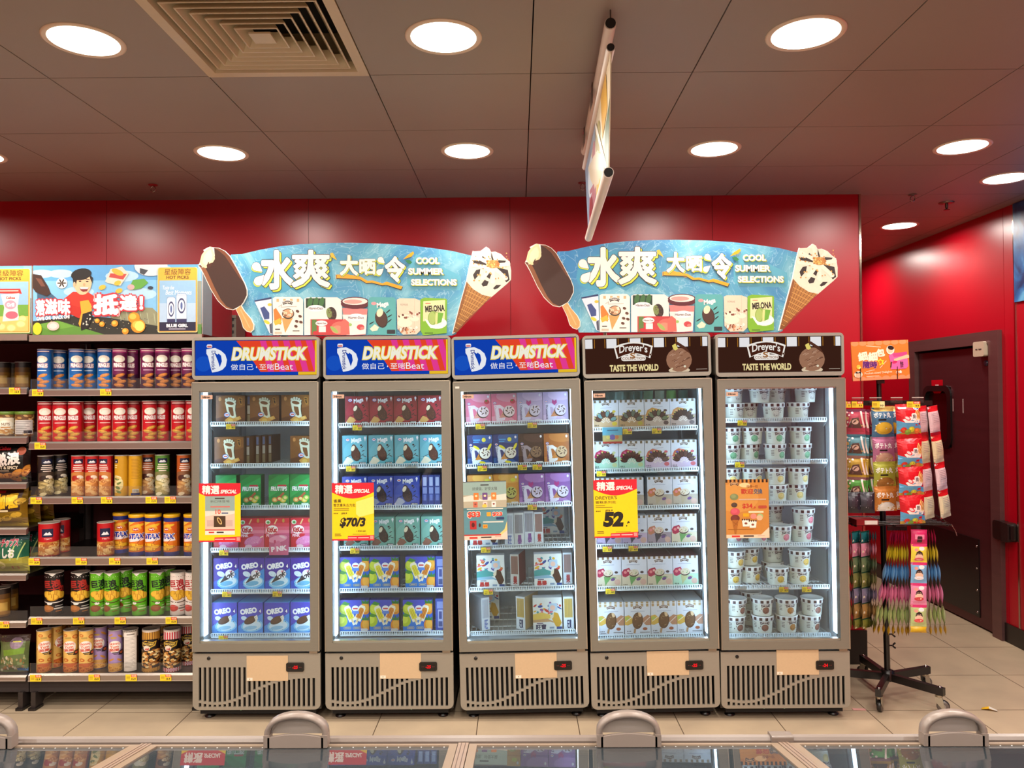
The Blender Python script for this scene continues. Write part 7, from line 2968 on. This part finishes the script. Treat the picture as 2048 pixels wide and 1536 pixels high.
for k, wh in zip((-1, 0, 1, 2), ('leftmost', 'left middle', 'right middle', 'rightmost')):
    xa, xb = LX + (k - 1) * LP + 0.012, LX + k * LP - 0.012
    b = MB()
    fc_ = '86725f'
    fw = 0.016
    b.box((xa, -0.011, -0.006), (xb, 0.0, 0.003), fc_, 'plastic', ML)
    b.box((xa, dep, -0.006), (xb, dep + 0.02, 0.003), fc_, 'plastic', ML)
    b.box((xa, dep + 0.02, -0.006), (xa + fw, -0.011, 0.003), fc_, 'plastic', ML)
    b.box((xb - fw, dep + 0.02, -0.006), (xb, -0.011, 0.003), fc_, 'plastic', ML)
    n_s = 26
    for i in range(n_s):
        xq = xa + fw + 0.01 + (xb - xa - 2 * fw - 0.02) * i / (n_s - 1)
        b.box((xq - 0.0012, -0.0165, 0.0004), (xq + 0.0012, -0.0145, 0.0009), 'e0dcd8', 'paper', ML)
    lid = b.build('glass_lid', root)
    b = MB()
    b.box((xa + fw - 0.002, dep + 0.018, -0.004), (xb - fw + 0.002, -0.009, 0.0), 'a4b2bc', 'lidglass', ML)
    b.build('glass', lid)
    # moulded pull at the far edge: an arched rim above a front plate
    b = MB()
    hx = (xa + xb) / 2 + [0.0, -0.012, 0.009, 0.012][k + 1]
    hy_, hz = CY - 0.040, CZ + 0.012
    hw = 0.064
    hc = '85766c'
    def arch_(r_x, r_z, z_b, y, n=14):
        return [(hx + r_x * math.cos(math.pi * i / n), y, z_b + r_z * math.sin(math.pi * i / n) ** 0.8) for i in range(n + 1)]
    oa, ia = arch_(hw, 0.044, hz + 0.022, 0), arch_(hw - 0.010, 0.034, hz + 0.022, 0)
    vs, fs = [], []
    for (ox, _, oz), (ix, _, iz) in zip(oa, ia):
        vs += [(ox, hy_ - 0.004, oz - 0.002), (ox, hy_ + 0.016, oz), (ix, hy_ + 0.016, iz), (ix, hy_ - 0.004, iz)]
    for i in range(len(oa) - 1):
        for j in range(4):
            fs.append((4 * i + j, 4 * i + (j + 1) % 4, 4 * i + 4 + (j + 1) % 4, 4 * i + 4 + j))
    b.add(vs, fs, hc, 'plastic', True)
    # ends and plate
    for s in (-1, 1):
        b.box((hx + s * (hw - 0.006) - 0.006, hy_ - 0.006, hz), (hx + s * (hw - 0.006) + 0.006, hy_ + 0.016, hz + 0.024), hc, 'plastic')
    pl = [(hx - hw + 0.008, hz), (hx + hw - 0.008, hz)] + [(hx + (hw - 0.008) * (1 - 2 * i / 10), hz + 0.020 + 0.006 * math.sin(math.pi * i / 10)) for i in range(11)]
    b.prism(pl, hy_ - 0.006, hy_ + 0.002, '8c7d73', 'plastic', 'y')
    hd_ = b.build('pull_handle', lid)
    b = MB()
    b.prism([(q_[0], q_[2]) for q_ in ia] , hy_ + 0.011, hy_ + 0.013, 'a8a09c', 'smoke', 'y')
    b.build('clear_back', hd_)
# a dark frozen pack showing through the left lid
q = ML @ Vector((0, 0, 0))
b = MB()
b.rbox((-0.09, -0.10, 0), (0.09, 0.10, 0.10), 0.03, '3a342c', 'foil', 'z')
o = b.build('frozen_pack')
o.matrix_world = T(-0.62, 1.36, 0.641, 0.7)
tag(o, 'dark frozen pack lying inside the chest freezer under its left lid', 'frozen pack')
# ------------------------------------------------------------------ the two ice cream boards on top of the freezers
m, nt, out = _new('pool_print')
N, L = nt.nodes.new, nt.links.new
p = N('ShaderNodeBsdfPrincipled')
p.inputs['Roughness'].default_value = 0.4
tc = N('ShaderNodeTexCoord')
n1 = N('ShaderNodeTexNoise')
n1.inputs['Scale'].default_value = 3.2
n1.inputs['Detail'].default_value = 5
n1.inputs['Distortion'].default_value = 1.6
L(tc.outputs['Object'], n1.inputs['Vector'])
n2 = N('ShaderNodeTexVoronoi')
n2.feature = 'DISTANCE_TO_EDGE'
n2.inputs['Scale'].default_value = 7
mp = N('ShaderNodeVectorMath')
mp.operation = 'ADD'
L(tc.outputs['Object'], mp.inputs[0])
L(n1.outputs['Color'], mp.inputs[1])
L(mp.outputs[0], n2.inputs['Vector'])
cr = N('ShaderNodeValToRGB')
cr.color_ramp.elements[0].position = 0.30
cr.color_ramp.elements[0].color = (*lin('3a80b4'), 1)
e = cr.color_ramp.elements.new(0.52)
e.color = (*lin('5aa2be'), 1)
cr.color_ramp.elements[-1].position = 0.7
cr.color_ramp.elements[-1].color = (*lin('8ac2d0'), 1)
L(n1.outputs['Fac'], cr.inputs[0])
c2 = N('ShaderNodeValToRGB')
c2.color_ramp.elements[0].position = 0.0
c2.color_ramp.elements[0].color = (0.35, 0.35, 0.35, 1)
c2.color_ramp.elements[1].position = 0.035
c2.color_ramp.elements[1].color = (0, 0, 0, 1)
L(n2.outputs['Distance'], c2.inputs[0])
mx = N('ShaderNodeMix')
mx.data_type = 'RGBA'
L(c2.outputs[0], mx.inputs[0])
L(cr.outputs[0], mx.inputs[6])
mx.inputs[7].default_value = (*lin('cfeef2'), 1)
L(mx.outputs[2], p.inputs['Base Color'])
L(p.outputs[0], out.inputs[0])
MATS['pool_print'] = m

BY = FY + 0.035
S4, S5 = (-20, -15, 1 / 6.024), (300, -15, 1 / 6.024)


def board_art(a):
    a.sub(*S4)
    # soft raised outline below the letters
    glowc = '3f93b6'
    a.poly([(720, 560), (760, 640), (860, 690), (1010, 715), (1150, 690), (1210, 650), (1320, 710), (1420, 640), (1480, 620), (1700, 690), (1740, 640), (1700, 300), (1200, 220), (760, 330)], '4798b8')
    a.sub(*S5)
    a.poly([(690, 600), (750, 650), (1320, 665), (1345, 620), (1330, 490), (800, 230), (690, 400)], '5aa8c0')
    a.sub(*S4)
    ink, lime, cream = '2a3038', 'cfdc3c', 'f6ece2'
    edge = [(ink, 0.075)]

    def block(t, x0, y0, x1, y1, b_, dx, rot=0):
        a.text(t, x0 + dx, y0 + dx, x1 + dx, y1 + dx, lime, b_, rot=rot, edge=[(ink, 0.02)])
        a.text(t, x0, y0, x1, y1, cream, b_, rot=rot, edge=[(ink, 0.018)])
    # the left water drops of the first character are drawn, the right half is lettered
    def drop(x, y, r, ang):
        for o_, col, k in ((14, lime, 1.0), (0, ink, 1.08), (0, cream, 1.0)):
            c, s = math.cos(math.radians(ang)), math.sin(math.radians(ang))
            pts = [(r * k * math.cos(math.radians(t)), r * k * math.sin(math.radians(t))) for t in range(50, 311, 26)] + [(r * k * 1.9, 0)]
            a.poly([(x - o_ * 0.6 + u * c - v * s, y + o_ + u * s + v * c) for u, v in pts], col)
    block('水', 862, 200, 1232, 640, 0.045, 24)
    drop(800, 380, 52, 40)
    drop(826, 556, 54, -48)
    block('爽', 1236, 190, 1680, 622, 0.028, 22)
    a.poly([(1690, 222), (1724, 212), (1776, 306), (1700, 262)], 'd8b42c')
    a.poly([(1758, 480), (1900, 470), (2048, 520), (2048, 548), (1900, 514), (1760, 530)], 'e8a020')
    a.sub(*S5)
    a.poly([(-160, 480), (20, 486), (130, 510), (210, 560), (270, 555), (390, 590), (440, 570), (640, 625), (620, 668), (440, 608), (390, 616), (270, 584), (200, 588), (120, 540), (-160, 530)], ink)
    a.poly([(-155, 476), (24, 482), (134, 504), (214, 552), (274, 548), (392, 582), (444, 562), (634, 620), (616, 655), (440, 600), (390, 606), (268, 574), (196, 578), (118, 530), (-155, 520)], 'eca21e')
    block('大', -112, 250, 92, 480, 0.045, 12)
    block('晒', 122, 296, 302, 472, 0.04, 12)
    drop(372, 300, 36, 40)
    drop(356, 450, 36, -40)
    block('令', 430, 268, 656, 560, 0.045, 14)
    a.poly([(642, 296), (700, 240), (764, 200), (776, 222), (744, 262)], 'eca21e')
    a.poly([(666, 308), (716, 298), (752, 330), (730, 352), (700, 344)], '2f7a4a')
    for t, x0, y0, x1, y1 in (('COOL', 796, 270, 1078, 350), ('SUMMER', 702, 398, 1132, 478), ('SELECTIONS', 736, 530, 1286, 608)):
        a.text(t, x0 + 7, y0 + 8, x1 + 7, y1 + 8, lime, 0.05, edge=[('3a4a3a', 0.03)])
        a.text(t, x0, y0, x1, y1, cream, 0.05, edge=[('3a4a4a', 0.018)])
    # row of packs along the foot of the board
    a.sub(*S4)
    a.poly([(778, 790), (985, 750), (1000, 1200), (960, 1180)], 'd4dce8')
    a.poly([(778, 790), (985, 748), (985, 772), (784, 806)], '2a3460')
    a.poly([(850, 880), (900, 860), (960, 940), (960, 1010), (900, 1020)], '3a4a80')
    a.ell(930, 1050, 40, 20, 'e0c83c', 30)
    a.ell(965, 840, 26, 18, 'e8b83c')
    a.poly([(960, 1080), (990, 1060), (996, 1190), (970, 1180)], '4a4a5a')
    a.poly([(1000, 764), (1030, 748), (1330, 748), (1366, 780), (1366, 1205), (1006, 1205)], 'efe6da')
    for x in (1046, 1128, 1210, 1290):
        a.rect(x, 770, x + 30, 806, 'c8a878')
    logo_arch(a, 1180, 812, 136, "Dreyer's", 'efe6da', '2a221e', 'e8ddd0')
    a.line([(1070, 866), (1110, 840), (1100, 870), (1290, 862)], 5, '9a8a7a')
    a.poly([(1010, 900), (1040, 880), (1110, 990), (1100, 1080), (1020, 1060)], 'd8782c')
    a.poly([(1010, 1040), (1090, 1000), (1110, 1060), (1030, 1090)], 'e8b03c')
    a.poly([(1110, 1000), (1244, 1000), (1150, 1180)], 'c89a58')
    a.ell(1186, 950, 74, 64, '3a2820')
    a.ell(1186, 946, 64, 52, 'c89870')
    a.dots(1130, 910, 1240, 980, 16, 12, ['f0e0c8', '8a5a3a', 'e8c8a0'], 5)
    for x, y in ((1300, 920), (1330, 980), (1290, 1040), (1340, 1050), (1280, 1100)):
        a.ell(x, y, 22, 16, '5a3424', 20)
    a.rect(1030, 1130, 1090, 1142, '3a302a')
    a.rect(1024, 1166, 1110, 1190, 'c8b8a0')
    a.rect(1240, 1150, 1322, 1160, '5a4a40')
    a.poly([(1380, 770), (1420, 752), (1780, 752), (1836, 790), (1836, 1205), (1380, 1205)], 'ece4dc')
    a.rect(1400, 764, 1636, 880, '1c3420')
    for x in (1450, 1520, 1590):
        a.ell(x, 810, 30, 60, '3c6a34', 14)
    a.ell(1518, 884, 100, 40, 'f6f0ec')
    a.text('Häagen-Dazs', 1436, 868, 1602, 902, '4a1c2c', 0.02)
    a.ell(1710, 950, 60, 84, '33201a', -10)
    a.ell(1680, 940, 34, 60, '7a8a4c', -10)
    a.dots(1670, 890, 1750, 1010, 20, 8, ['6a4030', '4a2a20'], 4)
    a.rect(1456, 1016, 1950, 1205, 'c03a3c')
    a.ell(1820, 1120, 120, 80, 'd8685c')
    a.ell(1780, 1140, 70, 50, 'e08a70')
    a.ell(1740, 1140, 60, 22, '9ab05c', 40)
    a.rect(1470, 1020, 1530, 1200, '5a7a3c')
    a.ell(1588, 1064, 72, 34, 'f4ece8')
    a.text('Häagen-Dazs', 1530, 1052, 1646, 1078, '4a1c2c', 0.02)
    a.rect(1556, 1100, 1640, 1170, 'f0e4dc')
    a.ell(1520, 1180, 40, 22, 'c02c34')
    # round pot
    a.sub(*S5)
    a.poly([(-90, 880), (214, 890), (190, 1200), (-40, 1210)], 'd8807c')
    a.poly([(-88, 960), (206, 960), (192, 1190), (24, 1206), (-40, 1208), (-60, 1100)], 'efe4dc')
    a.ell(64, 830, 172, 62, '5a1824')
    a.ell(64, 806, 172, 60, '5a1824')
    a.ell(64, 800, 150, 44, 'f0ddd4')
    a.ell(40, 804, 110, 26, 'dc9a90')
    a.ell(80, 992, 106, 44, 'f8f2ee')
    a.text('Häagen-Dazs', -20, 980, 170, 1014, '4a1c2c', 0.02)
    a.ell(130, 1110, 46, 34, 'c8444a')
    a.ell(150, 1124, 26, 18, 'e07a70')
    a.ell(4, 1080, 24, 18, '9ac06a')
    a.poly([(-110, 1050), (-60, 1010), (-10, 1050), (0, 1200), (-110, 1205)], 'd8685c')
    a.poly([(220, 790), (250, 750), (530, 752), (556, 780), (556, 1204), (220, 1200)], '58a8a8')
    a.ell(290, 826, 32, 20, 'e0989c')
    a.text('Mega', 318, 806, 476, 882, 'f6f2ee', 0.04, shear=0.2, rot=-12)
    a.ell(380, 1010, 74, 110, '2c1c18', -14)
    a.ell(378, 1006, 66, 100, '4a2c22', -14)
    a.ell(362, 936, 38, 52, 'ecdcb8', 20)
    for x, y, r in ((462, 920, -40), (480, 976, -30), (478, 1034, -40), (262, 1060, -30)):
        a.ell(x, y, 34, 7, '1c1614', r)
    a.poly([(240, 1130), (300, 1076), (350, 1110), (330, 1150), (270, 1160)], 'ece0c4')
    a.rr(446, 1140, 546, 1190, 8, '2a2a30')
    a.poly([(566, 780), (600, 764), (780, 764), (848, 790), (846, 1150), (800, 1196), (640, 1200), (572, 1130)], 'e0cdb4')
    a.line([(780, 764), (770, 1190)], 4, 'c8b098')
    a.text('ROMAINE', 612, 828, 700, 852, '8a7a68', 0.0)
    for x, y, r in ((650, 1000, 80), (660, 1060, 90), (780, 1010, 54)):
        a.ell(x, y, r, r * 0.55, 'efe2c8')
    a.dots(590, 920, 840, 1000, 18, 14, ['6a3428', '8a4a38', 'f0e0d0'], 6)
    a.dots(590, 1110, 830, 1180, 22, 15, ['8a5038', 'f0e4d8', 'c88a60'], 9)
    a.poly([(850, 776), (900, 756), (1150, 768), (1168, 780), (1164, 1180), (880, 1208), (850, 1150)], '7ab02c')
    a.poly([(884, 800), (1146, 782), (1142, 1010), (880, 1040)], 'e0d8a4')
    a.text('MELONA', 906, 846, 1140, 926, '241c14', 0.045, rot=-4)
    a.rect(910, 820, 972, 828, 'c84a3c')
    a.ell(1050, 1060, 116, 70, 'f0f0e0')
    a.poly([(920, 1050), (900, 1010), (960, 1040), (1010, 1090), (1090, 1090), (1140, 1030), (1160, 1050), (1110, 1120), (970, 1120)], 'f4f4ea')
    a.ell(1000, 1000, 62, 84, '8aa84c')
    a.ell(990, 1000, 40, 74, 'a4bc64')
    a.poly([(1040, 930), (1126, 940), (1100, 1050), (1040, 1076)], '6aa834')
    a.poly([(1030, 940), (1060, 936), (1050, 1070), (1026, 1074)], 'd8d48c')
    a.rect(900, 1176, 1000, 1184, '2a3a14')
    a.sub(0, 0, 1)


def ice_board(dx, dy, lab):
    root = empty('promotional_board', Matrix(), lab, 'advertising board', 'ice cream boards on top of the freezers')
    W = lambda x, y, yy=BY: at(x + dx, y + dy, yy)
    out = [(462, 509), (484, 508), (520, 499.5), (560, 492.5), (600, 488.5), (650, 486), (700, 485.5), (760, 487), (810, 490), (860, 495.5), (905, 502), (942, 511), (950, 540), (930, 600), (912, 668), (904, 671), (505, 671), (498, 650), (478, 600), (455, 540)]
    pts = [W(*q) for q in out]
    # the board is a flat upright sheet: x and height taken at its distance
    b = MB()
    b.prism([(q.x, q.z) for q in pts], BY, BY + 0.008, '4aa2ba', 'pool_print', 'y')
    tl, tr_, bl = W(400, 485), W(1022, 485), W(400, 670)
    a = Art(b, flat((tl.x, BY, tl.z), (tr_.x - tl.x, 0, tr_.z - tl.z), (bl.x - tl.x, 0, bl.z - tl.z), (0, -1, 0)), 622, 185, 'card')
    board_art(a)
    b.build('printed_panel', root)
    # chocolate bar cutout
    yb = BY - 0.012

    def cut(poly, name, base, fn):
        b = MB()
        ps = [W(x, y, yb) for x, y in poly]
        b.prism([(q.x, q.z) for q in ps], yb, yb + 0.010, 'efe8dc', 'card', 'y')
        tl, tr_, bl = W(380, 470, yb), W(1040, 470, yb), W(380, 690, yb)
        a = Art(b, flat((tl.x, yb, tl.z), (tr_.x - tl.x, 0, tr_.z - tl.z), (bl.x - tl.x, 0, bl.z - tl.z), (0, -1, 0)), 660, 220, 'card')
        fn(a)
        b.build(name, root)
    K = 1 / 6.024
    c4 = lambda x, y: (380 + x * K, 470 + y * K)
    c5 = lambda x, y: (700 + x * K, 470 + y * K)
    bar = [(100, 370), (120, 400), (160, 470), (250, 660), (330, 790), (390, 850), (440, 890), (520, 905), (548, 890), (568, 930), (610, 1020), (640, 1120), (680, 1160), (730, 1175), (768, 1140), (772, 1080), (740, 1010), (660, 920), (620, 850), (650, 810), (690, 730), (690, 660), (660, 580), (560, 390), (480, 250), (420, 190), (350, 155), (290, 150), (240, 140), (205, 155), (160, 180), (170, 200), (140, 240), (118, 330)]

    def bar_art(a):
        a.sub(0, 0, K)
        a.poly([(556, 895), (612, 850), (650, 912), (732, 1012), (764, 1080), (762, 1136), (728, 1168), (684, 1154), (646, 1116), (616, 1018)], 'c89a5c')
        a.line([(610, 900), (720, 1120)], 14, 'd8b078')
        a.poly([(130, 396), (200, 380), (300, 250), (290, 156), (350, 160), (420, 196), (478, 256), (558, 396), (656, 584), (684, 664), (684, 726), (646, 806), (616, 846), (548, 884), (518, 898), (442, 884), (392, 844), (334, 784), (256, 656), (166, 466)], '3c1e12')
        a.poly([(130, 396), (180, 390), (214, 450), (300, 640), (372, 776), (440, 860), (520, 894), (442, 884), (392, 844), (334, 784), (256, 656), (166, 466)], '8a5230')
        a.poly([(290, 156), (350, 160), (420, 196), (478, 256), (558, 396), (640, 556), (600, 520), (520, 400), (420, 250), (350, 190)], '6a3a20')
        a.poly([(118, 334), (140, 244), (172, 200), (240, 144), (268, 146), (296, 226), (300, 290), (270, 340), (230, 380), (190, 400), (150, 384)], 'e8d4a0')
        a.poly([(150, 330), (170, 250), (220, 190), (250, 180), (270, 240), (266, 300), (220, 340), (180, 370)], 'f0e2b8')
        a.poly([(200, 370), (220, 330), (232, 318), (228, 346), (276, 330), (250, 380), (210, 406)], '4a2416')
        a.poly([(100, 366), (130, 362), (150, 388), (130, 396)], '6a3a20')
        a.sub(0, 0, 1)
    cut([c4(*q) for q in bar], 'ice_cream_bar_cutout', None, bar_art)
    cone = [(1230, 1190), (1260, 1060), (1330, 800), (1400, 540), (1440, 340), (1462, 250), (1478, 190), (1530, 205), (1575, 190), (1640, 140), (1680, 165), (1700, 205), (1750, 200), (1820, 230), (1870, 280), (1925, 320), (1930, 360), (1942, 430), (1940, 540), (1890, 590), (1700, 750), (1500, 930), (1330, 1100), (1262, 1180)]

    def cone_art(a):
        a.sub(320, 0, K)
        a.poly([(1236, 1180), (1266, 1060), (1334, 804), (1404, 560), (1480, 650), (1590, 720), (1700, 744), (1500, 926), (1330, 1094)], 'b07838')
        for i in range(9):
            t = i / 8
            a.line([(1404 + 290 * t, 570 + 170 * t), (1240 + 40 * t, 1170)], 7, '7a4a1c')
        for i in range(10):
            t = i / 10
            a.line([(1400 - 160 * t, 600 + 560 * t), (1690 - 440 * t, 750 + 420 * t)], 6, 'd8a458')
        a.poly([(1236, 1180), (1266, 1060), (1334, 804), (1404, 560), (1420, 600), (1350, 850)], '8a5424')
        a.poly([(1404, 560), (1440, 340), (1462, 256), (1480, 196), (1600, 190), (1760, 210), (1900, 320), (1936, 430), (1934, 538), (1888, 586), (1704, 744), (1590, 718), (1480, 648)], 'ece0c8')
        choc = '2a1812'
        for pts in ([(1480, 480), (1520, 420), (1570, 410), (1560, 470), (1500, 540)], [(1580, 590), (1620, 540), (1670, 560), (1650, 610), (1600, 620)], [(1720, 640), (1760, 600), (1820, 600), (1780, 640), (1740, 656)],
                    [(1600, 250), (1700, 380), (1640, 400), (1540, 330)], [(1740, 380), (1900, 420), (1920, 540), (1880, 570), (1800, 470)], [(1470, 300), (1540, 310), (1660, 400), (1600, 410), (1520, 380)], [(1700, 200), (1740, 330), (1700, 360)], [(1660, 420), (1700, 470), (1680, 530), (1640, 500)], [(1770, 300), (1880, 310), (1860, 340), (1760, 350)]):
            a.poly(pts, choc)
        for x0, y0, x1, y1 in ((1700, 350, 1500, 250), (1700, 350, 1650, 180), (1720, 350, 1800, 250), (1730, 370, 1900, 350), (1700, 400, 1480, 360), (1720, 400, 1720, 560), (1740, 400, 1870, 520), (1690, 400, 1600, 520)):
            a.line([(x0, y0), (x1, y1)], 46, 'f2e8d4')
            a.ell(x1, y1, 30, 26, 'f2e8d4')
        a.ell(1722, 350, 76, 50, 'c88a3c')
        a.dots(1650, 310, 1790, 390, 26, 14, ['e8b858', 'b8742c', 'f0d080'], 3)
        a.dots(1480, 220, 1900, 560, 34, 10, ['c88a3c', 'e0a850'], 8)
        a.sub(0, 0, 1)
    cut([c5(*q) for q in cone], 'cone_cutout', None, cone_art)
    # stand at the back
    for x in (560, 840):
        q = W(x, 660)
        b = MB()
        b.prism([(BY + 0.008, 1.903), (BY + 0.13, 1.903), (BY + 0.008, 2.12)], q.x - 0.002, q.x + 0.002, 'a89880', 'paper', 'x')
        b.build('easel_back', root)
    return root


ice_board(0, 0, 'blue summer ice cream board standing on the first three freezers')
ice_board(653, -6, 'blue summer ice cream board standing on the two right hand freezers')
